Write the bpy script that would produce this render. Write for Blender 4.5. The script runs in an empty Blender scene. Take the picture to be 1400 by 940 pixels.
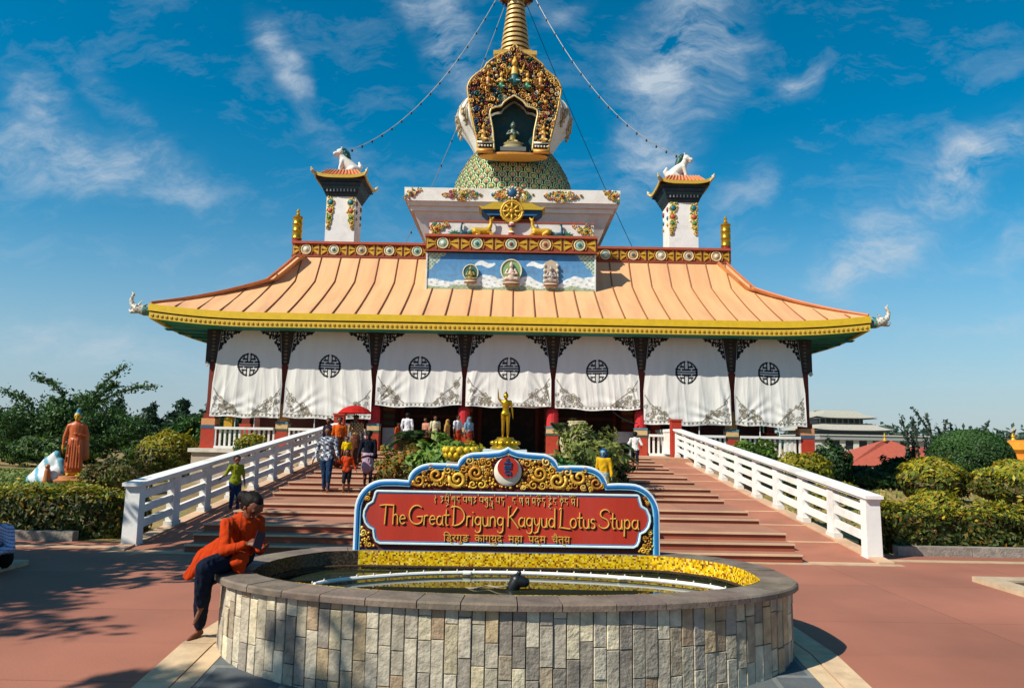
import bpy, math, random
import numpy as np
from mathutils import noise as mnoise
from mathutils import Vector, Matrix
random.seed(7); np.random.seed(7)
PI = math.pi; R = math.radians
C = bpy.context.scene.collection
sc = bpy.context.scene

# ------------------------------------------------------------------ colours and materials
def lin(h):
    if not isinstance(h, str): return tuple(h)
    h = h.lstrip('#'); v = [int(h[i:i+2], 16)/255 for i in (0, 2, 4)]
    return tuple((c/12.92 if c <= .04045 else ((c+.055)/1.055)**2.4) for c in v)
def jit(c, s=.1):
    c = lin(c); k = 1+random.uniform(-s, s); return tuple(max(0, min(1, x*k*(1+random.uniform(-s, s)*.3))) for x in c)

def mat(name, col=None, rough=.7, metal=0, var=.12, vscale=6, bump=.15, bscale=25, spec=.4, coat=0, transl=0, dirt=0, dirtcol='#5a4a38', stretch=(1, 1, 1), bdist=.01):
    m = bpy.data.materials.new(name); m.use_nodes = True
    nt = m.node_tree; N = nt.nodes; L = nt.links; b = N['Principled BSDF']
    b.inputs['Roughness'].default_value = rough; b.inputs['Metallic'].default_value = metal
    b.inputs['Specular IOR Level'].default_value = spec; b.inputs['Coat Weight'].default_value = coat
    tc = N.new('ShaderNodeTexCoord'); mp = N.new('ShaderNodeMapping'); mp.inputs['Scale'].default_value = stretch
    L.new(tc.outputs['Object'], mp.inputs['Vector'])
    if col is None:
        a = N.new('ShaderNodeAttribute'); a.attribute_name = 'Col'; base = a.outputs['Color']
    else:
        a = N.new('ShaderNodeRGB'); a.outputs[0].default_value = (*lin(col), 1); base = a.outputs[0]
    n1 = N.new('ShaderNodeTexNoise'); n1.inputs['Scale'].default_value = vscale; n1.inputs['Detail'].default_value = 6
    L.new(mp.outputs[0], n1.inputs['Vector'])
    mr = N.new('ShaderNodeMapRange'); mr.inputs[1].default_value = .3; mr.inputs[2].default_value = .7
    mr.inputs[3].default_value = 1-var; mr.inputs[4].default_value = 1+var
    L.new(n1.outputs['Fac'], mr.inputs[0])
    hs = N.new('ShaderNodeHueSaturation'); L.new(base, hs.inputs['Color']); L.new(mr.outputs[0], hs.inputs['Value'])
    out = hs.outputs[0]
    if dirt:
        n3 = N.new('ShaderNodeTexNoise'); n3.inputs['Scale'].default_value = vscale*.45; n3.inputs['Detail'].default_value = 8; n3.inputs['Roughness'].default_value = .7
        L.new(mp.outputs[0], n3.inputs['Vector'])
        r3 = N.new('ShaderNodeMapRange'); r3.inputs[1].default_value = .5; r3.inputs[2].default_value = .75; r3.inputs[3].default_value = 0; r3.inputs[4].default_value = dirt
        L.new(n3.outputs['Fac'], r3.inputs[0])
        mx = N.new('ShaderNodeMix'); mx.data_type = 'RGBA'; L.new(r3.outputs[0], mx.inputs[0]); L.new(out, mx.inputs[6]); mx.inputs[7].default_value = (*lin(dirtcol), 1)
        out = mx.outputs[2]
    L.new(out, b.inputs['Base Color'])
    if bump:
        n2 = N.new('ShaderNodeTexNoise'); n2.inputs['Scale'].default_value = bscale; n2.inputs['Detail'].default_value = 5
        L.new(mp.outputs[0], n2.inputs['Vector'])
        bp = N.new('ShaderNodeBump'); bp.inputs['Strength'].default_value = bump; bp.inputs['Distance'].default_value = bdist
        L.new(n2.outputs['Fac'], bp.inputs['Height']); L.new(bp.outputs[0], b.inputs['Normal'])
    if transl:
        t = N.new('ShaderNodeBsdfTranslucent'); L.new(out, t.inputs['Color'])
        mx = N.new('ShaderNodeMixShader'); mx.inputs[0].default_value = transl
        L.new(b.outputs[0], mx.inputs[1]); L.new(t.outputs[0], mx.inputs[2])
        L.new(mx.outputs[0], N['Material Output'].inputs['Surface'])
    return m
M = {}
M['paint'] = mat('painted_plaster', rough=.78, var=.13, dirt=.42, dirtcol='#66503e', bump=.25)
M['tread'] = mat('worn_steps', rough=.8, var=.14, vscale=1.7, dirt=.5, dirtcol='#7a5240', bump=.35, bscale=45, bdist=.005)
M['white'] = mat('whitewash', rough=.8, var=.05, vscale=2.5, dirt=.42, dirtcol='#857a68', bump=.35, bscale=14)
M['gloss'] = mat('gloss_paint', rough=.4, var=.08)
M['gold'] = mat('gilding', rough=.32, metal=.75, var=.15, vscale=12, bump=.3, bscale=40)
M['goldpaint'] = mat('gold_paint', rough=.45, metal=.25, var=.2, vscale=20, bump=.3, bscale=60)
M['cloth'] = mat('cloth', rough=.95, var=.1, spec=.1, bump=.5, bscale=18, vscale=5, bdist=.02)
M['curtain'] = mat('curtain_cloth', rough=.95, var=.05, spec=.1, bump=.35, bscale=3.5, vscale=1.5, transl=.06, stretch=(2, 1, .35), bdist=.05)
M['skin'] = mat('skin', rough=.55, var=.06, bump=.05)
M['hair'] = mat('hair', rough=.6, spec=.15, var=.2, vscale=40, bump=.5, bscale=90)
M['leaf'] = mat('leaves', rough=.55, var=.25, vscale=1.2, bump=0, transl=.3, spec=.35)
M['bark'] = mat('bark', rough=.9, var=.3, bump=.8, bscale=20)
M['stone'] = mat('rough_stone', rough=.85, var=.28, vscale=11, bump=1, bscale=32, dirt=.3, bdist=.012)
M['rim'] = mat('rim_slab', rough=.75, var=.28, vscale=5, bump=.7, bscale=28, dirt=.35, dirtcol='#3d342c')
M['roof'] = mat('sheet_roofing', rough=.55, var=.10, vscale=1.3, bump=.3, bscale=2.2, dirt=.5, dirtcol='#a8765c', stretch=(2.2, .3, .3), bdist=.03)
M['mosaic'] = mat('mosaic_glaze', rough=.25, var=.2, vscale=30, bump=.2)
M['metal'] = mat('dark_metal', rough=.5, metal=.5, var=.1)

# ------------------------------------------------------------------ object helpers
def orig(o):
    v = Vector((0, 0, 0))
    while o is not None: v = v+Vector(o.location); o = o.parent
    return v
def tag(o, label=None, cat=None, group=None, kind=None):
    if label: o['label'] = label
    if cat: o['category'] = cat
    if group: o['group'] = group
    if kind: o['kind'] = kind
    return o
def thing(name, label, cat, loc=(0, 0, 0), rz=0, group=None):
    o = bpy.data.objects.new(name, None); C.objects.link(o); o.location = loc; o.rotation_euler = (0, 0, rz)
    return tag(o, label, cat, group)
def dup(root, parent=None):
    c = root.copy(); C.objects.link(c); c.parent = parent
    for ch in [x for x in bpy.data.objects if x.parent == root]: dup(ch, c)
    return c

class MB:
    def __init__(s): s.v = []; s.f = []; s.c = []
    def add(s, vs, fs, col):
        o = len(s.v); s.v += [tuple(x) for x in vs]; s.f += [tuple(i+o for i in f) for f in fs]
        col = lin(col) if isinstance(col, str) else col
        if fs and isinstance(col, list): s.c += col
        else: s.c += [col]*len(fs)
        return s
    def box(s, c, d, col, rz=0, rx=0, ry=0, top=1):
        x, y, z = d[0]/2, d[1]/2, d[2]/2
        vs = [Vector((sx*x*(top if sz > 0 else 1), sy*y*(top if sz > 0 else 1), sz*z)) for sz in (-1, 1) for sx, sy in ((-1, -1), (1, -1), (1, 1), (-1, 1))]
        m = Matrix.Rotation(rz, 3, 'Z')@Matrix.Rotation(ry, 3, 'Y')@Matrix.Rotation(rx, 3, 'X'); c = Vector(c)
        return s.add([m@v+c for v in vs], [(3, 2, 1, 0), (4, 5, 6, 7), (0, 1, 5, 4), (1, 2, 6, 5), (2, 3, 7, 6), (3, 0, 4, 7)], col)
    def b2(s, x0, x1, y0, y1, z0, z1, col): return s.box(((x0+x1)/2, (y0+y1)/2, (z0+z1)/2), (abs(x1-x0), abs(y1-y0), abs(z1-z0)), col)
    def hexa(s, v8, col): return s.add(v8, [(3, 2, 1, 0), (4, 5, 6, 7), (0, 1, 5, 4), (1, 2, 6, 5), (2, 3, 7, 6), (3, 0, 4, 7)], col)
    def prism(s, poly, y0, y1, col, side=None):      # outline in x,z pushed through y
        n = len(poly); vs = [(x, y0, z) for x, z in poly]+[(x, y1, z) for x, z in poly]
        s.add(vs, [tuple(range(n)), tuple(range(2*n-1, n-1, -1))], col)
        return s.add(vs, [(i, i+n, (i+1) % n+n, (i+1) % n) for i in range(n)], side or col)
    def slab(s, poly, z0, z1, col):
        n = len(poly); vs = [(x, y, z0) for x, y in poly]+[(x, y, z1) for x, y in poly]
        return s.add(vs, [tuple(range(n-1, -1, -1)), tuple(range(n, 2*n))]+[(i, (i+1) % n, (i+1) % n+n, i+n) for i in range(n)], col)
    def tube(s, pts, r, col, n=6, flat=1, up=(0, 1, 0), caps=True):
        pts = [Vector(p) for p in pts]; k = len(pts); rr = r if isinstance(r, (list, tuple)) else [r]*k
        vs = []; U = Vector(up)
        for i, p in enumerate(pts):
            t = (pts[min(i+1, k-1)]-pts[max(i-1, 0)])
            if t.length < 1e-9: t = Vector((0, 0, 1))
            t.normalize(); a = t.cross(U)
            if a.length < 1e-3: a = t.cross(Vector((1, 0, 0)))
            a.normalize(); b = t.cross(a).normalized()
            for j in range(n):
                q = 2*PI*j/n; vs.append(p+a*(math.cos(q)*rr[i])+b*(math.sin(q)*rr[i]*flat))
        fs = [(i*n+j, i*n+(j+1) % n, (i+1)*n+(j+1) % n, (i+1)*n+j) for i in range(k-1) for j in range(n)]
        if caps: fs += [tuple(range(n-1, -1, -1)), tuple(range((k-1)*n, k*n))]
        return s.add(vs, fs, col)
    def lathe(s, prof, c, col, n=20, sx=1, sy=1):
        vs = []; fs = []; cc = []
        for r, z in prof:
            for j in range(n):
                a = 2*PI*j/n; vs.append((c[0]+r*math.cos(a)*sx, c[1]+r*math.sin(a)*sy, c[2]+z))
        for i in range(len(prof)-1):
            for j in range(n):
                fs.append((i*n+j, i*n+(j+1) % n, (i+1)*n+(j+1) % n, (i+1)*n+j)); cc.append(lin(col[i % len(col)]) if isinstance(col, list) else lin(col))
        fs += [tuple(range(n-1, -1, -1)), tuple(range((len(prof)-1)*n, len(prof)*n))]; cc += [cc[0], cc[-1]]
        return s.add(vs, fs, cc)
    def ball(s, c, r, col, n=10, m=7):
        r = r if isinstance(r, (tuple, list)) else (r, r, r)
        vs = [(c[0], c[1], c[2]-r[2])]; fs = []
        for i in range(1, m):
            p = PI*i/m
            for j in range(n): a = 2*PI*j/n; vs.append((c[0]+r[0]*math.sin(p)*math.cos(a), c[1]+r[1]*math.sin(p)*math.sin(a), c[2]-r[2]*math.cos(p)))
        vs.append((c[0], c[1], c[2]+r[2])); t = len(vs)-1
        fs += [(0, 1+(j+1) % n, 1+j) for j in range(n)]
        for i in range(m-2): fs += [(1+i*n+j, 1+i*n+(j+1) % n, 1+(i+1)*n+(j+1) % n, 1+(i+1)*n+j) for j in range(n)]
        fs += [(t, 1+(m-2)*n+j, 1+(m-2)*n+(j+1) % n) for j in range(n)]
        return s.add(vs, fs, col)
    def cap(s, p0, p1, r0, r1=None, sq=1, side=(1, 0, 0), col=(1, 1, 1), n=12):   # tapered capsule, squashed across `side`
        p0 = Vector(p0); p1 = Vector(p1); r1 = r0 if r1 is None else r1; t = p1-p0; L = max(t.length, 1e-5); t = t/L if t.length > 1e-6 else Vector((0, 0, 1))
        a = Vector(side); a = a-t*a.dot(t)
        if a.length < 1e-3: a = t.orthogonal()
        a.normalize(); b = t.cross(a); vs = []; st = []
        for i in range(1, 5): q = PI/2*(1-i/4); st.append((-math.sin(q)*r0, math.cos(q)*r0))
        for i in range(0, 4): q = PI/2*i/4; st.append((L+math.sin(q)*r1, math.cos(q)*r1))
        vs.append(p0-t*r0)
        for d, r in st:
            for j in range(n): q = 2*PI*j/n; vs.append(p0+t*d+a*(math.cos(q)*r)+b*(math.sin(q)*r*sq))
        vs.append(p1+t*r1); e = len(vs)-1; k = len(st)
        fs = [(0, 1+(j+1) % n, 1+j) for j in range(n)]+[(e, 1+(k-1)*n+j, 1+(k-1)*n+(j+1) % n) for j in range(n)]
        fs += [(1+i*n+j, 1+i*n+(j+1) % n, 1+(i+1)*n+(j+1) % n, 1+(i+1)*n+j) for i in range(k-1) for j in range(n)]
        return s.add(vs, fs, col)
    def chain(s, pts, rs, sq=1, side=(1, 0, 0), col=(1, 1, 1)):
        for i in range(len(pts)-1): s.cap(pts[i], pts[i+1], rs[i], rs[i+1], sq, side, col)
        return s
    def mesh(s, name, off=(0, 0, 0)):
        me = bpy.data.meshes.new(name); o = Vector(off)
        me.from_pydata([tuple(Vector(v)-o) for v in s.v], [], s.f)
        at = me.color_attributes.new('Col', 'FLOAT_COLOR', 'CORNER')
        cl = np.ones((len(me.loops), 4), dtype=np.float32)
        cnt = [len(f) for f in s.f]; cl[:, :3] = np.repeat(np.array(s.c, dtype=np.float32).reshape(-1, 3), cnt, axis=0)
        at.data.foreach_set('color', cl.ravel())
        return me
    def build(s, name, m, parent=None, smooth=False, label=None):
        me = s.mesh(name, orig(parent) if parent else (0, 0, 0))
        me.materials.append(M[m] if isinstance(m, str) else m)
        if smooth:
            me.polygons.foreach_set('use_smooth', [True]*len(me.polygons))
            if smooth != 'all':
                try: me.set_sharp_from_angle(angle=R(40))
                except Exception: pass
        o = bpy.data.objects.new(name, me); C.objects.link(o); o.parent = parent
        if label: o['label'] = label
        return o

def npmesh(name, V, F, Cc, m, parent=None, smooth=False):
    """V (n,3), F (k,3|4) int, Cc (k,3) per face"""
    off = np.array(orig(parent) if parent else (0, 0, 0)); V = np.asarray(V, dtype=np.float32)-off
    me = bpy.data.meshes.new(name); k, q = F.shape
    me.vertices.add(len(V)); me.vertices.foreach_set('co', V.astype(np.float32).ravel())
    me.loops.add(k*q); me.loops.foreach_set('vertex_index', F.astype(np.int32).ravel())
    me.polygons.add(k); me.polygons.foreach_set('loop_start', np.arange(0, k*q, q, dtype=np.int32))
    me.update(calc_edges=True)
    at = me.color_attributes.new('Col', 'FLOAT_COLOR', 'CORNER'); cl = np.ones((k*q, 4), dtype=np.float32)
    cl[:, :3] = np.repeat(Cc, q, axis=0) if len(Cc) == k else Cc[F.ravel()]
    at.data.foreach_set('color', cl.ravel())
    if smooth: me.polygons.foreach_set('use_smooth', [True]*k)
    me.materials.append(M[m] if isinstance(m, str) else m); me.validate()
    o = bpy.data.objects.new(name, me); C.objects.link(o); o.parent = parent
    return o

def organic(mb, name, m, parent=None, voxel=.012, smooth=4, colfn=None, label=None):
    """one continuous skin over the shapes in mb"""
    tmp = bpy.data.objects.new('tmp', mb.mesh('tmp', (0, 0, 0))); C.objects.link(tmp)
    md = tmp.modifiers.new('r', 'REMESH'); md.mode = 'VOXEL'; md.voxel_size = voxel; md.use_smooth_shade = True
    if smooth: sm = tmp.modifiers.new('s', 'SMOOTH'); sm.iterations = smooth; sm.factor = .5
    dg = bpy.context.evaluated_depsgraph_get(); ev = tmp.evaluated_get(dg)
    me = bpy.data.meshes.new_from_object(ev, depsgraph=dg); me.name = name
    bpy.data.objects.remove(tmp)
    n = len(me.vertices); co = np.zeros(n*3, dtype=np.float32); me.vertices.foreach_get('co', co); co = co.reshape(-1, 3)
    for a in list(me.color_attributes): me.color_attributes.remove(a)
    at = me.color_attributes.new('Col', 'FLOAT_COLOR', 'POINT'); cl = np.ones((n, 4), dtype=np.float32)
    base = lin(colfn) if isinstance(colfn, (str, tuple)) else None
    cl[:, :3] = base if base is not None else colfn(co)
    at.data.foreach_set('color', cl.ravel())
    if m == 'cloth':      # folds and creases
        nr = np.zeros(n*3, dtype=np.float32); me.vertices.foreach_get('normal', nr); nr = nr.reshape(-1, 3); a_ = voxel*.9
        dsp = np.array([a_*(1.0*mnoise.noise(Vector((c[0]*9, c[1]*9, c[2]*4)))+.9*(.5-abs(mnoise.noise(Vector((c[0]*22+5, c[1]*22, c[2]*9))))*2)) for c in co.tolist()], dtype=np.float32)
        co = co+nr*dsp[:, None]
    off = np.array(orig(parent) if parent else (0, 0, 0), dtype=np.float32); me.vertices.foreach_set('co', (co-off).ravel().astype(np.float32))
    me.materials.clear(); me.materials.append(M[m] if isinstance(m, str) else m)
    me.polygons.foreach_set('use_smooth', [True]*len(me.polygons)); me.update()
    o = bpy.data.objects.new(name, me); C.objects.link(o); o.parent = parent
    if label: o['label'] = label
    return o

def catmull(P, k=6, closed=True):
    n = len(P); out = []
    rng = range(n) if closed else range(n-1)
    for i in rng:
        g = lambda j: np.array(P[j % n] if closed else P[max(0, min(n-1, j))], float)
        p0, p1, p2, p3 = g(i-1), g(i), g(i+1), g(i+2)
        for t in range(k):
            u = t/k; out.append(tuple(.5*((2*p1)+(-p0+p2)*u+(2*p0-5*p1+4*p2-p3)*u*u+(-p0+3*p1-3*p2+p3)*u**3)))
    if not closed: out.append(tuple(P[-1]))
    return out
def offset(P, d):     # inwards offset of a closed counter-clockwise outline
    n = len(P); out = []
    for i in range(n):
        a = np.array(P[i-1]); b = np.array(P[(i+1) % n]); t = b-a; t = t/np.linalg.norm(t)
        out.append((P[i][0]-t[1]*d, P[i][1]+t[0]*d))
    return out
def spiral(cx, cz, r, turns=1.6, a0=0, sgn=1, n=22, tail=0):
    """curl that starts at its rim and winds in"""
    pts = []
    for i in range(n+1):
        t = i/n; a = a0+sgn*turns*2*PI*t; q = r*(1-t)**.8+r*.06
        pts.append((cx+q*math.cos(a), cz+q*math.sin(a)))
    return pts
def struct(o): o['kind'] = 'structure'; return o
# ------------------------------------------------------------------ camera, sun, sky
cam = bpy.data.cameras.new('camera'); co_ = bpy.data.objects.new('camera', cam); C.objects.link(co_)
cam.sensor_width = 36; cam.lens = 36*1000/1400; cam.clip_end = 6000; cam.clip_start = .05
co_.matrix_world = Matrix.Translation((.1, 0, 1.75))@Matrix.Rotation(PI/2+math.atan(.13), 4, 'X')@Matrix.Rotation(R(1.0), 4, 'Z')
sc.camera = co_
SAZ, SEL = R(57), R(42)
sund = Vector((-math.sin(SAZ)*math.cos(SEL), -math.cos(SAZ)*math.cos(SEL), math.sin(SEL)))
sl = bpy.data.lights.new('sun', 'SUN'); so = bpy.data.objects.new('sun', sl); C.objects.link(so)
sl.energy = 5.0; sl.angle = R(.5); sl.color = (1, .93, .80)
so.rotation_euler = sund.to_track_quat('Z', 'Y').to_euler()
sc.view_settings.view_transform = 'Standard'; sc.view_settings.look = 'None'; sc.view_settings.exposure = .36; sc.view_settings.gamma = 1
w = bpy.data.worlds.new('World'); sc.world = w; w.use_nodes = True
nt = w.node_tree; N = nt.nodes; L = nt.links; bg = N['Background']
sky = N.new('ShaderNodeTexSky'); sky.sky_type = 'NISHITA'; sky.sun_disc = False; sky.sun_elevation = SEL
sky.sun_rotation = math.atan2(sund.x, sund.y); sky.air_density = 1.0; sky.dust_density = .25; sky.ozone_density = 2.2
hs = N.new('ShaderNodeHueSaturation'); hs.inputs['Saturation'].default_value = 1.52; hs.inputs['Value'].default_value = 1.28; hs.inputs['Hue'].default_value = .483
L.new(sky.outputs[0], hs.inputs['Color'])
tc = N.new('ShaderNodeTexCoord'); sp = N.new('ShaderNodeSeparateXYZ'); L.new(tc.outputs['Generated'], sp.inputs[0])
def mth(op, a, b=None, c=None):
    n = N.new('ShaderNodeMath'); n.operation = op
    for i, x in enumerate((a, b, c)):
        if x is None: continue
        if isinstance(x, (int, float)): n.inputs[i].default_value = x
        else: L.new(x, n.inputs[i])
    return n.outputs[0]
ay = mth('MAXIMUM', mth('ABSOLUTE', sp.outputs[1]), .05)
U = mth('DIVIDE', sp.outputs[0], ay); V = mth('DIVIDE', sp.outputs[2], ay)
cb = N.new('ShaderNodeCombineXYZ'); L.new(U, cb.inputs[0]); L.new(V, cb.inputs[1])
wn = N.new('ShaderNodeTexNoise'); wn.inputs['Scale'].default_value = 7; wn.inputs['Detail'].default_value = 4; L.new(cb.outputs[0], wn.inputs['Vector'])
wv = N.new('ShaderNodeVectorMath'); wv.operation = 'SUBTRACT'; L.new(wn.outputs['Color'], wv.inputs[0]); wv.inputs[1].default_value = (.5, .5, .5)
ws = N.new('ShaderNodeVectorMath'); ws.operation = 'MULTIPLY_ADD'; L.new(wv.outputs[0], ws.inputs[0]); ws.inputs[1].default_value = (.13, .10, 0); L.new(cb.outputs[0], ws.inputs[2])
clouds = [(-0.619, 0.387, 0.18, 0.048, -13, 0.5), (-0.576, 0.492, 0.067, 0.019, -48, 0.25), (-0.342, 0.542, 0.089, 0.023, -54, 0.5), (-0.093, 0.569, 0.122, 0.036, -68, 0.6), (0.237, 0.564, 0.125, 0.064, 52, 0.75), (0.204, 0.429, 0.1, 0.057, 61, 0.6), (0.396, 0.527, 0.049, 0.02, 17, 0.55), (0.5, 0.263, 0.118, 0.042, 35, 0.65), (0.642, 0.394, 0.121, 0.042, 29, 0.7), (0.658, 0.167, 0.061, 0.02, 6, 0.4), (0.296, 0.323, 0.097, 0.031, 41, 0.3), (0.697, 0.288, 0.075, 0.023, 21, 0.3), (0.067, 0.617, 0.055, 0.016, 33, 0.2), (-0.245, 0.41, 0.063, 0.021, -20, 0.15), (-0.68, 0.479, 0.088, 0.032, -29, 0.35), (-0.471, 0.352, 0.063, 0.027, -9, 0.3), (-0.159, 0.625, 0.045, 0.022, -60, 0.4), (-0.604, 0.119, 0.162, 0.03, -4, 0.35)]
tot = None
for (u, v, a, b, an, s) in clouds:
    mp = N.new('ShaderNodeMapping'); mp.vector_type = 'TEXTURE'; mp.inputs['Location'].default_value = (u, v, 0)
    mp.inputs['Rotation'].default_value = (0, 0, R(an)); mp.inputs['Scale'].default_value = (a*1.5, b*1.7, 1); L.new(ws.outputs[0], mp.inputs['Vector'])
    ln = N.new('ShaderNodeVectorMath'); ln.operation = 'LENGTH'; L.new(mp.outputs[0], ln.inputs[0])
    mr = N.new('ShaderNodeMapRange'); mr.interpolation_type = 'SMOOTHERSTEP'; mr.inputs[1].default_value = 1; mr.inputs[2].default_value = 0; mr.inputs[3].default_value = 0; mr.inputs[4].default_value = s
    L.new(ln.outputs['Value'], mr.inputs[0]); tot = mr.outputs[0] if tot is None else mth('MAXIMUM', tot, mr.outputs[0])
mp = N.new('ShaderNodeMapping'); mp.inputs['Rotation'].default_value = (0, 0, R(-38)); mp.inputs['Scale'].default_value = (5, 11, 1); L.new(ws.outputs[0], mp.inputs['Vector'])
fn = N.new('ShaderNodeTexNoise'); fn.inputs['Scale'].default_value = 1.3; fn.inputs['Detail'].default_value = 9; fn.inputs['Roughness'].default_value = .68; L.new(mp.outputs[0], fn.inputs['Vector'])
fr = N.new('ShaderNodeMapRange'); fr.inputs[1].default_value = .37; fr.inputs[2].default_value = .74; fr.inputs[3].default_value = .0; fr.inputs[4].default_value = 1.8; L.new(fn.outputs['Fac'], fr.inputs[0])
fac = mth('MULTIPLY', tot, fr.outputs[0])
vm = N.new('ShaderNodeMapRange'); vm.inputs[1].default_value = .5; vm.inputs[2].default_value = .78; vm.inputs[3].default_value = 0; vm.inputs[4].default_value = .22; L.new(fn.outputs['Fac'], vm.inputs[0])
fac = mth('ADD', fac, vm.outputs[0])
hz = N.new('ShaderNodeMapRange'); hz.interpolation_type = 'SMOOTHSTEP'; hz.inputs[1].default_value = .38; hz.inputs[2].default_value = -.02; hz.inputs[3].default_value = 0; hz.inputs[4].default_value = .8; L.new(V, hz.inputs[0])
m0 = N.new('ShaderNodeMix'); m0.data_type = 'RGBA'; L.new(hz.outputs[0], m0.inputs[0]); L.new(hs.outputs[0], m0.inputs[6]); m0.inputs[7].default_value = (3.6, 5.0, 6.4, 1)
fac = mth('MINIMUM', fac, .9)
mx = N.new('ShaderNodeMix'); mx.data_type = 'RGBA'; L.new(fac, mx.inputs[0]); L.new(m0.outputs[2], mx.inputs[6]); mx.inputs[7].default_value = (6.0, 6.9, 7.8, 1)
L.new(mx.outputs[2], bg.inputs['Color']); bg.inputs['Strength'].default_value = .072

# ------------------------------------------------------------------ ground
def flat(name, poly, z, col, m, t=.0):
    mb = MB(); mb.add([(x, y, z) for x, y in poly], [tuple(range(len(poly)))], col); return mb.build(name, m)
mg = mat('garden_soil', rough=.95, var=.35, vscale=.5, bump=.8, bscale=14, dirt=.9, dirtcol='#566a28', bdist=.03)
struct(flat('ground', [(-3000, 12.0), (3000, 12.0), (3000, 4500), (-3000, 4500)], 0, '#8a7248', mg))
mp_ = mat('plaza_concrete', rough=.85, var=.2, vscale=.55, bump=.5, bscale=40, dirt=.75, dirtcol='#8a5c4a', bdist=.004)
def slabs(m, bw, bh, mortar, msize, c1=(.93, .93, .93), c2=(1.04, 1.04, 1.04), offs=0):
    nt = m.node_tree; N = nt.nodes; L = nt.links; b = N['Principled BSDF']; src = b.inputs['Base Color'].links[0].from_socket
    g = N.new('ShaderNodeTexCoord'); br = N.new('ShaderNodeTexBrick'); br.offset = offs; br.inputs['Scale'].default_value = 1
    br.inputs['Brick Width'].default_value = bw; br.inputs['Row Height'].default_value = bh; br.inputs['Mortar Size'].default_value = msize
    br.inputs['Color1'].default_value = (*c1, 1); br.inputs['Color2'].default_value = (*c2, 1); br.inputs['Mortar'].default_value = (*mortar, 1)
    L.new(g.outputs['Object'], br.inputs['Vector']); mx = N.new('ShaderNodeMix'); mx.data_type = 'RGBA'; mx.blend_type = 'MULTIPLY'; mx.inputs[0].default_value = 1
    L.new(src, mx.inputs[6]); L.new(br.outputs['Color'], mx.inputs[7]); L.new(mx.outputs[2], b.inputs['Base Color'])
slabs(mp_, 2.35, 1.9, (.66, .62, .6), .007, (.90, .90, .91), (1.05, 1.03, 1.02))
def gslope(y): return -.12*(6.4-max(y, 3.6)) if y < 6.4 else 0.
def sloped(name, x0, x1, ya, yb, dz, col, m):
    ys = [y for y in (ya, 3.6, 6.4, yb) if ya <= y <= yb]; mb = MB(); vs = []
    for y in ys: vs += [(x0, y, gslope(y)+dz), (x1, y, gslope(y)+dz)]
    mb.add(vs, [(2*i, 2*i+1, 2*i+3, 2*i+2) for i in range(len(ys)-1)], col); return mb.build(name, m)
struct(sloped('plaza', -300, 300, -100, 12.1, .004, '#9b634e', mp_))
ms = mat('slate_paving', rough=.7, var=.22, vscale=3, bump=.6, bscale=25, dirt=.4, dirtcol='#6d6a5c')
slabs(ms, .62, .46, (1.75, 1.65, 1.45), .022, (.75, .78, .85), (1.15, 1.12, 1.08), .5)
struct(sloped('slate_paving', -2.2, 2.5, 1, 8.6, .008, '#565b5e', ms))
mb = MB()
for x0, x1 in ((-2.62, -2.36), (-2.345, -2.2), (2.5, 2.64), (2.655, 2.86)):
    y = .8
    while y < 8.49:
        y1 = y+.7-.008; a, b = gslope(y), gslope(y1)
        mb.hexa([(x0, y, a-.01), (x1, y, a-.01), (x1, y1, b-.01), (x0, y1, b-.01), (x0, y, a+.013), (x1, y, a+.013), (x1, y1, b+.013), (x0, y1, b+.013)], jit('#c4aa88', .06)); y += .7
struct(mb.build('paving_border', 'paint'))
mb = MB()
for s in (-1, 1):
    mb.b2(s*5.95, s*30, 11.42, 11.62, .002, .012, '#b99c7c')
mb.b2(-5.9, 5.9, 11.0, 11.14, .002, .012, '#b99c7c')
struct(mb.build('paving_strip', 'paint'))
for s, l in ((-1, 'left'), (1, 'right')):
    t = thing('planting_bed', 'low planting bed with pale stone edging at the %s side of the plaza' % l, 'planter', (s*8.5, 8.6, 0))
    mb = MB()
    for (a, b, c, d) in ((6.2, 11, 9.66, 9.92), (6.2, 6.46, 7.2, 9.655), (6.2, 11, 6.94, 7.195)):
        mb.b2(s*a, s*b, c, d, .0, .07, '#b8a184')
    mb.build('edging', 'paint', t)
    mb = MB(); mb.b2(s*6.465, s*10.9, 7.2, 9.65, 0, .045, '#4a3d30'); mb.build('gravel_fill', 'stone', t)
    k = thing('kerb', 'grey concrete kerb below the clipped hedge on the %s' % l, 'kerb', (s*12, 12.15, 0))
    mb = MB(); x = 6.35 if s > 0 else 6.9
    while x < 30: mb.b2(s*x, s*(x+1.19), 12.05, 12.22, 0, .15, jit('#8d857a', .08)); x += 1.2
    me = mb.mesh('kerb', (s*12, 12.15, 0)); me.materials.append(M['stone']); 
    o = bpy.data.objects.new('kerb', me); C.objects.link(o); o.location = (s*12, 12.15, 0); tag(o, k['label'], 'kerb'); bpy.data.objects.remove(k)

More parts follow.
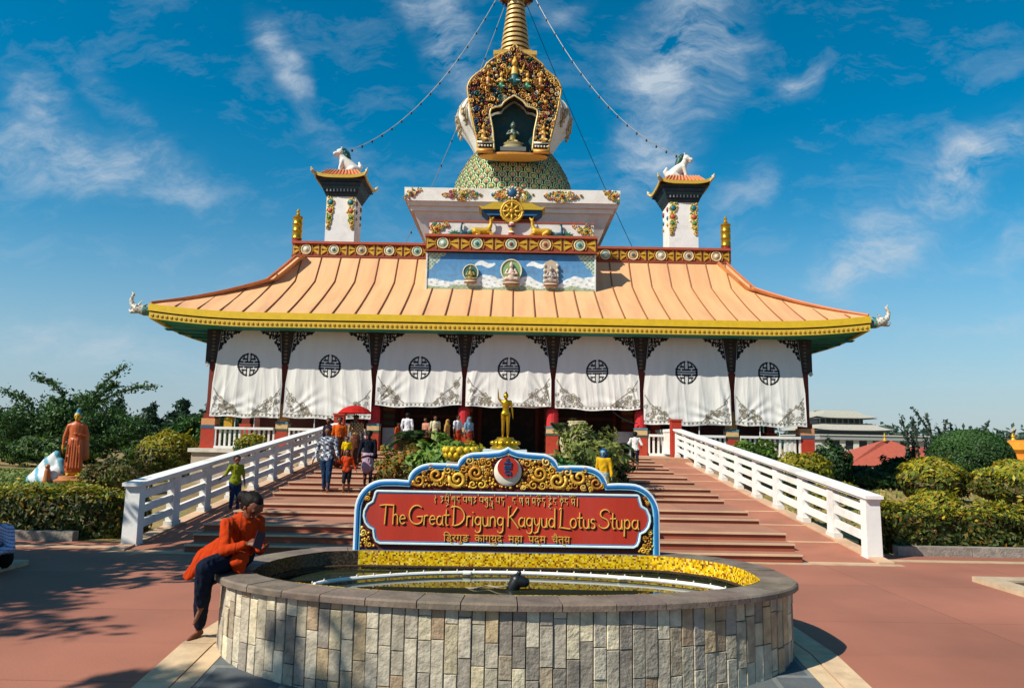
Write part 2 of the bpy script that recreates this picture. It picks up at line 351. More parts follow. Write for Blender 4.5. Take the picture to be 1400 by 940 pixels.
# ------------------------------------------------------------------ fountain
OUT = []
for i in range(-9, 10):
    a = R(-90+i*9.3); OUT.append((.09+2.48*math.cos(a), 6.55+1.2*math.sin(a)))
OUT += [(2.57, 6.85), (2.5, 7.2), (2.32, 7.52), (2.02, 7.78), (1.7, 7.93), (1.2, 8.02), (0, 8.04), (-1.1, 8.0), (-1.6, 7.92), (-1.9, 7.8), (-2.12, 7.58), (-2.3, 7.25), (-2.39, 6.85)]
OUT = catmull(OUT, 5); INN = offset(OUT, .295)
INN = [(x, min(y, 7.675)) for x, y in INN]
ft = thing('fountain', 'round raised fountain basin clad in upright cream and grey stone tiles', 'fountain', (.09, 6.6, 0))
def ring(mb, A, B, z0, z1, col):
    n = len(A)
    for i in range(n):
        j = (i+1) % n
        mb.hexa([(*A[i], z0), (*A[j], z0), (*B[j], z0), (*B[i], z0), (*A[i], z1), (*A[j], z1), (*B[j], z1), (*B[i], z1)], col)
mb = MB(); A = offset(OUT, .075); B = offset(OUT, .27); ring(mb, A, B, -.2, .546, '#2d2822'); mb.build('wall_core', 'stone', ft)
def resample(P, step):
    P = [np.array(p) for p in P]+[np.array(P[0])]; d = [0]
    for i in range(len(P)-1): d.append(d[-1]+np.linalg.norm(P[i+1]-P[i]))
    n = int(d[-1]/step); st = d[-1]/n; out = []; k = 0
    for i in range(n):
        t = i*st
        while d[k+1] < t: k += 1
        f = (t-d[k])/(d[k+1]-d[k]); out.append(tuple(P[k]*(1-f)+P[k+1]*f))
    return out
W = resample(offset(OUT, .074), .096); n = len(W); mb = MB()
pal = ['#b8ad98', '#c2b7a0', '#aea390', '#a59b88', '#9a9082', '#bcae94', '#8c8376', '#b09a78', '#cabd9f', '#9c8d76', '#857c70', '#a89074', '#b9ab8c', '#a89e88']
for i in range(n):
    a = Vector((*W[i], 0)); b = Vector((*W[(i+1) % n], 0)); t = (b-a).normalized(); nn = Vector((t.y, -t.x, 0)); z = -.19
    first = True
    while z < .54:
        h = random.choice([.17, .22, .28, .34]) if not first else random.choice([.12, .18, .26, .34]); first = False
        z1 = min(z+h, .544)
        if .544-z1 < .05: z1 = .544
        c = random.choice(pal); k_ = random.uniform(.86, 1.08); c = tuple(v*k_ for v in lin(c))
        th = random.uniform(.020, .029); g = .003; e = random.uniform(.0025, .005); p = a+t*g; q = b-t*g; zz0 = z+g; zz1 = z1-g
        tl = random.uniform(-.004, .004)
        back = [p.to_tuple()[:2]+(zz0,), q.to_tuple()[:2]+(zz0,), q.to_tuple()[:2]+(zz1,), p.to_tuple()[:2]+(zz1,)]
        mid = [tuple(Vector(v)+nn*(th-.0035)) for v in back]
        fr_ = [tuple((p+t*e+nn*(th+tl)).to_tuple()[:2])+(zz0+e,), tuple((q-t*e+nn*(th-tl)).to_tuple()[:2])+(zz0+e,), tuple((q-t*e+nn*(th-tl)).to_tuple()[:2])+(zz1-e,), tuple((p+t*e+nn*(th+tl)).to_tuple()[:2])+(zz1-e,)]
        vs = back+mid+fr_; fs = [(8, 9, 10, 11)]
        for k in range(4): j = (k+1) % 4; fs += [(k, j, j+4, k+4), (k+4, j+4, j+8, k+8)]
        mb.add(vs, fs, c); z = z1
mb.build('tile_cladding', 'stone', ft)
mb = MB(); RO = resample(OUT, .36); n = len(RO)
Bi = []
for p in RO:   # nearest inner point for each joint
    k = min(range(len(OUT)), key=lambda i: (OUT[i][0]-p[0])**2+(OUT[i][1]-p[1])**2); Bi.append(INN[k])
for i in range(n):
    j = (i+1) % n; c = jit('#75675a', .16); lo, hi = .548, .6
    a, b, c2, d = [Vector((*q, 0)) for q in (RO[i], RO[j], Bi[j], Bi[i])]
    t = (b-a).normalized()*.004
    # curved slab in four slices
    S = 4; k0 = min(range(len(OUT)), key=lambda q: (OUT[q][0]-a.x)**2+(OUT[q][1]-a.y)**2); k1 = min(range(len(OUT)), key=lambda q: (OUT[q][0]-b.x)**2+(OUT[q][1]-b.y)**2)
    idx = list(range(k0, k1+1)) if k1 > k0 else list(range(k0, len(OUT)))+list(range(0, k1+1))
    po = [Vector((*OUT[q], 0)) for q in idx]; pi = [Vector((*INN[q], 0)) for q in idx]
    if len(po) < 2: continue
    po[0] = po[0]+t; pi[0] = pi[0]+t; po[-1] = po[-1]-t; pi[-1] = pi[-1]-t
    dz = random.uniform(-.002, .002)
    for q in range(len(po)-1):
        v = []
        e = (pi[q]-po[q]).normalized()*.012; e2 = (pi[q+1]-po[q+1]).normalized()*.012
        v = [(po[q].x, po[q].y, lo), (po[q+1].x, po[q+1].y, lo), (pi[q+1].x, pi[q+1].y, lo), (pi[q].x, pi[q].y, lo),
             (po[q].x, po[q].y, hi-.014), (po[q+1].x, po[q+1].y, hi-.014), ((po[q]+e).x, (po[q]+e).y, hi+dz), ((po[q+1]+e2).x, (po[q+1]+e2).y, hi+dz), (pi[q].x, pi[q].y, hi+dz), (pi[q+1].x, pi[q+1].y, hi+dz)]
        fs = [(0, 1, 5, 4), (4, 5, 7, 6), (6, 7, 9, 8), (8, 9, 2, 3), (3, 2, 1, 0)]
        if q == 0: fs.append((0, 4, 6, 8, 3))
        if q == len(po)-2: fs.append((1, 2, 9, 7, 5))
        mb.add(v, fs, c)
mb.build('rim', 'rim', ft)
# mosaic lining
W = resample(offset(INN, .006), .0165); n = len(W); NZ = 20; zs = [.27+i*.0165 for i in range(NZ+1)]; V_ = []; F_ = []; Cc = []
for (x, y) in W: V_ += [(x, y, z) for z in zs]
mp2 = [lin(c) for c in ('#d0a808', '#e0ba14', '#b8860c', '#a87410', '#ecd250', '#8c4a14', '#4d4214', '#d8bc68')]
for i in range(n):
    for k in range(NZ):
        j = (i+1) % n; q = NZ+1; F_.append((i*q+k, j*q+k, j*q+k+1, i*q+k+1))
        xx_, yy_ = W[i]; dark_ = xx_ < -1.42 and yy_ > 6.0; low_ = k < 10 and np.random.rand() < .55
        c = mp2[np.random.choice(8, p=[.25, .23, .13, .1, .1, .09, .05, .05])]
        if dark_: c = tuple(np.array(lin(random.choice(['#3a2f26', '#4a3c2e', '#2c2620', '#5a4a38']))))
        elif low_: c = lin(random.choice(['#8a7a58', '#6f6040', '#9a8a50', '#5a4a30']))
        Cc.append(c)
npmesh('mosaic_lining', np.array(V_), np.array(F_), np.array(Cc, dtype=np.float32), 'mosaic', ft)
mb = MB(); mb.tube([(x, y, .452) for x, y in offset(INN, .03)]+[(*offset(INN, .03)[0], .452)], .014, '#3a2a1a', 6); mb.build('trim_band', 'stone', ft)
mb = MB(); mb.add([(x, y, .27) for x, y in offset(INN, -.01)], [tuple(range(len(INN)))], '#4c4526'); mb.build('pool_floor', 'stone', ft)
wm = bpy.data.materials.new('pool_water'); wm.use_nodes = True; b = wm.node_tree.nodes['Principled BSDF']
b.inputs['Base Color'].default_value = (.022, .03, .018, 1); b.inputs['Roughness'].default_value = .02; b.inputs['IOR'].default_value = 2.1
nn = wm.node_tree.nodes.new('ShaderNodeTexNoise'); nn.inputs['Scale'].default_value = 5; bp = wm.node_tree.nodes.new('ShaderNodeBump'); bp.inputs['Strength'].default_value = .05; bp.inputs['Distance'].default_value = .02
wm.node_tree.links.new(nn.outputs['Fac'], bp.inputs['Height']); wm.node_tree.links.new(bp.outputs[0], b.inputs['Normal'])
M['water'] = wm
mb = MB(); mb.add([(x, y, .425) for x, y in offset(INN, -.004)], [tuple(range(len(INN)))], '#101810'); o = mb.build('water', 'water'); struct(o); 
# pipe with spray nozzles
pt = thing('spray_pipe', 'white plastic pipe ring with small nozzles lying in the fountain water', 'pipe', (.2, 7, .43))
arc = [(-1.61, 6.62), (-1.4, 6.9), (-.87, 7.2), (-.4, 7.33), (.14, 7.38), (.7, 7.33), (1.2, 7.22), (1.64, 7.05), (2.0, 6.78), (2.02, 6.5), (1.6, 6.22), (.9, 6.05), (.1, 6.0), (-.8, 6.08), (-1.45, 6.3)]
arc = catmull(arc, 6); mb = MB(); mb.tube([(x, y, .418 if y < 6.65 else .455) for x, y in arc]+[(*arc[0], .43)], .019, '#e4e2da', 8)
for q in ((-.3, 7.345), (1.2, 7.22)): mb.cap((q[0]-.03, q[1], .452), (q[0]+.03, q[1], .452), .024, col=lin('#e8e6dc'))
mb.build('pipe', 'white', pt, True)
for (x, y) in resample(arc, .16):
    if y > 6.6:
        mb = MB(); mb.tube([(x, y, .455), (x, y, .475)], .006, '#e0ded4', 6); mb.tube([(x, y, .475), (x, y, .49)], [.009, .004], '#cfcdc4', 6); mb.build('nozzle', 'gloss', pt)
t = thing('fountain_pump', 'small black pump with its cable standing in the fountain water', 'pump', (.17, 6.35, .42))
mb = MB(); mb.chain([(.14, 6.75, .43), (.18, 6.75, .50), (.25, 6.74, .49)], [.055, .06, .045], col=lin('#15181a')); mb.cap((.18, 6.75, .54), (.2, 6.74, .57), .02, col=lin('#20262a'))
mb.build('pump_body', 'gloss', t, True)
mb = MB(); mb.tube(catmull([(.14, 6.75, .46), (.02, 6.7, .45), (-.08, 6.8, .44), (-.2, 6.72, .435), (-.32, 6.85, .41)], 5, False), .007, '#9a8a7a', 6); mb.build('cable', 'gloss', t)

# ------------------------------------------------------------------ sign
SX = .08
sg = thing('sign_board', 'carved red, blue and gold name board with gold lettering standing on the fountain rim', 'sign', (SX, 7.76, .6))
half = [(-1.57, .6), (-1.57, 1.0), (-1.54, 1.14), (-1.45, 1.255), (-1.27, 1.315), (-1.03, 1.305), (-.985, 1.35), (-.9, 1.44), (-.77, 1.485), (-.54, 1.475), (-.49, 1.48), (-.45, 1.54), (-.34, 1.595), (-.155, 1.612), (-.06, 1.63), (0, 1.66)]
def sm(h, seg):       # soften the lobes but keep the cusps
    return h
half = [(-1.57, .6), (-1.57, 1.0)]+[(-1.57+.30*(1-math.cos(R(a))), 1.0+.31*math.sin(R(a))) for a in range(10, 91, 10)]+[(-1.15, 1.312), (-1.03, 1.305)]+[(-1.03+.25*(1-math.cos(R(a))), 1.305+.18*math.sin(R(a))) for a in range(12, 91, 13)]+[(-.65, 1.485), (-.52, 1.478)]+[(-.52+.2*(1-math.cos(R(a))), 1.478+.125*math.sin(R(a))) for a in range(15, 91, 15)]+[(-.2, 1.61), (-.1, 1.622), (-.04, 1.642), (0, 1.665)]
full = [(SX+x, z) for x, z in half]+[(SX-x, z) for x, z in half[-2::-1]]
mb = MB(); mb.prism(full[::-1], 7.72, 7.86, lin('#5c1d14')); mb.build('board', 'paint', sg)
def inset(P, d):      # clockwise open outline shrunk towards its middle
    out = []; n = len(P)
    for i in range(n):
        a = np.array(P[max(i-1, 0)]); b = np.array(P[min(i+1, n-1)]); t = (b-a)/max(np.linalg.norm(b-a), 1e-6); out.append((P[i][0]+t[1]*d, P[i][1]-t[0]*d))
    return out
mb = MB()
for dd, rr, cl, y in ((.008, .014, '#d5e4e8', 7.712), (.03, .019, '#1f6fae', 7.708), (.056, .010, '#7fc0d8', 7.71), (.072, .007, '#0f2c44', 7.716)):
    mb.tube([(x, y, z) for x, z in inset(full, dd)], rr, cl, 6)
mb.b2(SX-1.575, SX+1.575, 7.714, 7.868, .6, .605, '#1b5f9a')
mb.build('blue_border', 'gloss', sg, True)
# red panel with lobed ends
ph = [(0, 1.215), (-1.34, 1.215)]+[(-1.34-.045*math.sin(R(a)), 1.215-.06*(1-math.cos(R(a)))) for a in (30, 60, 90)]+[(-1.40, 1.10), (-1.45, 1.07), (-1.485, 1.0), (-1.49, .94), (-1.47, .87), (-1.43, .82), (-1.385, .80), (-1.375, .73), (-1.35, .68), (-1.30, .655), (0, .655)]
pp = [(SX+x, z) for x, z in ph]+[(SX-x, z) for x, z in ph[-2:0:-1]]
m_ = mat('panel_paint', '#b0301a', rough=.6, var=.12, vscale=1.3, dirt=.35, dirtcol='#c0504a', stretch=(3, 1, .35), bump=.1)
mb = MB(); mb.prism(pp, 7.69, 7.719, lin('#9c2013')); mb.build('red_panel', m_, sg)
mb = MB()
for dd, rr, cl, y in ((-.004, .008, '#0f1a24', 7.694), (-.018, .013, '#cfe0dc', 7.69), (-.036, .009, '#2f7fb4', 7.695)):
    mb.tube([(x, y, z) for x, z in inset([(2*SX-a, b) for a, b in pp+[pp[0]]], -dd)], rr, cl, 6)
mb.build('panel_frame', 'gloss', sg, True)
# carved scrollwork
def inpoly(x, z, P):
    c = False; n = len(P)
    for i in range(n):
        x1, z1 = P[i]; x2, z2 = P[i-1]
        if (z1 > z) != (z2 > z) and x < (x2-x1)*(z-z1)/(z2-z1)+x1: c = not c
    return c
lim = inset(full, .062); pad = inset([(2*SX-a, b) for a, b in pp+[pp[0]]], -.036)
mb = MB()
golds = ['#c9942c', '#d4a63c', '#b9822a', '#dab458', '#a06a20']
def curl(mb, x, z, r, a0, sg_, y=7.705, cl=None, th=None):
    p = spiral(x, z, r, random.uniform(1.25, 1.6), a0, sg_, 18); k = len(p); th = th or r*.26
    mb.tube([(a, y-.012*i/k, b) for i, (a, b) in enumerate(p)], [th*(1.05-.35*i/k) for i in range(k)], jit(cl or random.choice(golds), .15), 6, .8)
big = [(.33, 1.40, .075, 200, 1), (.52, 1.33, .085, 20, -1), (.27, 1.28, .045, 90, 1), (.74, 1.37, .075, 160, 1), (.92, 1.31, .06, 0, -1), (.40, 1.52, .045, 60, 1), (.20, 1.50, .04, 120, -1), (.70, 1.285, .04, 70, 1), (.80, 1.44, .035, 10, 1), (.98, 1.28, .03, 0, 1), (.46, 1.43, .04, 0, 1), (.62, 1.42, .05, 200, -1), (.36, 1.28, .04, 200, 1)]
pl = []
for x, z, r, a, s_ in big:
    for q in (-1, 1):
        curl(mb, SX+q*x, z, r, R(a) if q > 0 else PI-R(a), s_*q); pl.append((SX+q*x, z, r))
tries = 0
while tries < 16000:
    tries += 1; x = random.uniform(-1.6, 1.6)+SX; z = random.uniform(.62, 1.64); r = random.choice([.032, .026, .02, .017, .014])*(1 if tries < 7000 else .8)
    if not inpoly(x, z, lim) or inpoly(x, z, pad) or z < .63: continue
    if math.hypot(x-SX, z-1.42) < .155+r*.6: continue
    if any(math.hypot(x-a, z-b) < (c+r)*.78 for a, b, c in pl): continue
    if not (inpoly(x+r*.6, z, lim) and inpoly(x-r*.6, z, lim) and inpoly(x, z+r*.6, lim)): continue
    pl.append((x, z, r))
    if r > .018: curl(mb, x, z, r, random.uniform(0, 6.3), random.choice((-1, 1)), th=r*.34)
    else: mb.ball((x, 7.708, z), (r, .014, r), jit(random.choice(golds), .2), 7, 5)
mb.build('gold_scrollwork', 'goldpaint', sg, 'all')
mb = MB(); mb.ball((SX, 7.70, 1.415), (.145, .035, .15), '#d9d2c0', 28, 12); mb.build('crescent_disc', 'gloss', sg, 'all')
mb = MB(); mb.prism([(SX+.108*math.cos(a*PI/16), 1.46+.108*math.sin(a*PI/16)) for a in range(32)], 7.652, 7.69, lin('#a52a1c')); mb.build('red_disc', 'gloss', sg)
mb = MB()
gl = [[(-.02, .085), (.012, .068), (-.012, .055)], [(-.045, .048), (.045, .048)], [(.035, .048), (.035, .01), (-.03, .02), (-.035, .0)], [(-.04, -.005), (.04, -.005)], [(-.02, -.005), (-.025, -.035), (.01, -.03), (.03, -.045), (.03, -.08)], [(-.035, -.05), (-.01, -.075), (.012, -.06)], [(0, .1), (0, .085)]]
for p in gl: mb.tube([(SX+x*.95, 7.648, 1.458+z*.95) for x, z in p], .009, '#123f66', 6)
mb.build('blue_syllable', 'gloss', sg)

# ---- lettering
def arc_(cx, cy, rx, ry, a0, a1, n=12): return [(cx+rx*math.cos(R(a0+(a1-a0)*i/n)), cy+ry*math.sin(R(a0+(a1-a0)*i/n))) for i in range(n+1)]
G = {
 'T': (.62, [[(-.12, .93), (.2, .97), (.68, .95)], [(.24, .97), (.22, .5), (.19, .0)]]),
 'h': (.36, [[(.04, 1.0), (.02, 0)], [(.02, .3)]+arc_(.15, .33, .12, .17, 150, 0, 8)+[(.28, 0)]]),
 'e': (.40, [[(.05, .27), (.33, .30)]+arc_(.19, .25, .15, .22, 12, 320, 14)]),
 'G': (.80, [arc_(.42, .5, .40, .47, 50, 318, 20)+[(.73, .42)], [(.42, .40), (.76, .42)]]),
 'r': (.30, [[(.05, .5), (.03, 0)], [(.04, .3)]+arc_(.16, .32, .12, .16, 150, 50, 6)]),
 'a': (.42, [arc_(.18, .24, .15, .22, 60, 360, 14), [(.34, .48), (.33, .12), (.38, .0)]]),
 't': (.30, [[(.12, .8), (.10, .15), (.16, .0), (.24, .03)], [(-.04, .50), (.28, .52)]]),
 'D': (.78, [[(.1, .97), (.08, 0)], [(-.08, .9)]+arc_(.1, .48, .58, .48, 92, -90, 18)+[(.0, .02)]]),
 'i': (.16, [[(.06, .48), (.05, 0)], [(.05, .66), (.08, .70)]]),
 'g': (.42, [arc_(.18, .26, .15, .20, 30, 390, 14), [(.34, .47), (.33, -.1)]+arc_(.18, -.14, .15, .18, 10, -160, 10)]),
 'u': (.40, [[(.03, .48)]+arc_(.17, .17, .13, .17, 180, 340, 9)+[(.31, .48)], [(.31, .48), (.32, 0)]]),
 'n': (.40, [[(.04, .48), (.03, 0)], [(.03, .3)]+arc_(.17, .30, .13, .17, 150, 0, 8)+[(.31, 0)]]),
 'K': (.62, [[(.08, 1.0), (.06, 0)], [(.55, .98), (.3, .6), (.08, .45)], [(.16, .5), (.38, .25), (.62, -.06)]]),
 'y': (.40, [[(.02, .48), (.06, .18), (.17, .08), (.28, .2)], [(.33, .48), (.30, .1), (.22, -.22), (.06, -.3), (-.02, -.24)]]),
 'd': (.44, [arc_(.18, .24, .15, .22, 30, 390, 14), [(.35, .98), (.34, 0)]]),
 'L': (.60, [[(.12, 1.0), (.08, .1), (.02, .02), (.2, .0), (.62, -.05)], [(.02, .9), (.12, 1.0)]]),
 'o': (.42, [arc_(.19, .24, .16, .23, 0, 360, 16)]),
 's': (.32, [arc_(.15, .36, .11, .11, 30, 250, 8)+arc_(.13, .12, .12, .12, 70, -150, 8)]),
 'S': (.66, [arc_(.36, .74, .26, .22, 20, 240, 12)+arc_(.28, .26, .28, .24, 60, -165, 12)]),
 'p': (.44, [[(.06, .5), (.04, -.36)], arc_(.20, .25, .15, .22, 160, -160, 14)]),
}
def write(mb, txt, x0, x1, zb, h, tilt=0, y=7.682, rad=.0064):
    adv = sum(.13 if c == ' ' else G[c][0] for c in txt); s = (x1-x0)/adv; x = x0
    for c in txt:
        if c == ' ': x += .13*s; continue
        for st in G[c][1]:
            P = [(x+a*s, y, zb+b*h-tilt*(x+a*s-x0)) for a, b in st]
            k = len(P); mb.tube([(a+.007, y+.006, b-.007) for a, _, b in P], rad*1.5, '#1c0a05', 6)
            mb.tube(P, [rad*(.75+.5*abs(math.sin(2.2*i/k+.5))) for i in range(k)], '#d8a048', 6)
        x += G[c][0]*s
mb = MB(); write(mb, 'The Great Drigung Kagyud Lotus Stupa', SX-1.29, SX+1.36, .865, .2, .004)
mb.build('name_lettering', 'gloss', sg, True)
TB = {
 'a': [[(0, 1), (.8, 1)], [(.7, 1), (.3, .75), (.7, .55), (.2, .2)]],
 'b': [[(0, 1), (1, 1)], [(.1, 1), (.1, .5), (.9, .45)], [(.85, 1), (.85, .25)]],
 'g': [[(0, 1), (.9, 1)], [(.15, 1), (.1, .6), (.4, .6), (.4, 1)], [(.8, 1), (.8, .0)]],
 'n': [[(0, 1), (.8, 1)], [(.2, 1), (.15, .55), (.6, .5), (.7, .2)]],
 'k': [[(0, 1), (1, 1)], [(.15, 1), (.1, .55), (.4, .55)], [(.5, 1), (.5, .4)], [(.9, 1), (.9, .0)]],
 'd': [[(0, 1), (.8, 1)], [(.3, 1), (.2, .65), (.7, .5), (.6, -.1)]],
 'p': [[(0, 1), (.3, 1)], [(.1, 1), (.1, .45), (.9, .45)], [(.6, 1), (1, 1)], [(.85, 1), (.85, .2)]],
 'm': [[(0, 1), (.9, 1)], [(.2, 1), (.15, .5), (.45, .4), (.2, .3)], [(.2, .5), (.85, .5)], [(.8, 1), (.8, .1)]],
 'c': [[(0, 1), (1, 1)], [(.5, 1), (.1, .65), (.5, .4), (.9, .65), (.5, 1)], [(.5, .4), (.4, .0)]],
 's': [[(0, 1), (1, 1)], [(.2, 1), (.2, .55), (.5, .35)], [(.6, 1), (.6, .5)], [(.9, 1), (.9, .0)]],
 'r': [[(0, 1), (.8, 1)], [(.65, 1), (.2, .65), (.7, .3)]],
 'i': [[(.2, 1.15), (.5, 1.45), (.8, 1.15)]], 'o': [[(.0, 1.25), (.3, 1.5), (.5, 1.2), (.7, 1.5), (1, 1.3)]],
 'e': [[(.1, 1.5), (.6, 1.2)]], 'u': [[(.2, -.1), (.6, -.35), (.9, -.05)]], 'R': [[(.2, .25), (.8, .0), (.3, -.25)]],
 'Y': [[(.1, .2), (.1, -.1), (.8, -.15), (.8, .3)], [(.8, -.15), (.9, -.45)]], 't': [[(.1, .25), (.9, .25)], [(.5, .25), (.1, -.1), (.7, -.4)]], '|': [[(.4, 1.15), (.35, 0)]], 'x': [[(.3, 1.2), (.6, .9), (.3, .7), (.5, .1)]],
}
seq = ['x', '', 'a', 'bRi', '.', 'gu', 'n', '.', 'b', 'k', 'a', '.', 'b', 'rgu', 'Yd', '.', 'p', 'd', '.', 'lu', 'n', '.', 's', '.', 'm', '.', 'm', 'co', 'd', '.', 'rte', 'n', '.', 'ce', 'n', '.', 'mo', '|']
mb = MB(); wd = sum(.35 if s_ in ('', '.') else 1.12 for s_ in seq); x = SX-.76; u = 1.52/wd; hh = .105
for s_ in seq:
    if s_ == '.': q = [(x+.02*u, 7.684, 1.082+hh*.98), (x+.15*u, 7.684, 1.082+hh*.8)]; mb.tube(q, .005, '#d8a048', 5)
    for c in s_:
        for st in TB.get(c, []):
            if c == 'Y' : st = [(a, b) for a, b in st]
            P = [(x+a*u*.95, 7.684, 1.075+b*hh*.72) for a, b in st]
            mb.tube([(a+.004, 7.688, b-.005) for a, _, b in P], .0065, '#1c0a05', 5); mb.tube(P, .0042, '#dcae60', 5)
    x += u*(.35 if s_ in ('', '.') else 1.12)
mb.build('tibetan_lettering', 'gloss', sg)
def text(name, body, size, x, y, z, m, col, parent, w=None, ext=.006):
    cu = bpy.data.curves.new(name, 'FONT'); cu.body = body; cu.size = size; cu.align_x = 'CENTER'; cu.extrude = ext
    o = bpy.data.objects.new('tmp', cu); C.objects.link(o); dg = bpy.context.evaluated_depsgraph_get(); me = bpy.data.meshes.new_from_object(o.evaluated_get(dg), depsgraph=dg)
    bpy.data.objects.remove(o); off = orig(parent)
    xs = [v.co.x for v in me.vertices]; s = (w/(max(xs)-min(xs))) if w else 1
    for v in me.vertices: v.co = Vector((v.co.x*s+x, y-v.co.z, v.co.y*(s if s < 1.3 else 1.3)+z))-off
    me.materials.clear(); me.materials.append(M[m]); at = me.color_attributes.new('Col', 'FLOAT_COLOR', 'CORNER'); cl = np.ones((len(me.loops), 4), dtype=np.float32); cl[:, :3] = lin(col); at.data.foreach_set('color', cl.ravel())
    me.name = name; o = bpy.data.objects.new(name, me); C.objects.link(o); o.parent = parent; return o
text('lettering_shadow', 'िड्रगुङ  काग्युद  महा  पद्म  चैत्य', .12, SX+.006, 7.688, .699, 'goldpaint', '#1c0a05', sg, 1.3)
text('hindi_lettering', 'िड्रगुङ  काग्युद  महा  पद्म  चैत्य', .12, SX, 7.682, .705, 'gloss', '#d8a048', sg, 1.3)
# ------------------------------------------------------------------ stairs and ramps
ST = [(11.2, .118), (11.5, .236), (11.85, .35), (13.1, .43), (13.7, .51), (15.2, .59), (15.6, .67), (16.2, .75), (17.6, .82), (18.3, .89), (19.8, .96), (20.4, 1.03), (21.2, 1.10), (22.4, 1.17), (23.2, 1.24)]
mb = MB()
for i, (y, z) in enumerate(ST):
    y1 = ST[i+1][0]+.02 if i < len(ST)-1 else 24.6; z0 = ST[i-1][1] if i else 0
    xl, xr = -4.72, 4.48
    mb.b2(xl, xr, y, y1+.3, -.01 if i == 0 else z0-.06, z-.028, jit('#96503a', .06))
    x = xl
    while x < xr:       # stone treads
        x1 = min(xr, x+1.15); mb.b2(x+.002, x1-.002, y-.025, y1, z-.026, z, jit('#a07058', .07)); x = x1
    mb.b2(xl-.001, xr+.001, y-.031, y+.012, z-.024, z+.003, '#c9a988')
struct(mb.build('stairs', 'tread'))
def rz_(y): return max(0, .09*(y-11.2))
for s in (-1, 1):
    mb = MB(); xi = 4.47 if s > 0 else 4.71; y = 11.2; k = 0
    while y < 24.9:
        y1 = min(y+1.37, 25.0); a, b = s*xi, s*5.62
        mb.hexa([(a, y, -.02), (b, y, -.02), (b, y1, -.02), (a, y1, -.02), (a, y, rz_(y)), (b, y, rz_(y)), (b, y1, rz_(y1)), (a, y1, rz_(y1))], jit('#9f6650', .05))
        mb.hexa([(a, y, rz_(y)-.01), (b, y, rz_(y)-.01), (b, y+.07, rz_(y)-.01), (a, y+.07, rz_(y)-.01), (a, y, rz_(y)+.004), (b, y, rz_(y)+.004), (b, y+.07, rz_(y+.07)+.004), (a, y+.07, rz_(y+.07)+.004)], '#c5a27e')
        mb.hexa([(s*5.62, y, -.02), (s*5.85, y, -.02), (s*5.85, y1, -.02), (s*5.62, y1, -.02), (s*5.62, y, rz_(y)+.03), (s*5.85, y, rz_(y)+.03), (s*5.85, y1, rz_(y1)+.03), (s*5.62, y1, rz_(y1)+.03)], '#c2a183')
        y = y1
    struct(mb.build('ramp', 'tread'))
    # railing
    l = 'left' if s < 0 else 'right'
    rl = thing('stair_railing', 'white concrete stair railing climbing the %s side of the steps' % l, 'railing', (s*5.73, 11.5, 0), 0, 'stair railings')
    X = s*5.73; y0, y1 = 11.63, 24.9; mb = MB()
    def sl_(x0, x1, ya, yb, h0, h1, col='#dedcd8'):
        mb.hexa([(x0, ya, rz_(ya)+h0), (x1, ya, rz_(ya)+h0), (x1, yb, rz_(yb)+h0), (x0, yb, rz_(yb)+h0), (x0, ya, rz_(ya)+h1), (x1, ya, rz_(ya)+h1), (x1, yb, rz_(yb)+h1), (x0, yb, rz_(yb)+h1)], lin(col))
    sl_(X-.14, X+.14, y0-.16, y1, .905, .955); sl_(X-.115, X+.115, y0-.13, y1, .87, .903); mb.build('handrail', 'white', rl)
    for h in (.21, .44, .66):
        mb = MB(); sl_(X-.035, X+.035, y0, y1, h, h+.12); mb.build('rail', 'white', rl)
    for k in range(11):
        yy = 11.63+k*1.327; z = rz_(yy)
        if k == 0:
            mb = MB(); mb.box((X, yy, z+.43), (.235, .2, .88), lin('#dedcd8'), top=.93); mb.box((X, yy, .02), (.27, .24, .06), lin('#d2cfc8')); mb.build('end_post', 'white', rl); continue
        mb = MB(); mb.box((X, yy, z+.44), (.13, .26, .86), lin('#dedcd8'), top=.9); mb.box((X, yy, z+.05), (.15, .34, .1), lin('#d2cfc8')); mb.build('post', 'white', rl)
    # landing balustrade: red posts, white panels
    bl = thing('landing_balustrade', 'white slatted balustrade between red posts at the top of the %s stair railing' % l, 'railing', (X, 25.2, 1.24), 0, 'landing balustrades')
    for yy, hh in ((25.1, 1.22), (28.6, 1.15)):
        mb = MB(); mb.b2(X-.17, X+.17, yy-.16, yy+.16, 1.2, 1.24+hh, lin('#9c2a16')); mb.b2(X-.2, X+.2, yy-.19, yy+.19, 1.24+hh, 1.3+hh, lin('#a63820')); mb.build('red_post', 'paint', bl)
    for a, b in ((25.3, 28.4), (28.8, 30.6)):
        mb = MB(); mb.b2(X-.05, X+.05, a, b, 2.1, 2.2, '#dedcd8'); mb.b2(X-.04, X+.04, a, b, 1.32, 1.42, '#dedcd8')
        n = int((b-a)/.21)
        for i in range(n): mb.b2(X-.02, X+.02, a+.03+i*.21, a+.2+i*.21, 1.42, 2.1, '#dedcd8')
        mb.build('panel', 'white', bl)

# ------------------------------------------------------------------ temple
tp = thing('stupa_temple', 'broad white stupa temple with an orange sheet roof and gilded golden spire', 'temple', (0, 34, 0))
def P(mb, name, m='paint', smooth=False, parent=None): return mb.build(name, m, parent or tp, smooth)
mb = MB(); mb.b2(-11.4, 11.4, 26.7, 50, -.01, 1.10, '#b3a08c'); mb.b2(-11.5, 11.5, 26.6, 50, 1.10, 1.235, '#cfc6b8'); mb.b2(-5.86, 5.86, 23.3, 26.6, -.01, 1.236, '#b08468'); P(mb, 'platform')
mb = MB(); mb.b2(-10.9, 10.9, 31.5, 49, 1.24, 8.4, '#5b2c20'); P(mb, 'inner_wall')
mb = MB(); mb.b2(-9.2, 9.2, 31, 46, 8.4, 9.45, '#8a4a30'); P(mb, 'upper_floor')
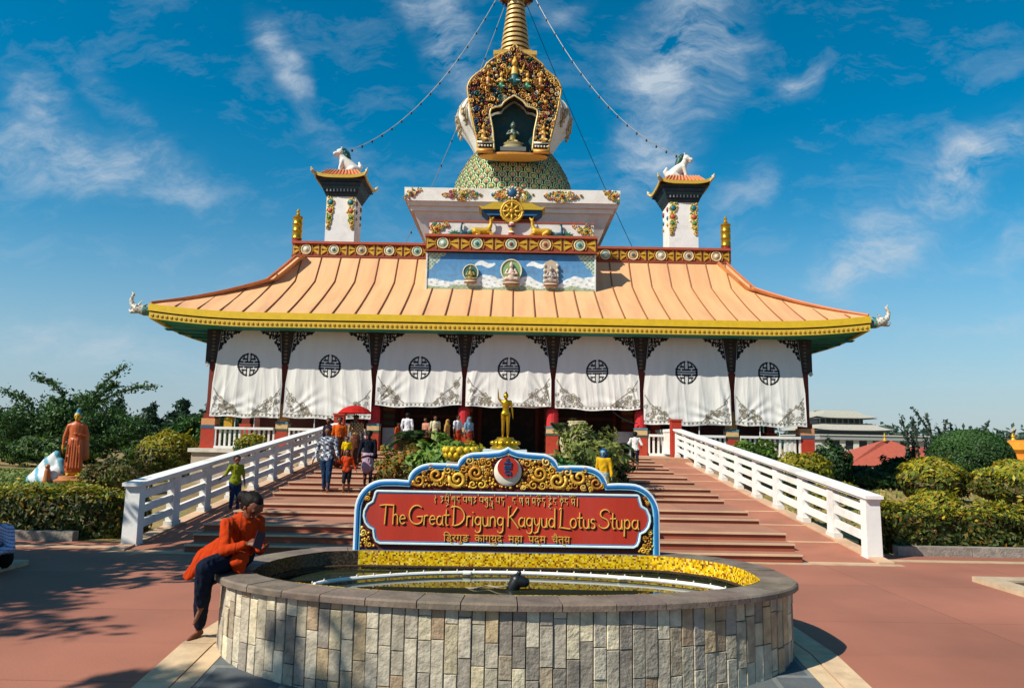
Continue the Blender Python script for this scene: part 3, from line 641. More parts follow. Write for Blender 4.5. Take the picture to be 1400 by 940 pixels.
# door openings and carved pillars on the porch wall
for x in (-6.6, -3.3, 0, 3.3, 6.6):
    mb = MB(); mb.b2(x-1.15, x+1.15, 31.42, 31.49, 1.24, 4.4, '#1d1512' if x == 0 else '#2a1c16')
    mb.b2(x-1.3, x-1.15, 31.36, 31.49, 1.24, 4.55, '#6d2c1c'); mb.b2(x+1.15, x+1.3, 31.36, 31.49, 1.24, 4.55, '#6d2c1c'); mb.b2(x-1.15, x+1.15, 31.36, 31.49, 4.4, 4.55, '#6d2c1c')
    if x: mb.b2(x-.03, x+.03, 31.38, 31.42, 1.24, 4.4, '#5a3020'); mb.b2(x-1.15, x+1.15, 31.385, 31.425, 2.6, 2.72, '#5a3020')
    P(mb, 'doorway')
for x in (-5, -1.75, 1.75, 5):
    mb = MB(); mb.b2(x-.22, x+.22, 30.9, 31.3, 1.24, 5.6, '#6b2a1d')
    for i in range(14): mb.b2(x-.24, x+.24, 30.88, 30.95, 1.35+i*.3, 1.5+i*.3, jit(random.choice(['#8a5a28', '#7a3a22', '#3f5a4a']), .1))
    P(mb, 'carved_pillar')
for x in (-4.35, 4.35):
    mb = MB(); mb.b2(x-.36, x+.36, 27.7, 27.76, 1.24, 2.1, '#8f9396'); P(mb, 'grey_panel')
CX = [-11.0, -8.3, -4.95, -1.64, 1.64, 4.9, 8.25, 11.0]
for i, x in enumerate(CX):
    e = i in (0, 7); mid = i in (3, 4, 5, 2)
    col = P(MB().b2(x-.13, x+.13, 27.1, 27.36, 2.45, 4.6, lin('#6e2619')), 'column')
    mb = MB(); mb.b2(x-.27, x+.27, 27.04, 27.42, 4.35, 5.62, '#2b2321')     # dark carved upper shaft
    for k in range(9):
        z = 4.42+k*.135; mb.ball((x, 27.03, z+.03), (.07, .04, .045), jit(random.choice(['#5f5a50', '#4a4640', '#6d5a3a']), .1), 8, 5)
    mb.build('carved_capital', 'paint', col)
    for q in (-.19, .19):
        mb = MB(); mb.prism([(x+q-.09, 4.32), (x+q, 4.23), (x+q+.09, 4.32), (x+q, 4.41)], 26.98, 27.04, lin('#b8b2a6')); mb.build('stud', 'paint', col)
    mb = MB()
    if e:
        mb.b2(x-.25, x+.25, 27.0, 27.5, 1.2, 1.95, '#a8311b'); mb.b2(x-.26, x+.26, 26.99, 27.51, 1.95, 2.08, '#37536b'); mb.b2(x-.25, x+.25, 27.0, 27.5, 2.08, 2.32, '#c98a5a'); mb.b2(x-.2, x+.2, 27.05, 27.45, 2.32, 2.5, '#7c2a20')
    else:
        mb.b2(x-.22, x+.22, 27.0, 27.44, 1.2, 1.9, '#a5351d'); mb.b2(x-.23, x+.23, 26.99, 27.45, 1.9, 1.98, '#2f4d3d'); mb.b2(x-.22, x+.22, 27.0, 27.44, 1.98, 2.16, '#c8a574'); mb.b2(x-.23, x+.23, 26.99, 27.45, 2.16, 2.24, '#4c7a86')
        mb.lathe([(.22, 0), (.22, .5), (.18, .62), (.1, .68)], (x, 27.2, 2.24), '#b8242a' if mid else '#b8864e', 14)
    mb.build('painted_base', 'paint', col)
mb = MB(); mb.b2(-11.3, 11.3, 27.1, 27.5, 5.42, 5.66, '#2b2320')
for i in range(140): x = -11.2+i*.16; mb.b2(x-.05, x+.05, 27.05, 27.1, 5.46, 5.6, jit(random.choice(['#6b4a2a', '#3d4a50', '#5a2a20']), .15))
P(mb, 'beam')
for x in [(CX[i]+CX[i+1])/2+q for i in range(7) for q in (0,)]:
    pass
# side colonnade (seen from a step to the side)
for s in (-1, 1):
    for y in (31, 35, 39, 43, 47):
        mb = MB(); mb.b2(s*11-.16, s*11+.16, y-.16, y+.16, 1.24, 5.7, '#6e2619'); mb.b2(s*11-.24, s*11+.24, y-.24, y+.24, 1.2, 2.2, '#a5351d'); P(mb, 'side_column')
    mb = MB(); mb.b2(s*10.8, s*11.2, 27.5, 49, 5.35, 5.66, '#2b2320'); P(mb, 'side_beam')
# picket balustrades in the outer bays
for i in (0, 1, 5, 6):
    a, b = CX[i]+.28, CX[i+1]-.28
    mb = MB(); mb.b2(a, b, 26.95, 27.15, 1.24, 1.33, '#d8d5cf'); mb.b2(a, b, 26.93, 27.17, 1.93, 2.02, '#dedbd5'); n = int((b-a)/.17)
    for k in range(n+1): mb.b2(a+k*(b-a)/n-.035, a+k*(b-a)/n+.035, 27.02, 27.09, 1.33, 1.93, '#d8d5cf')
    P(mb, 'picket_rail', 'white')
    mb = MB()
    for q in (.33, .66): mb.tube([(a+(b-a)*q, 27.0, 2.02), (a+(b-a)*q, 27.0, 2.6)], .018, '#c8c8c8', 6)
    P(mb, 'curtain_pole')

# ---- roof
EW, EY, EZ = 13.0, 26.12, 6.12
def upturn(u):      # lift towards the corners, u = distance to centre / half length
    return .0+.26*max(0, (abs(u)-.68)/.32)**2.2
LV = [(EW, EY, EZ), (10.05, 29.5, 8.02), (9.15, 30.4, 9.3)]
# side profile helper: point on the front slope
def rp(x, t):       # t 0 eave .. 1 break .. 2 top
    i = 0 if t < 1 else 1; f = t-i; W0, Y0, Z0 = LV[i]; W1, Y1, Z1 = LV[min(2, i+1)]
    W = W0+(W1-W0)*f; y = Y0+(Y1-Y0)*f; z = Z0+(Z1-Z0)*f
    z -= .05*math.sin(PI*f)*(1 if i == 0 else .4); z += upturn(x/EW)*max(0, 1-t)**2
    return W, y, z
YC = EY+EW
for name_, side in (('front_roof', 0), ('back_roof', 2), ('side_roof', 1), ('side_roof', 3)):
    mb = MB(); T = [0, .25, .5, .75, 1, 1.33, 1.66, 2]; nx = 40; vs = []
    for t in T:
        for k in range(nx+1):
            u = -1+2*k/nx; W, y, z = rp(u*EW if t == 0 else 0, t); z = rp(u*EW, t)[2]
            p = Vector((u*W, y-YC, z)); p = Matrix.Rotation(side*PI/2, 3, 'Z')@p; vs.append(p+Vector((0, YC, 0)))
    fs = [(i*(nx+1)+k, i*(nx+1)+k+1, (i+1)*(nx+1)+k+1, (i+1)*(nx+1)+k) for i in range(len(T)-1) for k in range(nx)]
    mb.add(vs, fs, '#d8a474'); rf = P(mb, name_, 'roof', True)
    mb = MB(); k = 0; x = -EW+.3
    xs = [i*.815+.1 for i in range(-16, 17)]
    for x in xs:
        pts = []
        for t in [q/8 for q in range(17)]:
            W, y, z = rp(x, t)
            if abs(x) > W-.05: break
            pts.append(Vector((x, y-YC, z+.03)))
        if len(pts) > 1:
            # only where the central box does not stand
            pts = [Matrix.Rotation(side*PI/2, 3, 'Z')@p+Vector((0, YC, 0)) for p in pts]; mb.tube(pts, .03, '#84512e', 4)
    mb.build('standing_seams', 'roof', rf)
for sx in (-1, 1):
    mb = MB(); pts = []
    for t in [q/8 for q in range(17)]:
        W, y, z = rp(EW, t); pts.append((sx*W, y, z+.05))
    mb.tube(pts, .05, '#b5693f', 6); P(mb, 'hip_ridge', 'roof')
# eaves: fascia, soffit
def eave_band(z0, z1, out, col, name, m, mb=None):
    mb = mb or MB(); nx = 60
    for side in range(4):
        vs = []
        for k in range(nx+1):
            u = -1+2*k/nx; up = upturn(u); e = EW+out
            if side % 2 == 0: pass
            for zz, o2 in ((z0, e-.12), (z0, e), (z1, e), (z1, e-.12)):
                p = Matrix.Rotation(side*PI/2, 3, 'Z')@Vector((u*o2, -(YC-EY)-out+(e-o2), zz+up)) ; vs.append(p+Vector((0, YC, 0)))
        fs = [(k*4+a, (k+1)*4+a, (k+1)*4+(a+1) % 4, k*4+(a+1) % 4) for k in range(nx) for a in range(4)]
        mb.add(vs, fs, col)
    return P(mb, name, m)
# the plan is square-ish: depth half equals YC-EY
eave_band(5.88, 6.13, .06, '#d8b224', 'gold_fascia', 'gloss')
eave_band(5.82, 5.88, .0, '#3a1c10', 'fascia_gap', 'paint')
mb = MB()
for k in range(150):
    x = -12.9+k*25.8/149; z = 5.71+upturn(x/EW); mb.ball((x, EY-.035, z), (.06, .03, .06), '#a87a10', 6, 5)
eave_band(5.60, 5.82, .03, '#cfae38', 'gold_valance', 'gloss', mb)
mb = MB(); E_ = EW-.06
vs = []; nx = 40
for k in range(nx+1): u = -1+2*k/nx; vs += [(u*E_, EY+.08, 5.66+upturn(u)), (u*11.25, 27.12, 5.60)]
mb.add(vs, [(2*k, 2*k+1, 2*k+3, 2*k+2) for k in range(nx)], '#2f8f8c')
for s in (-1, 1):
    vs = []
    for k in range(nx+1):
        u = k/nx; y = EY+.08+u*(2*(YC-EY)-.16); vs += [(s*E_, y, 5.66+upturn(-1+2*u)), (s*11.25, 27.12+u*(2*(YC-27.12)), 5.60)]
    mb.add(vs, [(2*k, 2*k+2, 2*k+3, 2*k+1) for k in range(nx)], '#2f8f8c')
mb.add([(-11.3, 27.1, 5.70), (11.3, 27.1, 5.70), (11.3, 49, 5.70), (-11.3, 49, 5.70)], [(0, 1, 2, 3)], '#3a2a22')
for s in (-1, 1):
    for y in np.arange(27.2, 49, 1.1): mb.hexa([(s*11.2, y, 5.50), (s*12.9, y, 5.58), (s*12.9, y+.12, 5.58), (s*11.2, y+.12, 5.50), (s*11.2, y, 5.6), (s*13.0, y, 5.66), (s*12.9, y+.12, 5.66), (s*11.2, y+.12, 5.6)], '#1f6f70')
P(mb, 'soffit')
# ---- parapet frieze
def frieze(x0, x1, y, z0, z1, n, name, hollow=False):
    mb = MB(); h = z1-z0; mb.b2(x0, x1, y, y+.35, z0, z1, '#8c3a22'); mb.b2(x0-.03, x1+.03, y-.1, y+.4, z1-.10, z1, '#a34e34'); mb.b2(x0-.02, x1+.02, y-.06, y+.3, z0, z0+.07, '#8c3f2a')
    f = P(mb, name); w_ = (x1-x0)/n
    for i in range(n):
        cx = x0+w_*(i+.5); cz = (z0+z1)/2-.01; r = h*.30
        mb = MB(); mb.tube([(cx+r*math.cos(a*PI/8), y-.03, cz+r*math.sin(a*PI/8)) for a in range(17)], .028, '#d8c89c', 6)
        mb.ball((cx, y-.01, cz), (r*.85, .05, r*.85), jit(random.choice(['#b9b49c', '#8fb0a0', '#b8936a']), .1), 12, 6)
        mb.ball((cx, y-.05, cz), (r*.4, .04, r*.4), jit(random.choice(['#7a3a2a', '#d8d2c0', '#3f6a6a']), .1), 8, 5); mb.build('medallion', 'gloss', f)
        mb = MB()
        for s in (-1, 1):
            a = cx+s*r*1.25; b = cx+s*(w_/2-.06)
            if abs(b-a) < .1: continue
            for q in (-1, 1):
                mb.prism([(a, cz+q*.02), (b, cz+q*h*.34), (b, cz+q*h*.07), ((a+b)/2, cz+q*.02)], y-.03, y+.01, lin(jit('#c79a28', .15)))
            mb.prism([(b-s*.02, cz-.05), (b-s*.12, cz), (b-s*.02, cz+.05)], y-.04, y, lin('#5a1c10'))
        for s in (-1, 1): mb.b2(cx+s*(w_/2-.045), cx+s*(w_/2-.1), y-.035, y+.01, z0+.1, z1-.13, '#c49a34'); mb.tube([(cx+s*r*1.15, y-.02, cz-h*.3), (cx+s*r*1.5, y-.02, cz), (cx+s*r*1.15, y-.02, cz+h*.3)], .022, '#b8862c', 5)
        mb.b2(cx+w_/2-.03, cx+w_/2+.03, y-.04, y+.01, z0+.07, z1-.1, '#6a2414'); mb.build('gilt_leaves', 'goldpaint', f)
    return f
frieze(-9.32, -3.42, 30.4, 9.28, 9.95, 5, 'roof_parapet'); frieze(3.42, 9.32, 30.4, 9.28, 9.95, 5, 'roof_parapet')
for s in (-1, 1): P(MB().b2(s*9.32, s*9.0, 30.76, 46.5, 9.28, 9.95, '#8c3a22'), 'side_parapet')
# ---- central box with painted relief panel
mb = MB(); mb.b2(-3.38, 3.38, 28.98, 31, 7.3, 9.2, '#c9c4b8'); P(mb, 'centre_box')
nx, nz = 220, 64; X_ = np.linspace(-3.38, 3.38, nx+1); Z_ = np.linspace(7.5, 9.2, nz+1); GX, GZ = np.meshgrid(X_, Z_)
def nz1(x, seed, f): return sum(np.sin(x*f*k+seed*k*1.7)/k for k in (1, 2.3, 4.1, 7.7))
ridge = 8.06+.13*nz1(GX, 1.3, 1.7)+.16*np.abs(np.sin(GX*1.4+.6)); ridge2 = 7.84+.05*nz1(GX, 4.1, 2.9)
Cc = np.zeros(GX.shape+(3,), dtype=np.float32); Cc[:] = lin('#3f7fb4'); k = np.clip((9.2-GZ)/1.5, 0, 1)[..., None]; Cc = Cc*(1-k*.4)+np.array(lin('#8fb8cc'))*k*.4
cl_ = (((GX % 2.1-1.05)/.42)**2+((GZ-8.75-.05*np.sin(GX*9))/.1)**2 < 1); Cc[cl_ & (np.abs(GX) < 2.2)] = lin('#dfe6e6')
Cc[GZ < ridge] = lin('#dfe3e0'); mot = (np.sin(GX*17+GZ*9)*np.sin(GZ*23-GX*5) > .55) & (GZ < ridge); Cc[mot] = lin('#a9bcc0'); Cc[GZ < ridge2] = lin('#9fae90'); Cc[(GZ < ridge2) & (np.sin(GX*31)*np.sin(GZ*37) > .4)] = lin('#7f936f')
dc = np.minimum(GX+3.38, 3.38-GX)+(9.2-GZ)*.9; cor = dc < .75+.05*np.sin(GX*25); Cc[cor] = lin('#b8c4b0'); Cc[cor & (np.sin(GX*38)*np.sin(GZ*38) > .1)] = lin('#5f8a80')
V_ = np.stack([GX, np.full(GX.shape, 28.975)-.012*(GZ < ridge), GZ], -1).reshape(-1, 3)
F_ = np.array([(i*(nx+1)+j, i*(nx+1)+j+1, (i+1)*(nx+1)+j+1, (i+1)*(nx+1)+j) for i in range(nz) for j in range(nx)])
npmesh('sky_mural', V_, F_, Cc.reshape(-1, 3), 'paint', tp)
mb = MB(); mb.b2(-3.44, -3.38, 28.93, 29.0, 7.5, 9.2, '#cfd3cc'); mb.b2(3.38, 3.44, 28.93, 29.0, 7.5, 9.2, '#cfd3cc'); P(mb, 'mural_frame')
frieze(-3.46, 3.46, 28.86, 9.22, 9.93, 5, 'centre_frieze')
def deity(name, c, s, body, halo, kind):
    x, y, z = c; rt = P(MB().lathe([(.0, 0), (.34, .01), (.36, .06), (.30, .10), (.34, .15), (.28, .19)], (x, y, z), ['#a8917c', '#6a4436', '#c8b8a0'], 18, s, s*.5), name, 'gloss', True)
    mb = MB(); 
    if kind: mb.prism([(x+s*.42*math.cos(a*PI/14), z+s*(.62+.45*math.sin(a*PI/14))) for a in range(28)], y+.02, y+.07, lin(halo)); mb.tube([(x+s*.42*math.cos(a*PI/14), y+.01, z+s*(.62+.45*math.sin(a*PI/14))) for a in range(29)], .03*s, '#d8d0b0', 6)
    else:
        mb.prism([(x-s*.38, z+.15), (x+s*.38, z+.15), (x+s*.3, z+s*1.15), (x, z+s*1.28), (x-s*.3, z+s*1.15)], y+.02, y+.07, lin(halo))
        for k in range(8): mb.ball((x+(-1 if k % 2 else 1)*s*.3, y, z+s*(.25+.25*(k//2))), (.07*s, .04, .08*s), '#c8c0b0', 7, 5)
    mb.build('halo', 'gloss', rt)
    mb = MB(); q = lambda a, b, c_=0: (x+a*s, y-.05+c_, z+b*s)
    mb.cap(q(-.2, .26), q(.22, .25), .09*s, .09*s); mb.cap(q(0, .26), q(0, .52), .15*s, .13*s, .7); mb.cap(q(0, .52), q(0, .72), .13*s, .045*s, .7); mb.ball(q(0, .8, -.02), (.085*s, .085*s, .1*s), (1, 1, 1)); mb.cap(q(0, .88, -.02), q(0, .97), .06*s, .02*s)
    for e in (-1, 1): mb.cap(q(e*.15, .64), q(e*.24, .46, -.03), .045*s, .04*s); mb.cap(q(e*.24, .46, -.03), q(e*.06, .45, -.08), .04*s, .03*s)
    organic(mb, 'figure', 'gloss', rt, .014, 2, body)
    return rt
deity('relief_figure', (-1.62, 28.86, 7.93), .72, '#8a7a3a', '#3f6a58', 1); deity('relief_figure', (0.02, 28.84, 7.88), .98, '#c8b0a0', '#7fa06a', 1); deity('relief_figure', (1.62, 28.86, 7.86), .86, '#9a9088', '#b8a890', 0)
# ---- ornaments wall on top of the box
mb = MB(); mb.b2(-3.4, 3.4, 29.4, 29.7, 9.9, 10.62, '#d9d4cc'); mb.b2(-3.42, 3.42, 29.37, 29.72, 10.62, 10.68, '#a04a34'); P(mb, 'ornament_wall', 'white')
def flower_cluster(name, cx, cz, y, wx, hz, n, shape='diamond', par=None):
    mb = MB()
    for k in range(n):
        for _ in range(30):
            u, v = random.uniform(-1, 1), random.uniform(-1, 1)
            if shape == 'diamond' and abs(u)+abs(v) > 1: continue
            if shape == 'cornerL' and (u+1)/2+(1-v)/2*1.0 > 1.15: continue
            if shape == 'cornerR' and (1-u)/2+(1-v)/2*1.0 > 1.15: continue
            break
        x, z = cx+u*wx, cz+v*hz; r = min(wx, hz)*random.uniform(.15, .28)
        c = random.choice(['#b98a1c', '#c79a30', '#8a6a10', '#c79a30', '#3f7a4a', '#a83a2a', '#d8cfa0', '#2a6a7a'])
        if random.random() < .5: p = spiral(x, z, r, 1.3, random.uniform(0, 6), random.choice((-1, 1)), 12); mb.tube([(a, y-.02, b) for a, b in p], r*.28, jit(c, .1), 5)
        else: mb.ball((x, y-.01, z), (r*.7, .04, r*.7), jit(c, .1), 7, 5)
    r = min(wx, hz)*.34; cc = (cx, cz) if shape == 'diamond' else (cx-(wx*.35 if shape == 'cornerL' else -wx*.35), cz+hz*.1)
    for k in range(8): a = k*PI/4; mb.ball((cc[0]+r*.8*math.cos(a), y-.03, cc[1]+r*.8*math.sin(a)), (r*.36, .04, r*.36), '#c89a2c', 7, 5)
    mb.ball((cc[0], y-.05, cc[1]), (r*.6, .07, r*.6), random.choice(['#1f5f6a', '#8a2418', '#2a6a48']), 9, 6)
    return P(mb, name, 'gloss', 'all', par)
for s, q in ((-1, 'cornerL'), (1, 'cornerR')): flower_cluster('gilt_corner', s*2.95, 10.27, 29.39, .42, .33, 46, q)
def plant_relief(x):
    mb = MB()
    for a in range(-3, 4): mb.tube([(x, 29.36, 9.98), (x+math.sin(a*.35)*.2, 29.34, 9.98+math.cos(a*.35)*.22), (x+math.sin(a*.42)*.36, 29.34, 9.98+math.cos(a*.42)*.3)], [.04, .035, .008], '#1f6a48', 6)
    P(mb, 'painted_plant', 'gloss')
plant_relief(-2.35); plant_relief(2.3)
for s in (-1, 1):
    mb = MB(); x = s*1.98
    mb.chain([(x-s*.12, 29.3, 10.12), (x+s*.05, 29.3, 10.1), (x+s*.1, 29.3, 10.28), (x+s*.08, 29.3, 10.5)], [.09, .12, .045, .035], col=lin('#0f4a5a')); mb.ball((x+s*.06, 29.3, 10.54), .05, '#123f4f'); mb.tube([(x+s*.03, 29.3, 10.53), (x-s*.07, 29.3, 10.51)], [.02, .004], '#b98a28', 5)
    mb.tube([(x-s*.1, 29.3, 10.1), (x-s*.3, 29.3, 10.16), (x-s*.42, 29.3, 10.3)], [.07, .09, .03], '#1a6a58', 7); mb.tube([(x, 29.3, 10.02), (x, 29.3, 9.93)], .015, '#5a4a3a', 5)
    t = thing('peacock_figure', 'painted blue green peacock on the %s side of the golden wheel' % ('left' if s < 0 else 'right'), 'statue', (x, 29.3, 9.93), 0, 'peacock figures'); me = mb.build('peacock_body', 'gloss', t, True)
# doorway with little gold canopy behind the wheel
mb = MB(); mb.b2(-1.0, 1.0, 30.2, 30.9, 9.9, 11.2, '#7a2a1a'); 
for i in range(4): mb.b2(-.8+i*.1, -.77+i*.1, 30.16, 30.2, 10+i*.1, 11-i*.1, '#b08a5a'); mb.b2(.77-i*.1, .8-i*.1, 30.16, 30.2, 10+i*.1, 11-i*.1, '#b08a5a'); mb.b2(-.8+i*.1, .8-i*.1, 30.16, 30.2, 10.97-i*.1, 11-i*.1, '#b08a5a')
P(mb, 'shrine_door')
mb = MB(); mb.prism([(-1.0, 11.1), (1.0, 11.1), (1.3, 11.33), (-1.3, 11.33)], 29.9, 30.9, lin('#175a86')); P(mb, 'shrine_eave')
mb = MB(); mb.prism([(-1.42, 11.48), (-1.25, 11.33), (1.25, 11.33), (1.42, 11.48), (1.2, 11.44), (.8, 11.62), (-.8, 11.62), (-1.2, 11.44)], 29.8, 30.9, lin('#c9a52a')); P(mb, 'shrine_roof', 'goldpaint')
# ---- stupa base, dome, niche, spire
YS = 36.0
def sq(mb, z0, h0, z1, h1, col): mb.hexa([(-h0, YS-h0, z0), (h0, YS-h0, z0), (h0, YS+h0, z0), (-h0, YS+h0, z0), (-h1, YS-h1, z1), (h1, YS-h1, z1), (h1, YS+h1, z1), (-h1, YS+h1, z1)], lin(col))
mb = MB(); sq(mb, 9.3, 3.75, 10.3, 3.8, '#dcd7cd'); sq(mb, 10.3, 3.8, 11.75, 4.4, '#dcd7cd'); sq(mb, 11.75, 4.5, 11.95, 4.52, '#e0dcd2'); sq(mb, 11.95, 4.62, 12.13, 4.68, '#dcd7cd'); P(mb, 'stupa_base', 'white')
mb = MB(); sq(mb, 12.13, 4.75, 12.72, 4.78, '#e2ded6'); sb = P(mb, 'cornice_slab', 'white')
yf = YS-4.77
for cx, wx, sh in ((-2.2, .95, 'diamond'), (0, 1.05, 'diamond'), (2.2, .95, 'diamond')): flower_cluster('gilt_flowers', cx, 12.42, yf, wx, .30 if cx else .44, 110, sh, sb)
for s, q in ((-1, 'cornerL'), (1, 'cornerR')): flower_cluster('gilt_flowers', s*4.35, 12.42, yf, .40, .29, 34, q, sb)
mb = MB(); mb.ball((0, yf-.06, 12.52), (.2, .1, .2), '#1f4f76', 14, 8)
for k in range(12): a = k*PI/6; mb.ball((.26*math.cos(a), yf-.09, 12.52+.26*math.sin(a)), .05, '#d8d4c0', 6, 5)
mb.build('blue_boss', 'gloss', sb, 'all')
def rad(z): # profile of the scaled drum
    return float(np.interp(z, [12.6, 13.6, 14.4, 15.0, 15.5, 15.9, 16.25, 16.5], [3.1, 3.06, 2.9, 2.64, 2.36, 2.08, 1.75, 1.6]))
pf = [(rad(12.7+i*.18), 12.7+i*.18) for i in range(21)]
mb = MB(); mb.lathe(pf, (0, YS, 0), '#27332c', 48); dr = P(mb, 'scaled_drum', 'gloss', True)
mb = MB(); rows = 12; nn_ = 38
for r_ in range(rows):
    zb = 13.1+r_*.275
    for k in range(nn_):
        a0 = 2*PI*(k+.5*(r_ % 2))/nn_
        if math.sin(a0) > .35: continue
        for lay, (sc_, cl_) in enumerate(((1.02, '#16241e'), (.84, '#c9cc98'), (.68, random.choice(['#176a38', '#207a44', '#185a40'])), (.42, '#c9bc80'), (.25, random.choice(['#b83a30', '#c85a70', '#7a2a5a', '#b98a2a'])))):
            ring_ = []; wdt = PI/nn_*1.02*sc_; hgt = .36*sc_; z0 = zb+.12*(1-sc_)
            for q in range(9):
                tt = PI*q/8; aa = a0+wdt*math.cos(tt); zz = z0+hgt*.45+hgt*.5*math.sin(tt); rr_ = rad(zz)+.035+lay*.012+(rows-r_)*.0; ring_.append((rr_*math.cos(aa), YS+rr_*math.sin(aa), zz))
            for aa in (a0-wdt*.9, a0+wdt*.9): rr_ = rad(z0)+.035+lay*.012; ring_.append((rr_*math.cos(aa), YS+rr_*math.sin(aa), z0))
            mb.add(ring_, [tuple(range(11))], jit(cl_, .12))
mb.build('petal_scales', 'paint', dr)
mb = MB(); mb.lathe([(1.9, 16.0), (2.12, 16.5), (2.42, 17.0), (2.78, 17.45), (2.96, 17.85), (2.9, 18.25), (2.66, 18.65), (2.3, 18.95), (1.8, 19.3), (1.3, 19.6), (1.1, 20.5)], (0, YS, 0), '#e4e0d8', 56); dm = P(mb, 'white_dome', 'white', True)
def dome_r(z): return float(np.interp(z, [16.0, 16.5, 17.0, 17.45, 17.85, 18.25, 18.65, 18.95], [1.9, 2.12, 2.42, 2.78, 2.96, 2.9, 2.66, 2.3]))
for s in (-1, 1):
    mb = MB()
    for zt_, dep, w_ in ((18.7, .8, .34), (18.4, .8, .28), (18.0, .6, .26)):
        for k in range(3):
            ac = R(-90+s*(58+k*20)); pts = []
            for q in range(13):
                u = -1+q/6; aa = ac+u*w_*.5; zz = zt_-dep*(1-u*u); r2 = dome_r(zz)+.03; pts.append((r2*math.cos(aa), YS+r2*math.sin(aa), zz))
            mb.tube(pts, .035, jit(random.choice(['#b8ae9a', '#a89a80', '#c8bea8']), .08), 5)
            p_ = pts[6]; mb.ball(p_, .09, jit('#a8823a', .1), 7, 5); mb.tube([p_, (p_[0], p_[1]-.01, p_[2]-.3)], [.05, .08], '#b0a488', 6)
    mb.build('garland_relief', 'paint', dm, 'all')
# niche
GY = 33.05
go = [(x*1.03, z) for x, z in [(1.62, 15.12), (1.74, 15.9), (2.06, 17.3), (2.2, 18.2), (2.2, 18.45), (2.0, 18.85), (1.72, 19.1), (1.42, 19.35), (1.32, 19.6), (1.0, 19.85), (.62, 20.1), (.35, 20.2), (0, 20.6)]]
nf = [(x, z) for x, z in go]+[(-x, z) for x, z in go[-2::-1]]
op = [(.90, 15.25), (.98, 16.2), (1.14, 17.05), (1.10, 17.25), (.88, 17.36), (.6, 17.4), (.5, 17.6), (.28, 17.78), (0, 17.95)]
oo = op+[(-x, z) for x, z in op[-2::-1]]
gau = P(MB().lathe([(.0, 0), (1.6, .01), (1.66, .07), (1.6, .12), (0, .13)], (0, GY+.42, 15.03), '#c98a3a', 30, 1, .3), 'niche', 'goldpaint', True)
mb = MB(); n1 = len(nf); k = len(oo)      # frame = outline with a hole, stitched as strips
def lerp_poly(Pp, n):
    d = [0]; 
    for i in range(len(Pp)-1): d.append(d[-1]+math.hypot(Pp[i+1][0]-Pp[i][0], Pp[i+1][1]-Pp[i][1]))
    return [(float(np.interp(d[-1]*i/n, d, [p[0] for p in Pp])), float(np.interp(d[-1]*i/n, d, [p[1] for p in Pp]))) for i in range(n+1)]
A = lerp_poly(nf, 60); B = lerp_poly(oo, 60)
for i in range(60):
    mb.hexa([(*[A[i][0]], GY+.5, A[i][1]), (A[i+1][0], GY+.5, A[i+1][1]), (B[i+1][0], GY+.5, B[i+1][1]), (B[i][0], GY+.5, B[i][1]), (A[i][0], GY, A[i][1]), (A[i+1][0], GY, A[i+1][1]), (B[i+1][0], GY, B[i+1][1]), (B[i][0], GY, B[i][1])], '#26221c')
mb.build('frame', 'paint', gau)
mb = MB(); mb.prism([(x*.99, z) for x, z in oo], GY+.75, GY+.8, lin('#1d4a4a'))
mb.b2(-1.25, 1.25, GY+.5, GY+3, 15.1, 15.25, '#274a44')
for s in (-1, 1): mb.b2(s*1.2, s*1.3, GY+.4, GY+.8, 15.2, 17.7, '#1d4040')
mb.build('recess', 'paint', gau)
mb = MB()
for dd, rr, cl in ((.0, .05, '#c89a40'), (-.08, .03, '#2a5a5a')): mb.tube([(x, GY-.04, z) for x, z in inset([(-a, b) for a, b in A], .04-dd)], rr, cl, 6)
mb.tube([(x, GY-.05, z) for x, z in B], .045, '#d8c080', 6); mb.tube([(x*1.08, GY-.03, z+.05) for x, z in B], .03, '#8a8fa0', 6)
for s in (-1, 1):
    mb.b2(s*.95, s*1.72, GY-.12, GY, 15.1, 15.28, '#c9893a'); mb.b2(s*.98, s*1.7, GY-.08, GY, 15.3, 15.55, '#2a2a28'); mb.b2(s*.95, s*1.72, GY-.1, GY, 15.55, 15.65, '#c8c4a8')
    for q in range(5): mb.ball((s*(1.05+q*.14), GY-.09, 15.42), .05, '#d8d4c0', 7, 5)
mb.build('gilt_edging', 'goldpaint', gau, 'all')
mb = MB(); tries = 0; pl = []
gc = ['#b9863a', '#c99a4c', '#a5702c', '#d0aa5c', '#8e5a20', '#b9863a', '#c99a4c', '#1f5048', '#7a2a20', '#b8ac88', '#24405a']
while tries < 9000:
    tries += 1; x = random.uniform(-2.2, 2.2); z = random.uniform(15.7, 20.4); r = random.choice([.15, .12, .09, .07, .05])
    if not inpoly(x, z, nf) or inpoly(x*.92, z-.08, oo) or inpoly(x, z, oo): continue
    if not (inpoly(x+r, z, nf) and inpoly(x-r, z, nf) and inpoly(x, z+r, nf)) or inpoly(x+r, z, oo) or inpoly(x-r, z, oo) or inpoly(x, z-r, oo): continue
    if any(math.hypot(x-a, z-b) < (c+r)*.8 for a, b, c in pl): continue
    pl.append((x, z, r)); cl = jit(random.choice(gc), .15)
    if r > .06 and random.random() < .85:
        p = spiral(x, z, r, 1.4, random.uniform(0, 6), random.choice((-1, 1)), 14); mb.tube([(a, GY-.06-.03*i/14, b) for i, (a, b) in enumerate(p)], [r*.28*(1.05-.4*i/14) for i in range(15)], cl, 6)
    else: mb.ball((x, GY-.04, z), (r*.85, .1, r*.85), cl, 8, 6)
mb.build('carved_scrolls', 'goldpaint', gau, 'all')
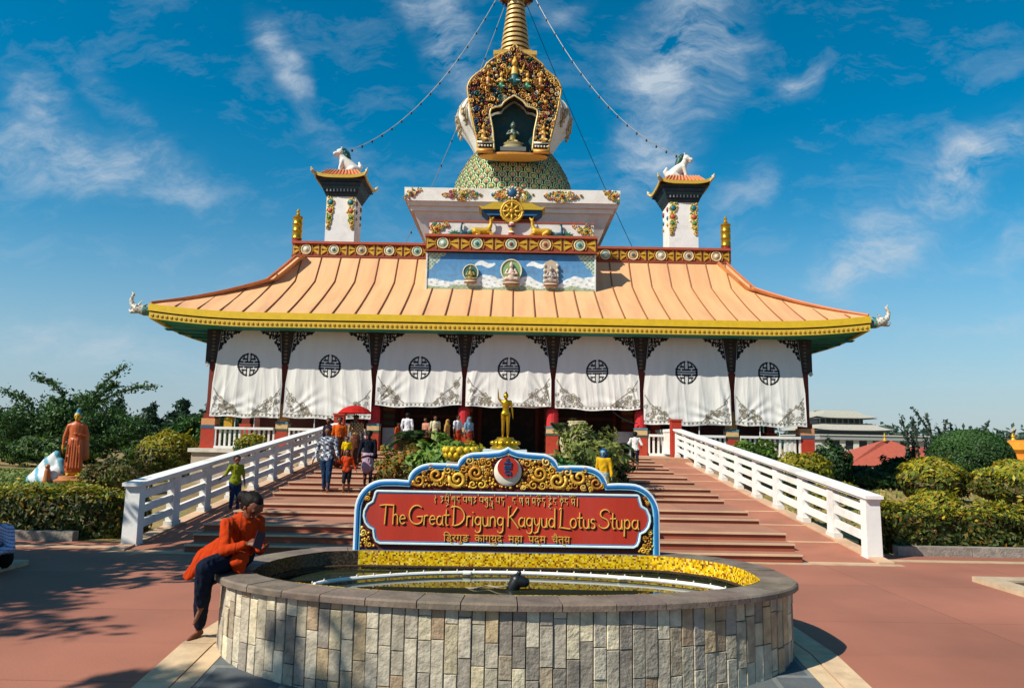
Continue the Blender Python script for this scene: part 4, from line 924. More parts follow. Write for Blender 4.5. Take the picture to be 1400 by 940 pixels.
def fig(c, s, col1, col2, nm, beast=False):
    x, y, z = c; mb = MB(); q = lambda a, b, d=0: (x+a*s, y+d*s, z+b*s)
    mb.cap(q(0, .05), q(0, .4), .2*s, .17*s, .8); mb.cap(q(0, .4), q(0, .72), .19*s, .14*s, .8); mb.ball(q(0, .98, -.08), (.15*s, .15*s, .17*s), (1, 1, 1)); mb.cap(q(0, 1.1, -.02), q(0, 1.32), .12*s, .03*s)
    mb.ball(q(0, .96, -.22), .035*s, (1, 1, 1))
    for e in (-1, 1):
        mb.cap(q(e*.2, .72), q(e*.34, .5, -.05), .06*s, .05*s); mb.cap(q(e*.34, .5, -.05), q(e*.1 if not beast else e*.45, .52 if not beast else .8, -.18), .05*s, .04*s); mb.cap(q(e*.1, .1, -.05), q(e*.26, .02, -.2), .1*s, .07*s)
    zz = z+.42*s
    def cf(co):
        o_ = np.tile(np.array(lin(col1), dtype=np.float32), (len(co), 1)); o_[co[:, 2] < zz] = lin(col2); return o_
    organic(mb, nm, 'gloss', gau, .022, 2, cf)
fig((0, GY-.12, 18.55), 1.0, '#c9a040', '#1f5a5a', 'guardian_figure', True)
for s in (-1, 1): fig((s*.62, GY-.12, 18.3), .62, '#c9a040', '#3a7a5a', 'attendant_figure'); fig((s*1.25, GY-.12, 18.35), .6, '#b98430', '#8a5a20', 'attendant_figure', True); fig((s*1.42, GY-.1, 15.7), .62, '#b98a38', '#c9a050', 'attendant_figure')
mb = MB(); mb.lathe([(.0, 0), (.5, 0), (.52, .1), (.42, .16), (.48, .26), (.4, .3), (0, .31)], (-.03, GY+.35, 15.45), ['#8f8f86', '#b8a870'], 20, 1, .6); mb.b2(-.62, .6, GY+.05, GY+.7, 15.25, 15.45, '#6d6f6a'); mb.build('lotus_throne', 'goldpaint', gau, True)
fig((-.03, GY+.35, 15.75), .85, '#5a6a5a', '#8a7a3a', 'seated_figure')
kk_ = .974; gau.scale = (kk_,)*3; gau.location = Vector((.1, -34, 1.75))*(1-kk_)
# spire
mb = MB(); mb.box((0, YS, 20.85), (1.9, 1.9, .5), lin('#d9b060'), top=1.08); mb.box((0, YS, 21.2), (2.2, 2.2, .2), lin('#c9a050')); mb.box((0, YS, 21.4), (1.7, 1.7, .2), lin('#b98a38')); P(mb, 'harmika', 'goldpaint')
sp_ = None
for i in range(13):
    z = 21.5+i*.275; r = .80-.034*i; mb = MB(); mb.lathe([(r*.80, 0), (r*.82, .05), (r, .06), (r*1.0, .20), (r*.9, .245), (r*.82, .275)], (0, YS, z), ['#3a2214', '#b8965a', '#c4a468', '#b8965a', '#3a2214'], 28); P(mb, 'spire_ring', 'goldpaint', True)
mb = MB(); z = 25.05
mb.lathe([(.4, -.15), (.85, -.12), (.92, .0), (.8, .12), (.5, .3), (.3, .42), (.22, .5), (.42, .7), (.2, .95), (.05, 1.3), (0, 1.5)], (0, YS, z), ['#7a4a20', '#3a4a7a', '#c9a050', '#b98a38'], 28)
for k in range(20): a = k*PI/10; mb.ball((.86*math.cos(a), YS+.86*math.sin(a), z-.12), (.11, .11, .16), random.choice(['#3a3f6a', '#8a7a6a', '#6a5a4a', '#b9a070']), 7, 5)
P(mb, 'crown_canopy', 'goldpaint', True)

# ---- turrets
for s, l in ((-1, 'left'), (1, 'right')):
    X = s*7.78; yf = 32.15; h = .66; zt = 12.55
    tw = P(MB().b2(X-h, X+h, yf, yf+2*h, 9.3, zt, lin('#e4e0da')), 'turret', 'white')
    for q in (-1, 1):
        mb = MB()
        for k, (dz, r, c) in enumerate(((.28, .13, '#1c6a78'), (.68, .12, '#b5563a'), (1.0, .09, '#3a7a3a'), (1.22, .07, '#b98a28'), (1.42, .05, '#b5563a'))):
            x = X+q*(h-.2+.02*k); mb.ball((x, yf-.02, zt-dz), (r, .07, r), c, 10, 7)
            mb.tube([(x+(r+.03)*math.cos(a*PI/6), yf-.02, zt-dz+(r+.03)*math.sin(a*PI/6)) for a in range(13)], .03, '#c8a844', 5)
            for j in range(12): a = random.uniform(0, 6.3); w3 = (.26-.045*k)*random.uniform(.5, 1); mb.ball((X+q*(h-.05-w3*random.uniform(.0, 1.6)), yf-.01, zt-dz+r*1.9*math.sin(a)), .05, jit(random.choice(['#c8a844', '#7a8a3a', '#d8d0a0']), .1), 6, 5)
        # the same ornament wraps round the side faces
        for k, (dz, r, c) in enumerate(((.28, .12, '#7a2f24'), (.68, .1, '#1c6a78'), (1.0, .08, '#b98a28'))):
            for yy in (yf+.22, yf+2*h-.22): mb.ball((X+q*(h+.01), yy, zt-dz), (.06, r, r), c, 9, 6)
        mb.build('jewel_garland', 'gloss', tw, 'all')
    mb = MB(); yc = yf+h
    for k in range(4):
        hh = h+.02+.065*k; mb.box((X, yc, zt+.06+k*.15), (2*hh, 2*hh, .13), lin(['#2a3a3a', '#20364a', '#2a4a4a', '#1c3a50'][k]), top=1.1)
    for k in range(9):
        for fy in (yf-.16,): mb.b2(X-.62+k*.155-.03, X-.62+k*.155+.03, fy, fy+.1, zt+.2, zt+.42, '#9aa2a0')
    mb.build('bracket_tiers', 'paint', tw)
    mb = MB(); e = 1.1
    zz = zt+.62; mb.hexa([(X-.88, yc-.88, zz-.05), (X+.88, yc-.88, zz-.05), (X+.88, yc+.88, zz-.05), (X-.88, yc+.88, zz-.05), (X-e, yc-e, zz+.1), (X+e, yc-e, zz+.1), (X+e, yc+e, zz+.1), (X-e, yc+e, zz+.1)], '#18303a')
    mb.build('turret_soffit', 'paint', tw)
    mb = MB()
    for side in range(4):
        for k in range(12):
            u0, u1 = -1+k/6, -1+(k+1)/6; l0, l1 = .16*abs(u0)**4, .16*abs(u1)**4
            v = []
            for (u, lf) in ((u0, l0), (u1, l1)):
                for dy, dz in ((0, .0), (0, .14), (-.06, .14), (-.06, .0)): v.append(Matrix.Rotation(side*PI/2, 3, 'Z')@Vector((u*(e+.05), -e+dy, dz+lf))+Vector((X, yc, zz+.1)))
            mb.hexa([v[0], v[3], v[7], v[4], v[1], v[2], v[6], v[5]], '#c0a038')
    mb.build('gold_eave', 'gloss', tw)
    mb = MB(); mb.hexa([(X-e, yc-e, zz+.22), (X+e, yc-e, zz+.22), (X+e, yc+e, zz+.22), (X-e, yc+e, zz+.22), (X-.72, yc-.72, zz+.62), (X+.72, yc-.72, zz+.62), (X+.72, yc+.72, zz+.62), (X-.72, yc+.72, zz+.62)], '#b5502c')
    for k in range(12): a = -.93+k*.17; mb.tube([(X+a, yc-1.06, zz+.27), (X+a*.7, yc-.74, zz+.62)], .04, '#c8865a', 5)
    mb.build('turret_roof', 'paint', tw)
    for qx in (-1, 1):
        for qy in (-1, 1):
            mb = MB(); x, y = X+qx*1.12, yc+qy*1.12; mb.chain([(x, y, zz+.25), (x+qx*.12, y+qy*.12, zz+.38), (x+qx*.14, y+qy*.14, zz+.52)], [.06, .06, .03], col=lin('#b8a878')); mb.ball((x+qx*.1, y+qy*.1, zz+.42), .075, '#c8c0b0', 8, 6); mb.build('corner_finial', 'gloss', tw, True)
# ---- corner dragons of the main roof
for s, l in ((-1, 'left'), (1, 'right')):
    mb = MB(); x, y, z = s*13.2, 26.35, 6.12
    mb.chain([(x-s*.25, y+.1, z), (x+s*.1, y-.05, z+.02), (x+s*.35, y-.1, z+.1)], [.15, .17, .15]); mb.chain([(x+s*.35, y-.1, z+.1), (x+s*.52, y-.1, z+.2), (x+s*.6, y-.1, z+.42), (x+s*.52, y-.1, z+.62), (x+s*.58, y-.1, z+.7)], [.14, .10, .065, .05, .025])
    mb.chain([(x+s*.35, y-.1, z+.02), (x+s*.55, y-.1, z-.02), (x+s*.64, y-.1, z+.05)], [.1, .07, .03]); mb.cap((x+s*.2, y-.1, z+.16), (x+s*.0, y-.1, z+.26), .06, .02); mb.ball((x+s*.33, y-.22, z+.2), .04, (1, 1, 1)); mb.cap((x+s*.3, y-.1, z+.25), (x+s*.18, y-.1, z+.4), .04, .015)
    def cf(co, x=x, s=s, z=z):
        o_ = np.tile(np.array(lin('#b8bdb0'), dtype=np.float32), (len(co), 1)); o_[(co[:, 0]-x)*s < .12] = lin('#2a7a72'); o_[(np.sin(co[:, 0]*40)*np.sin(co[:, 2]*40) > .5)] = lin('#a8533c'); return o_
    organic(mb, 'dragon_head', 'gloss', tp, .016, 2, cf)
# ------------------------------------------------------------------ curtains
def curtain_mesh(w, h, seed, lean=.22):
    nx, nz = 150, 150; u = np.linspace(-.5, .5, nx+1); v = np.linspace(0, 1, nz+1); U_, V_ = np.meshgrid(u, v)   # v 0 top, 1 bottom
    wid = w*(.86+.14*np.clip(V_*1.6, 0, 1)); X = U_*wid; Z = -V_*h
    rs = np.random.RandomState(seed); Y = -lean*V_**1.2
    for k in range(7):
        f = rs.uniform(5, 26); ph = rs.uniform(0, 6.3); sk = rs.uniform(-1.2, 1.2); Y = Y+.026*(np.abs(np.sin(U_*f*.9+ph+sk*V_*2))**.7-.5)*(.25+V_)*(.5+.5*np.sin(U_*3+ph))
    for s in (-1, 1):     # diagonal folds pulled to the lower corners
        dx = (.5-s*U_)*wid; dz = (1-V_)*h; d = np.hypot(dx, dz); a = np.arctan2(dz, dx+1e-4); amp = rs.uniform(.05, .45) if s < 0 else rs.uniform(.3, .9)
        Y = Y+amp*.03*np.sin(a*17+seed*s+2*np.sin(a*5+seed))*np.exp(-((d-.9)/.8)**2)*np.clip(V_*2-.5, 0, 1)
    Z = Z-rs.uniform(.01, .09)*np.sin(PI*(U_+.5)+rs.uniform(-.5, .5))*V_+.02*np.sin(U_*14+seed)*V_
    base = np.array(lin('#d9d7d2')); dark = np.array(lin('#20242b')); grey = np.array(lin('#7d7668'))
    Cc = np.zeros(X.shape+(3,), dtype=np.float32)+base.astype(np.float32); xx = U_*w; zz = V_*h
    def stroke(P, th):
        P = np.array(P); m = np.full(X.shape, 9.0)
        for px_, pz_ in P: m = np.minimum(m, (xx-px_)**2+(zz-pz_)**2)
        return m < th*th
    def dense(P, st=.012):
        o_ = []
        for (a, b), (c, d) in zip(P[:-1], P[1:]):
            n = max(1, int(math.hypot(c-a, d-b)/st)); o_ += [(a+(c-a)*i/n, b+(d-b)*i/n) for i in range(n)]
        return o_
    dk = np.zeros(X.shape, bool); gr = np.zeros(X.shape, bool)
    for s in (-1, 1):
        xe = s*w/2
        for (a, b, r, a0, sg_) in ((.16, .10, .09, 30, 1), (.38, .10, .09, 150, -1), (.58, .08, .07, 40, 1), (.76, .07, .045, 100, -1), (.12, .32, .085, 200, 1), (.30, .27, .08, 10, -1), (.10, .52, .07, 100, 1), (.46, .24, .05, 70, 1), (.08, .68, .045, 0, 1), (.22, .45, .05, 300, -1)):
            q = spiral(xe-s*a, b, r, 1.25, R(a0), sg_*s, 26); dk |= stroke(dense(q), .026)
        for ln_ in ([(xe, .03), (xe-s*.86, .03)], [(xe-s*.03, 0), (xe-s*.03, .78)], [(xe-s*.05, .2), (xe-s*.5, .16), (xe-s*.8, .05)], [(xe-s*.15, .05), (xe-s*.2, .4), (xe-s*.05, .74)]): dk |= stroke(dense(ln_), .028)
        hb = h
        for k in range(24):
            a = rs.uniform(.08, .95); b = rs.uniform(.1, .95-a*.75) if a < .9 else .1; r = rs.uniform(.05, .10)
            gr |= stroke(dense(spiral(xe-s*a, hb-.06-b, r, 1.3, rs.uniform(0, 6), 1, 22)), .017)
        for ln_ in ([(xe-s*.06, hb-1.05), (xe-s*.25, hb-.75), (xe-s*.6, hb-.5), (xe-s*1.05, hb-.15)],): gr |= stroke(dense(ln_), .018)
    row = (zz > h-.12) & (zz < h-.05) & (np.sin(xx*42) > .1); gr |= row; gr |= (np.abs(zz-(h-.135)) < .008)
    # round long-life emblem
    cz = 1.27; r_ = np.hypot(xx, zz-cz); em = (r_ < .43) & (r_ > .36)
    ax, az = np.abs(xx), zz-cz
    for zc in (-.09, 0, .09): em |= (np.abs(az-zc) < .028) & (ax < .43)
    em |= (ax < .03) & (np.abs(az) > .09) & (r_ < .4) & False
    em |= (np.abs(np.abs(az)-.21) < .03) & (ax < .26) & (ax > .05)
    em |= (np.abs(ax-.07) < .022) & (np.abs(az) > .12) & (r_ < .37); em |= (np.abs(ax-.2) < .025) & (np.abs(az) > .21) & (np.abs(az) < .30)
    em &= ~((ax < .022) & (np.abs(az) > .12)); em &= ~((np.abs(ax-.2) < .016) & (np.abs(az) < .12) & (np.abs(az) > .03))
    Cc[gr] = grey; Cc[dk] = dark; Cc[em] = dark
    V3 = np.stack([X, Y, Z], -1).reshape(-1, 3); F3 = np.array([((i+1)*(nx+1)+j, (i+1)*(nx+1)+j+1, i*(nx+1)+j+1, i*(nx+1)+j) for i in range(nz) for j in range(nx)])
    return V3, F3, Cc.reshape(-1, 3)
cur = [('first white curtain from the left, hanging low beside the corner column', 0), ('second white curtain from the left, hanging low behind the red umbrella', 0), ('third white curtain from the left, raised above the man in white', 1), ('middle white curtain raised directly behind the small golden statue', 1), ('white curtain raised just right of the one behind the golden statue', 1), ('second white curtain from the right, hanging low behind the white stair railing', 0), ('rightmost white curtain, hanging low beside the corner column', 0)]
for i, (lb, up) in enumerate(cur):
    a, b = CX[i], CX[i+1]; h = 2.68 if up else 3.2; wd = b-a-.14; rs_ = [1.02, 1, 1, 1, 1, 1, 1][i]
    if i == 0: a += .05
    V3, F3, C3 = curtain_mesh(wd, h, 11+i*5, .16)
    o = npmesh('entrance_curtain', V3, F3, C3, 'curtain', None, True); o.location = ((a+b)/2, 27.0, 5.60); tag(o, lb, 'curtain', 'white curtains hung between the porch columns')

# ------------------------------------------------------------------ bodies
def hand(mb, w_, d, nrm, s=1, curl=.5):
    """palm, four unequal fingers and a thumb; d = pointing direction, nrm = back of the hand"""
    w_ = Vector(w_); d = Vector(d).normalized(); nrm = Vector(nrm); nrm = (nrm-d*nrm.dot(d)).normalized(); sd = d.cross(nrm)
    mb.cap(w_, w_+d*.075*s, .024*s, .034*s, .5, sd)
    for k, L_ in enumerate((.068, .078, .072, .055)):
        b = w_+d*.085*s+sd*((k-1.5)*.021*s); p1 = b+d*L_*.5*s-nrm*.012*curl*s; dd = (d-nrm*curl*1.1).normalized(); mb.cap(b-d*.02*s, p1, .0095*s, .009*s); mb.cap(p1, p1+dd*L_*.55*s, .009*s, .007*s)
    b = w_+d*.025*s-sd*.03*s; p1 = b+(d*.7-sd*.7).normalized()*.04*s; mb.cap(b, p1, .013*s, .011*s); mb.cap(p1, p1+(d-nrm*curl*.4).normalized()*.032*s, .011*s, .009*s)
def foot(mb, an, d, s=1, r=.032):
    an = Vector(an); d = Vector(d).normalized(); mb.cap(an+Vector((0, 0, -.03*s))-d*.03*s, an+d*.12*s+Vector((0, 0, -.045*s)), r*s, .026*s); mb.cap(an+d*.1*s+Vector((0, 0, -.045*s)), an+d*.17*s+Vector((0, 0, -.05*s)), .034*s, .02*s, .6, d.cross(Vector((0, 0, 1))))
def head(mb, c, f, s=1, up=(0, 0, 1)):
    c = Vector(c); f = Vector(f).normalized(); up = Vector(up); up = (up-f*up.dot(f)).normalized(); sd = f.cross(up)
    mb.cap(c+up*.03*s-f*.015*s, c+up*.035*s+f*.02*s, .088*s, .082*s); mb.cap(c+up*.01*s+f*.01*s, c-up*.07*s+f*.035*s, .074*s, .042*s)
    mb.cap(c+f*.088*s+up*.01*s, c+f*.112*s-up*.022*s, .010*s, .014*s); mb.cap(c+f*.082*s-up*.055*s-sd*.014*s, c+f*.082*s-up*.055*s+sd*.014*s, .010*s)
    mb.cap(c+f*.085*s+up*.03*s-sd*.045*s, c+f*.088*s+up*.03*s+sd*.045*s, .014*s)
    for e in (-1, 1): mb.cap(c+sd*e*.082*s+up*.005*s, c+sd*e*.084*s-up*.03*s, .016*s, .011*s, .5, f)
def facecol(c, f, s, skin, up=(0, 0, 1)):
    c = np.array(c, float); f = np.array(Vector(f).normalized()); upv = Vector(up); fv = Vector(f); upv = (upv-fv*upv.dot(fv)).normalized(); sd = np.array(fv.cross(upv)); upv = np.array(upv); sk = np.array(lin(skin), dtype=np.float32)
    def fn(co):
        o_ = np.tile(sk, (len(co), 1)); r = co-c
        for e in (-1, 1):
            p = f*.085*s+upv*.004*s+sd*e*.033*s; o_[np.linalg.norm(r-p, axis=1) < .015*s] = (.02, .012, .01)
            p = f*.09*s+upv*.028*s+sd*e*.033*s; q = r-p; o_[(np.abs(q@sd) < .02*s) & (np.abs(q@upv) < .006*s) & (q@f > -.03*s)] = (.02, .012, .01)
        q = r-(f*.088*s-upv*.055*s); o_[(np.abs(q@sd) < .022*s) & (np.abs(q@upv) < .009*s) & (q@f > -.02*s)] = sk*np.array((.75, .4, .4))
        return o_
    return fn
SK = '#6d4028'
def standing(name, label, cat, loc, rz, H, top, bottom, kind='trousers', sleeve=1, la=None, ra=None, stride=.1, hair='short', skin=SK, group=None, vox=.012, pattern=None, shoes=None, statue=None, lean=0, scarf=None):
    """figure built facing -y, 1.7 m unit then scaled"""
    s = H/1.7; rt = thing(name, label, cat, (0, 0, 0), 0, group)
    hd = 1.12 if H < 1.05 else 1.0           # children have larger heads
    hip = {-1: Vector((-.085, 0, .90)), 1: Vector((.085, 0, .90))}; kn = {}; an = {}
    for e in (-1, 1): kn[e] = Vector((e*.09, -e*stride*.6-.02, .49)); an[e] = Vector((e*.095, -e*stride, .085 if e*stride >= 0 else .10))
    la = la or [(.05, .02, -.29), (.03, -.05, -.25)]; ra = ra or [(.05, .02, -.29), (.03, -.05, -.25)]
    sh = {e: Vector((e*.18, .01+lean*.0, 1.40)) for e in (-1, 1)}; el = {}; wr = {}
    for e, A_ in ((1, la), (-1, ra)):
        el[e] = sh[e]+Vector((e*A_[0][0], A_[0][1], A_[0][2])); wr[e] = el[e]+Vector((e*A_[1][0], A_[1][1], A_[1][2]))
    hc = Vector((0, -.02, 1.585)); f = Vector((0, -1, -.08))
    mb = MB(); X1 = (1, 0, 0)
    mb.cap((-.05, 0, .95), (.05, 0, .95), .125, .125, .85, X1); mb.cap((0, 0, .95), (0, 0, 1.12), .135, .115, .75); mb.cap((0, 0, 1.12), (0, .0, 1.33), .12, .15, .7); mb.cap((-.12, .01, 1.38), (.12, .01, 1.38), .072, .072); mb.cap((0, 0, 1.38), (0, -.01, 1.52), .058, .05)
    for e in (-1, 1):
        mb.cap(hip[e], kn[e], .092, .058); mb.cap(kn[e], kn[e]*.55+an[e]*.45, .058, .056); mb.cap(kn[e]*.55+an[e]*.45, an[e], .056, .034); foot(mb, an[e], (e*.15, -1, 0))
        mb.cap(sh[e], el[e], .052, .038); mb.cap(el[e], wr[e], .038, .024); d_ = (wr[e]-el[e]).normalized(); hand(mb, wr[e], d_, (e, 0, .3) if abs(d_.x) < .8 else (0, -1, 0), 1, .35)
    head(mb, hc, f, hd)
    for i in range(len(mb.v)): mb.v[i] = tuple(Vector(mb.v[i])*s)
    fn = facecol(hc*s, f, s*hd, skin) if not statue else statue
    organic(mb, 'body', 'skin' if not statue else 'gold', rt, vox*.8, 2, fn)
    def sc_mb(mb):
        for i in range(len(mb.v)): mb.v[i] = tuple(Vector(mb.v[i])*s)
        return mb
    def cl(c, pattern=None):
        c_ = np.array(lin(c), dtype=np.float32)
        def g(co):
            o_ = np.tile(c_, (len(co), 1))
            if pattern == 'patch':
                m = np.sin(co[:, 0]*44+3*np.sin(co[:, 2]*19))*np.sin(co[:, 2]*37+2) > .15; o_[m] = lin('#c9ccd0'); m = np.sin(co[:, 0]*28+1)*np.sin(co[:, 2]*52+co[:, 0]*20) > .55; o_[m] = lin('#1c2430')
            if pattern == 'stripe': o_[np.sin(co[:, 2]*190+co[:, 0]*30) > .3] = lin('#8f94b4')
            if pattern == 'dots': o_[np.sin(co[:, 0]*70)*np.sin(co[:, 2]*70) > .5] = lin('#d8d4c4')
            if pattern == 'hem': o_[co[:, 2] < .6*s] = lin('#b9b23a')
            return o_
        return g
    if statue: return rt
    # top
    mb = MB(); k = 1.0
    mb.cap((-.045, 0, .93), (.045, 0, .93), .145, .145, .85, X1) if kind != 'dress' else None
    mb.cap((0, 0, .93), (0, 0, 1.12), .155, .138, .75); mb.cap((0, 0, 1.12), (0, 0, 1.33), .138, .165, .72); mb.cap((-.13, .01, 1.38), (.13, .01, 1.38), .078, .078)
    for e in (-1, 1):
        mb.cap(sh[e], el[e], .068, .056)
        if sleeve > .6: mb.cap(el[e], el[e]*(.15)+wr[e]*.85, .054, .04)
    organic(sc_mb(mb), 'shirt' if kind != 'dress' else 'bodice', 'cloth', rt, vox, 3, cl(top, pattern))
    mb = MB()
    if kind in ('trousers', 'shorts'):
        mb.cap((-.05, 0, .93), (.05, 0, .93), .138, .138, .88, X1)
        for e in (-1, 1):
            mb.cap(hip[e], kn[e], .108, .074)
            if kind == 'trousers': mb.cap(kn[e], kn[e]*.1+an[e]*.9, .072, .05)
            else: mb.cap(kn[e], kn[e]*.9+an[e]*.1, .08, .078)
        organic(sc_mb(mb), kind, 'cloth', rt, vox, 3, cl(bottom))
    elif kind == 'skirt':
        mb.cap((-.05, 0, .95), (.05, 0, .95), .14, .14, .9, X1); mb.cap((0, 0, .93), (0, 0, .62), .16, .21, .8, X1)
        organic(sc_mb(mb), 'skirt', 'cloth', rt, vox, 3, cl(bottom))
        mb = MB()
        for e in (-1, 1): mb.cap(kn[e], kn[e]*.1+an[e]*.9, .066, .046); mb.cap(kn[e]+Vector((0, 0, .1)), kn[e], .075, .066)
        organic(sc_mb(mb), 'leggings', 'cloth', rt, vox, 3, cl('#1b2433'))
    else:
        mb.cap((0, 0, 1.0), (0, 0, .7), .15, .2, .8, X1); mb.cap((0, 0, .7), (0, 0, .25), .2, .24, .8, X1); organic(sc_mb(mb), 'long_skirt', 'cloth', rt, vox, 3, cl(bottom))
    mb = MB(); h_ = hd
    mb.cap(hc+Vector((0, .012, .055))*h_, hc+Vector((0, .03, .03))*h_, .092*h_, .09*h_); mb.cap(hc+Vector((-.05, .0, .075)), hc+Vector((.05, .0, .075)), .058*h_, .058*h_)
    if hair == 'long': mb.cap(hc+Vector((0, .05, .02)), hc+Vector((0, .08, -.24)), .08, .05, .6, X1)
    if hair == 'bun': mb.ball(hc+Vector((0, .11, .03)), .055, (1, 1, 1))
    if hair == 'tied': mb.cap(hc+Vector((0, .07, 0)), hc+Vector((0, .1, -.1)), .06, .035)
    if hair == 'scarf': mb.cap(hc+Vector((0, .03, .03)), hc+Vector((0, .05, -.15)), .1, .12, .9)
    organic(sc_mb(mb), 'hair' if hair != 'scarf' else 'headscarf', 'hair' if hair != 'scarf' else 'cloth', rt, vox*.7, 2, '#120d0b' if hair != 'scarf' else (scarf or top))
    rt.location = loc; rt.rotation_euler = (0, 0, rz)
    return rt
DN = [(.03, .02, -.29), (.02, -.04, -.25)]
standing('person', 'woman in a grey patterned shirt and blue jeans walking down beside the child in red', 'person', (-3.70, 15.4, .59), R(-6), 1.33, '#5f6878', '#1d3450', 'trousers', .9, la=[(.04, .02, -.28), (.12, -.1, -.2)], ra=[(.10, .03, -.27), (.08, -.03, -.24)], stride=.12, hair='tied', pattern='patch')
standing('person', 'child in a red orange shirt and dark shorts walking hand in hand down the steps', 'person', (-3.27, 15.35, .59), R(4), .88, '#b03a16', '#20242c', 'shorts', .9, ra=[(.04, .0, -.2), (.16, -.1, .06)], la=[(.08, .02, -.26), (.1, -.05, -.22)], stride=-.07, hair='short')
standing('person', 'girl seen from behind in a dark cardigan and lilac skirt climbing the steps', 'person', (-2.95, 15.95, .67), R(185), 1.2, '#181c26', '#a48a9c', 'skirt', 1, la=[(.08, .02, -.27), (.05, -.03, -.25)], ra=DN, stride=.1, hair='tied')
standing('person', 'boy in a yellow green shirt and jeans leaning at the left stair railing', 'person', (-5.15, 14.25, .285), R(35), 1.04, '#77801e', '#1c3152', 'trousers', .5, ra=[(.1, .05, -.24), (.1, .1, -.1)], la=[(.05, -.02, -.27), (.03, -.06, -.24)], stride=.03, hair='short')
standing('person', 'boy in a white T-shirt and dark shorts running up the right side of the steps', 'person', (3.5, 20.1, .96), R(172), 1.03, '#d5d3ce', '#191c26', 'shorts', .4, la=[(.12, .05, -.24), (-.02, -.2, -.1)], ra=[(.12, .05, -.24), (-.02, -.2, -.1)], stride=.2, hair='short')
standing('person', 'small child in a bright yellow top standing below the red umbrella', 'person', (-4.05, 18.8, .89), R(5), .84, '#c9a80e', '#2a2a20', 'dress', .3, stride=.03, hair='short')
standing('person', 'person in an orange top walking down left of the red umbrella holder', 'person', (-4.45, 19.6, .92), R(8), 1.32, '#c2561c', '#3a2018', 'dress', .5, stride=.05, hair='bun')
holder = standing('person', 'dark haired person in a yellow brown dress holding up the red umbrella', 'person', (-4.12, 20.1, .96), R(0), 1.36, '#8f6f32', '#5a3426', 'dress', .5, ra=[(.02, -.1, -.22), (-.08, -.15, .22)], stride=.05, hair='long', pattern='dots')
standing('person', 'person in a dark purple top half hidden behind the upper left railing', 'person', (-4.95, 20.5, .9), R(-20), 1.33, '#231b2e', '#7d5a4a', 'dress', 1, stride=.03, hair='short')
standing('person', 'man in a white shirt with his back turned standing on the porch', 'person', (-3.6, 26.4, 1.24), R(182), 1.36, '#d4d6da', '#1b1c24', 'trousers', .9, stride=.02, hair='short', la=[(.07, .0, -.27), (-.04, -.12, -.2)], ra=[(.06, .02, -.28), (.0, -.05, -.25)])
for (x, y, hh, c, b, hr, lb, pt) in ((-2.95, 26.5, 1.2, '#b5806a', '#7a4a3a', 'tied', 'girl in a peach top, leftmost of the group on the porch', None), (-2.6, 26.35, 1.28, '#b9b48e', '#8a9a58', 'bun', 'woman in a pale green dress among the porch group', 'dots'), (-2.15, 26.3, 1.16, '#a88448', '#a08048', 'scarf', 'person wrapped in a tan yellow shawl in the middle of the porch group', None), (-1.8, 26.5, 1.32, '#c9cbd0', '#a83a1c', 'short', 'person in a white top and orange red skirt on the porch', None), (-1.38, 26.2, 1.25, '#4f8a9a', '#8a3226', 'scarf', 'person in a teal striped shawl at the right end of the porch group', 'stripe'), (-3.98, 26.7, 1.02, '#a8461c', '#5a2418', 'short', 'child in orange standing left of the man in the white shirt', None)):
    standing('person', lb, 'person', (x, y, 1.24), R(random.uniform(-80, 80)), hh, c, b, 'dress', .5, hair=hr, pattern=pt, stride=.03, group=None)
um = thing('umbrella', 'open red umbrella held above the people on the upper steps', 'umbrella', (-4.2, 19.9, 2.1))
mb = MB(); mb.lathe([(.0, .62), (.16, .595), (.34, .52), (.47, .40), (.455, .395), (.33, .505), (.15, .575), (0, .6)], (-4.12, 19.92, 1.97), '#a8201c', 16); mb.build('canopy', 'cloth', um)
mb = MB(); mb.tube([(-4.12, 19.92, 2.62), (-4.16, 19.92, 1.95)], .011, '#2a2a2a', 6); mb.build('handle', 'metal', um)

# ---- seated woman on the rim
pw = thing('person', 'young woman in an orange coat sitting on the fountain rim looking down at her phone', 'person', (-2.3, 6.6, .6))
f = Vector((.62, -.45, -.62)).normalized(); hc = Vector((-2.125, 6.47, 1.13)); up = Vector((.5, -.3, .8))
shR, shL = Vector((-2.315, 6.42, .985)), Vector((-2.12, 6.64, .985)); elR, elL = Vector((-2.27, 6.27, .785)), Vector((-2.06, 6.54, .765)); wrR, wrL = Vector((-2.075, 6.24, .85)), Vector((-1.99, 6.38, .80))
hpR, hpL = Vector((-2.25, 6.48, .70)), Vector((-2.25, 6.64, .70)); knR, knL = Vector((-2.36, 6.13, .67)), Vector((-2.46, 6.38, .52)); anR, anL = Vector((-2.42, 6.24, .34)), Vector((-2.565, 6.60, .066))
mb = MB()
mb.cap(hpR, hpL, .10, .10); mb.cap((-2.25, 6.57, .72), (-2.23, 6.56, .88), .115, .10, .85); mb.cap((-2.23, 6.56, .86), (-2.22, 6.54, .95), .10, .11, .85); mb.cap(shR, shL, .05, .05); mb.cap((-2.21, 6.53, .97), (-2.165, 6.49, 1.08), .045, .04)
head(mb, hc, f, .92, up)
for a, b, c in ((shR, elR, wrR), (shL, elL, wrL)): mb.cap(a, b, .042, .034); mb.cap(b, c, .033, .021)
hand(mb, wrR, (.85, -.1, .12), (-.1, -.6, .7), .8, .9); hand(mb, wrL, (.6, -.55, .15), (0, .5, -.8), .8, .9)
for a, b, c in ((hpR, knR, anR), (hpL, knL, anL)): mb.cap(a, b, .082, .055); mb.cap(b, b*.5+c*.5, .054, .048); mb.cap(b*.5+c*.5, c, .047, .029)
foot(mb, anR, (-.25, -.3, -.75), .62); foot(mb, anL, (-.25, -.95, -.05), .8)
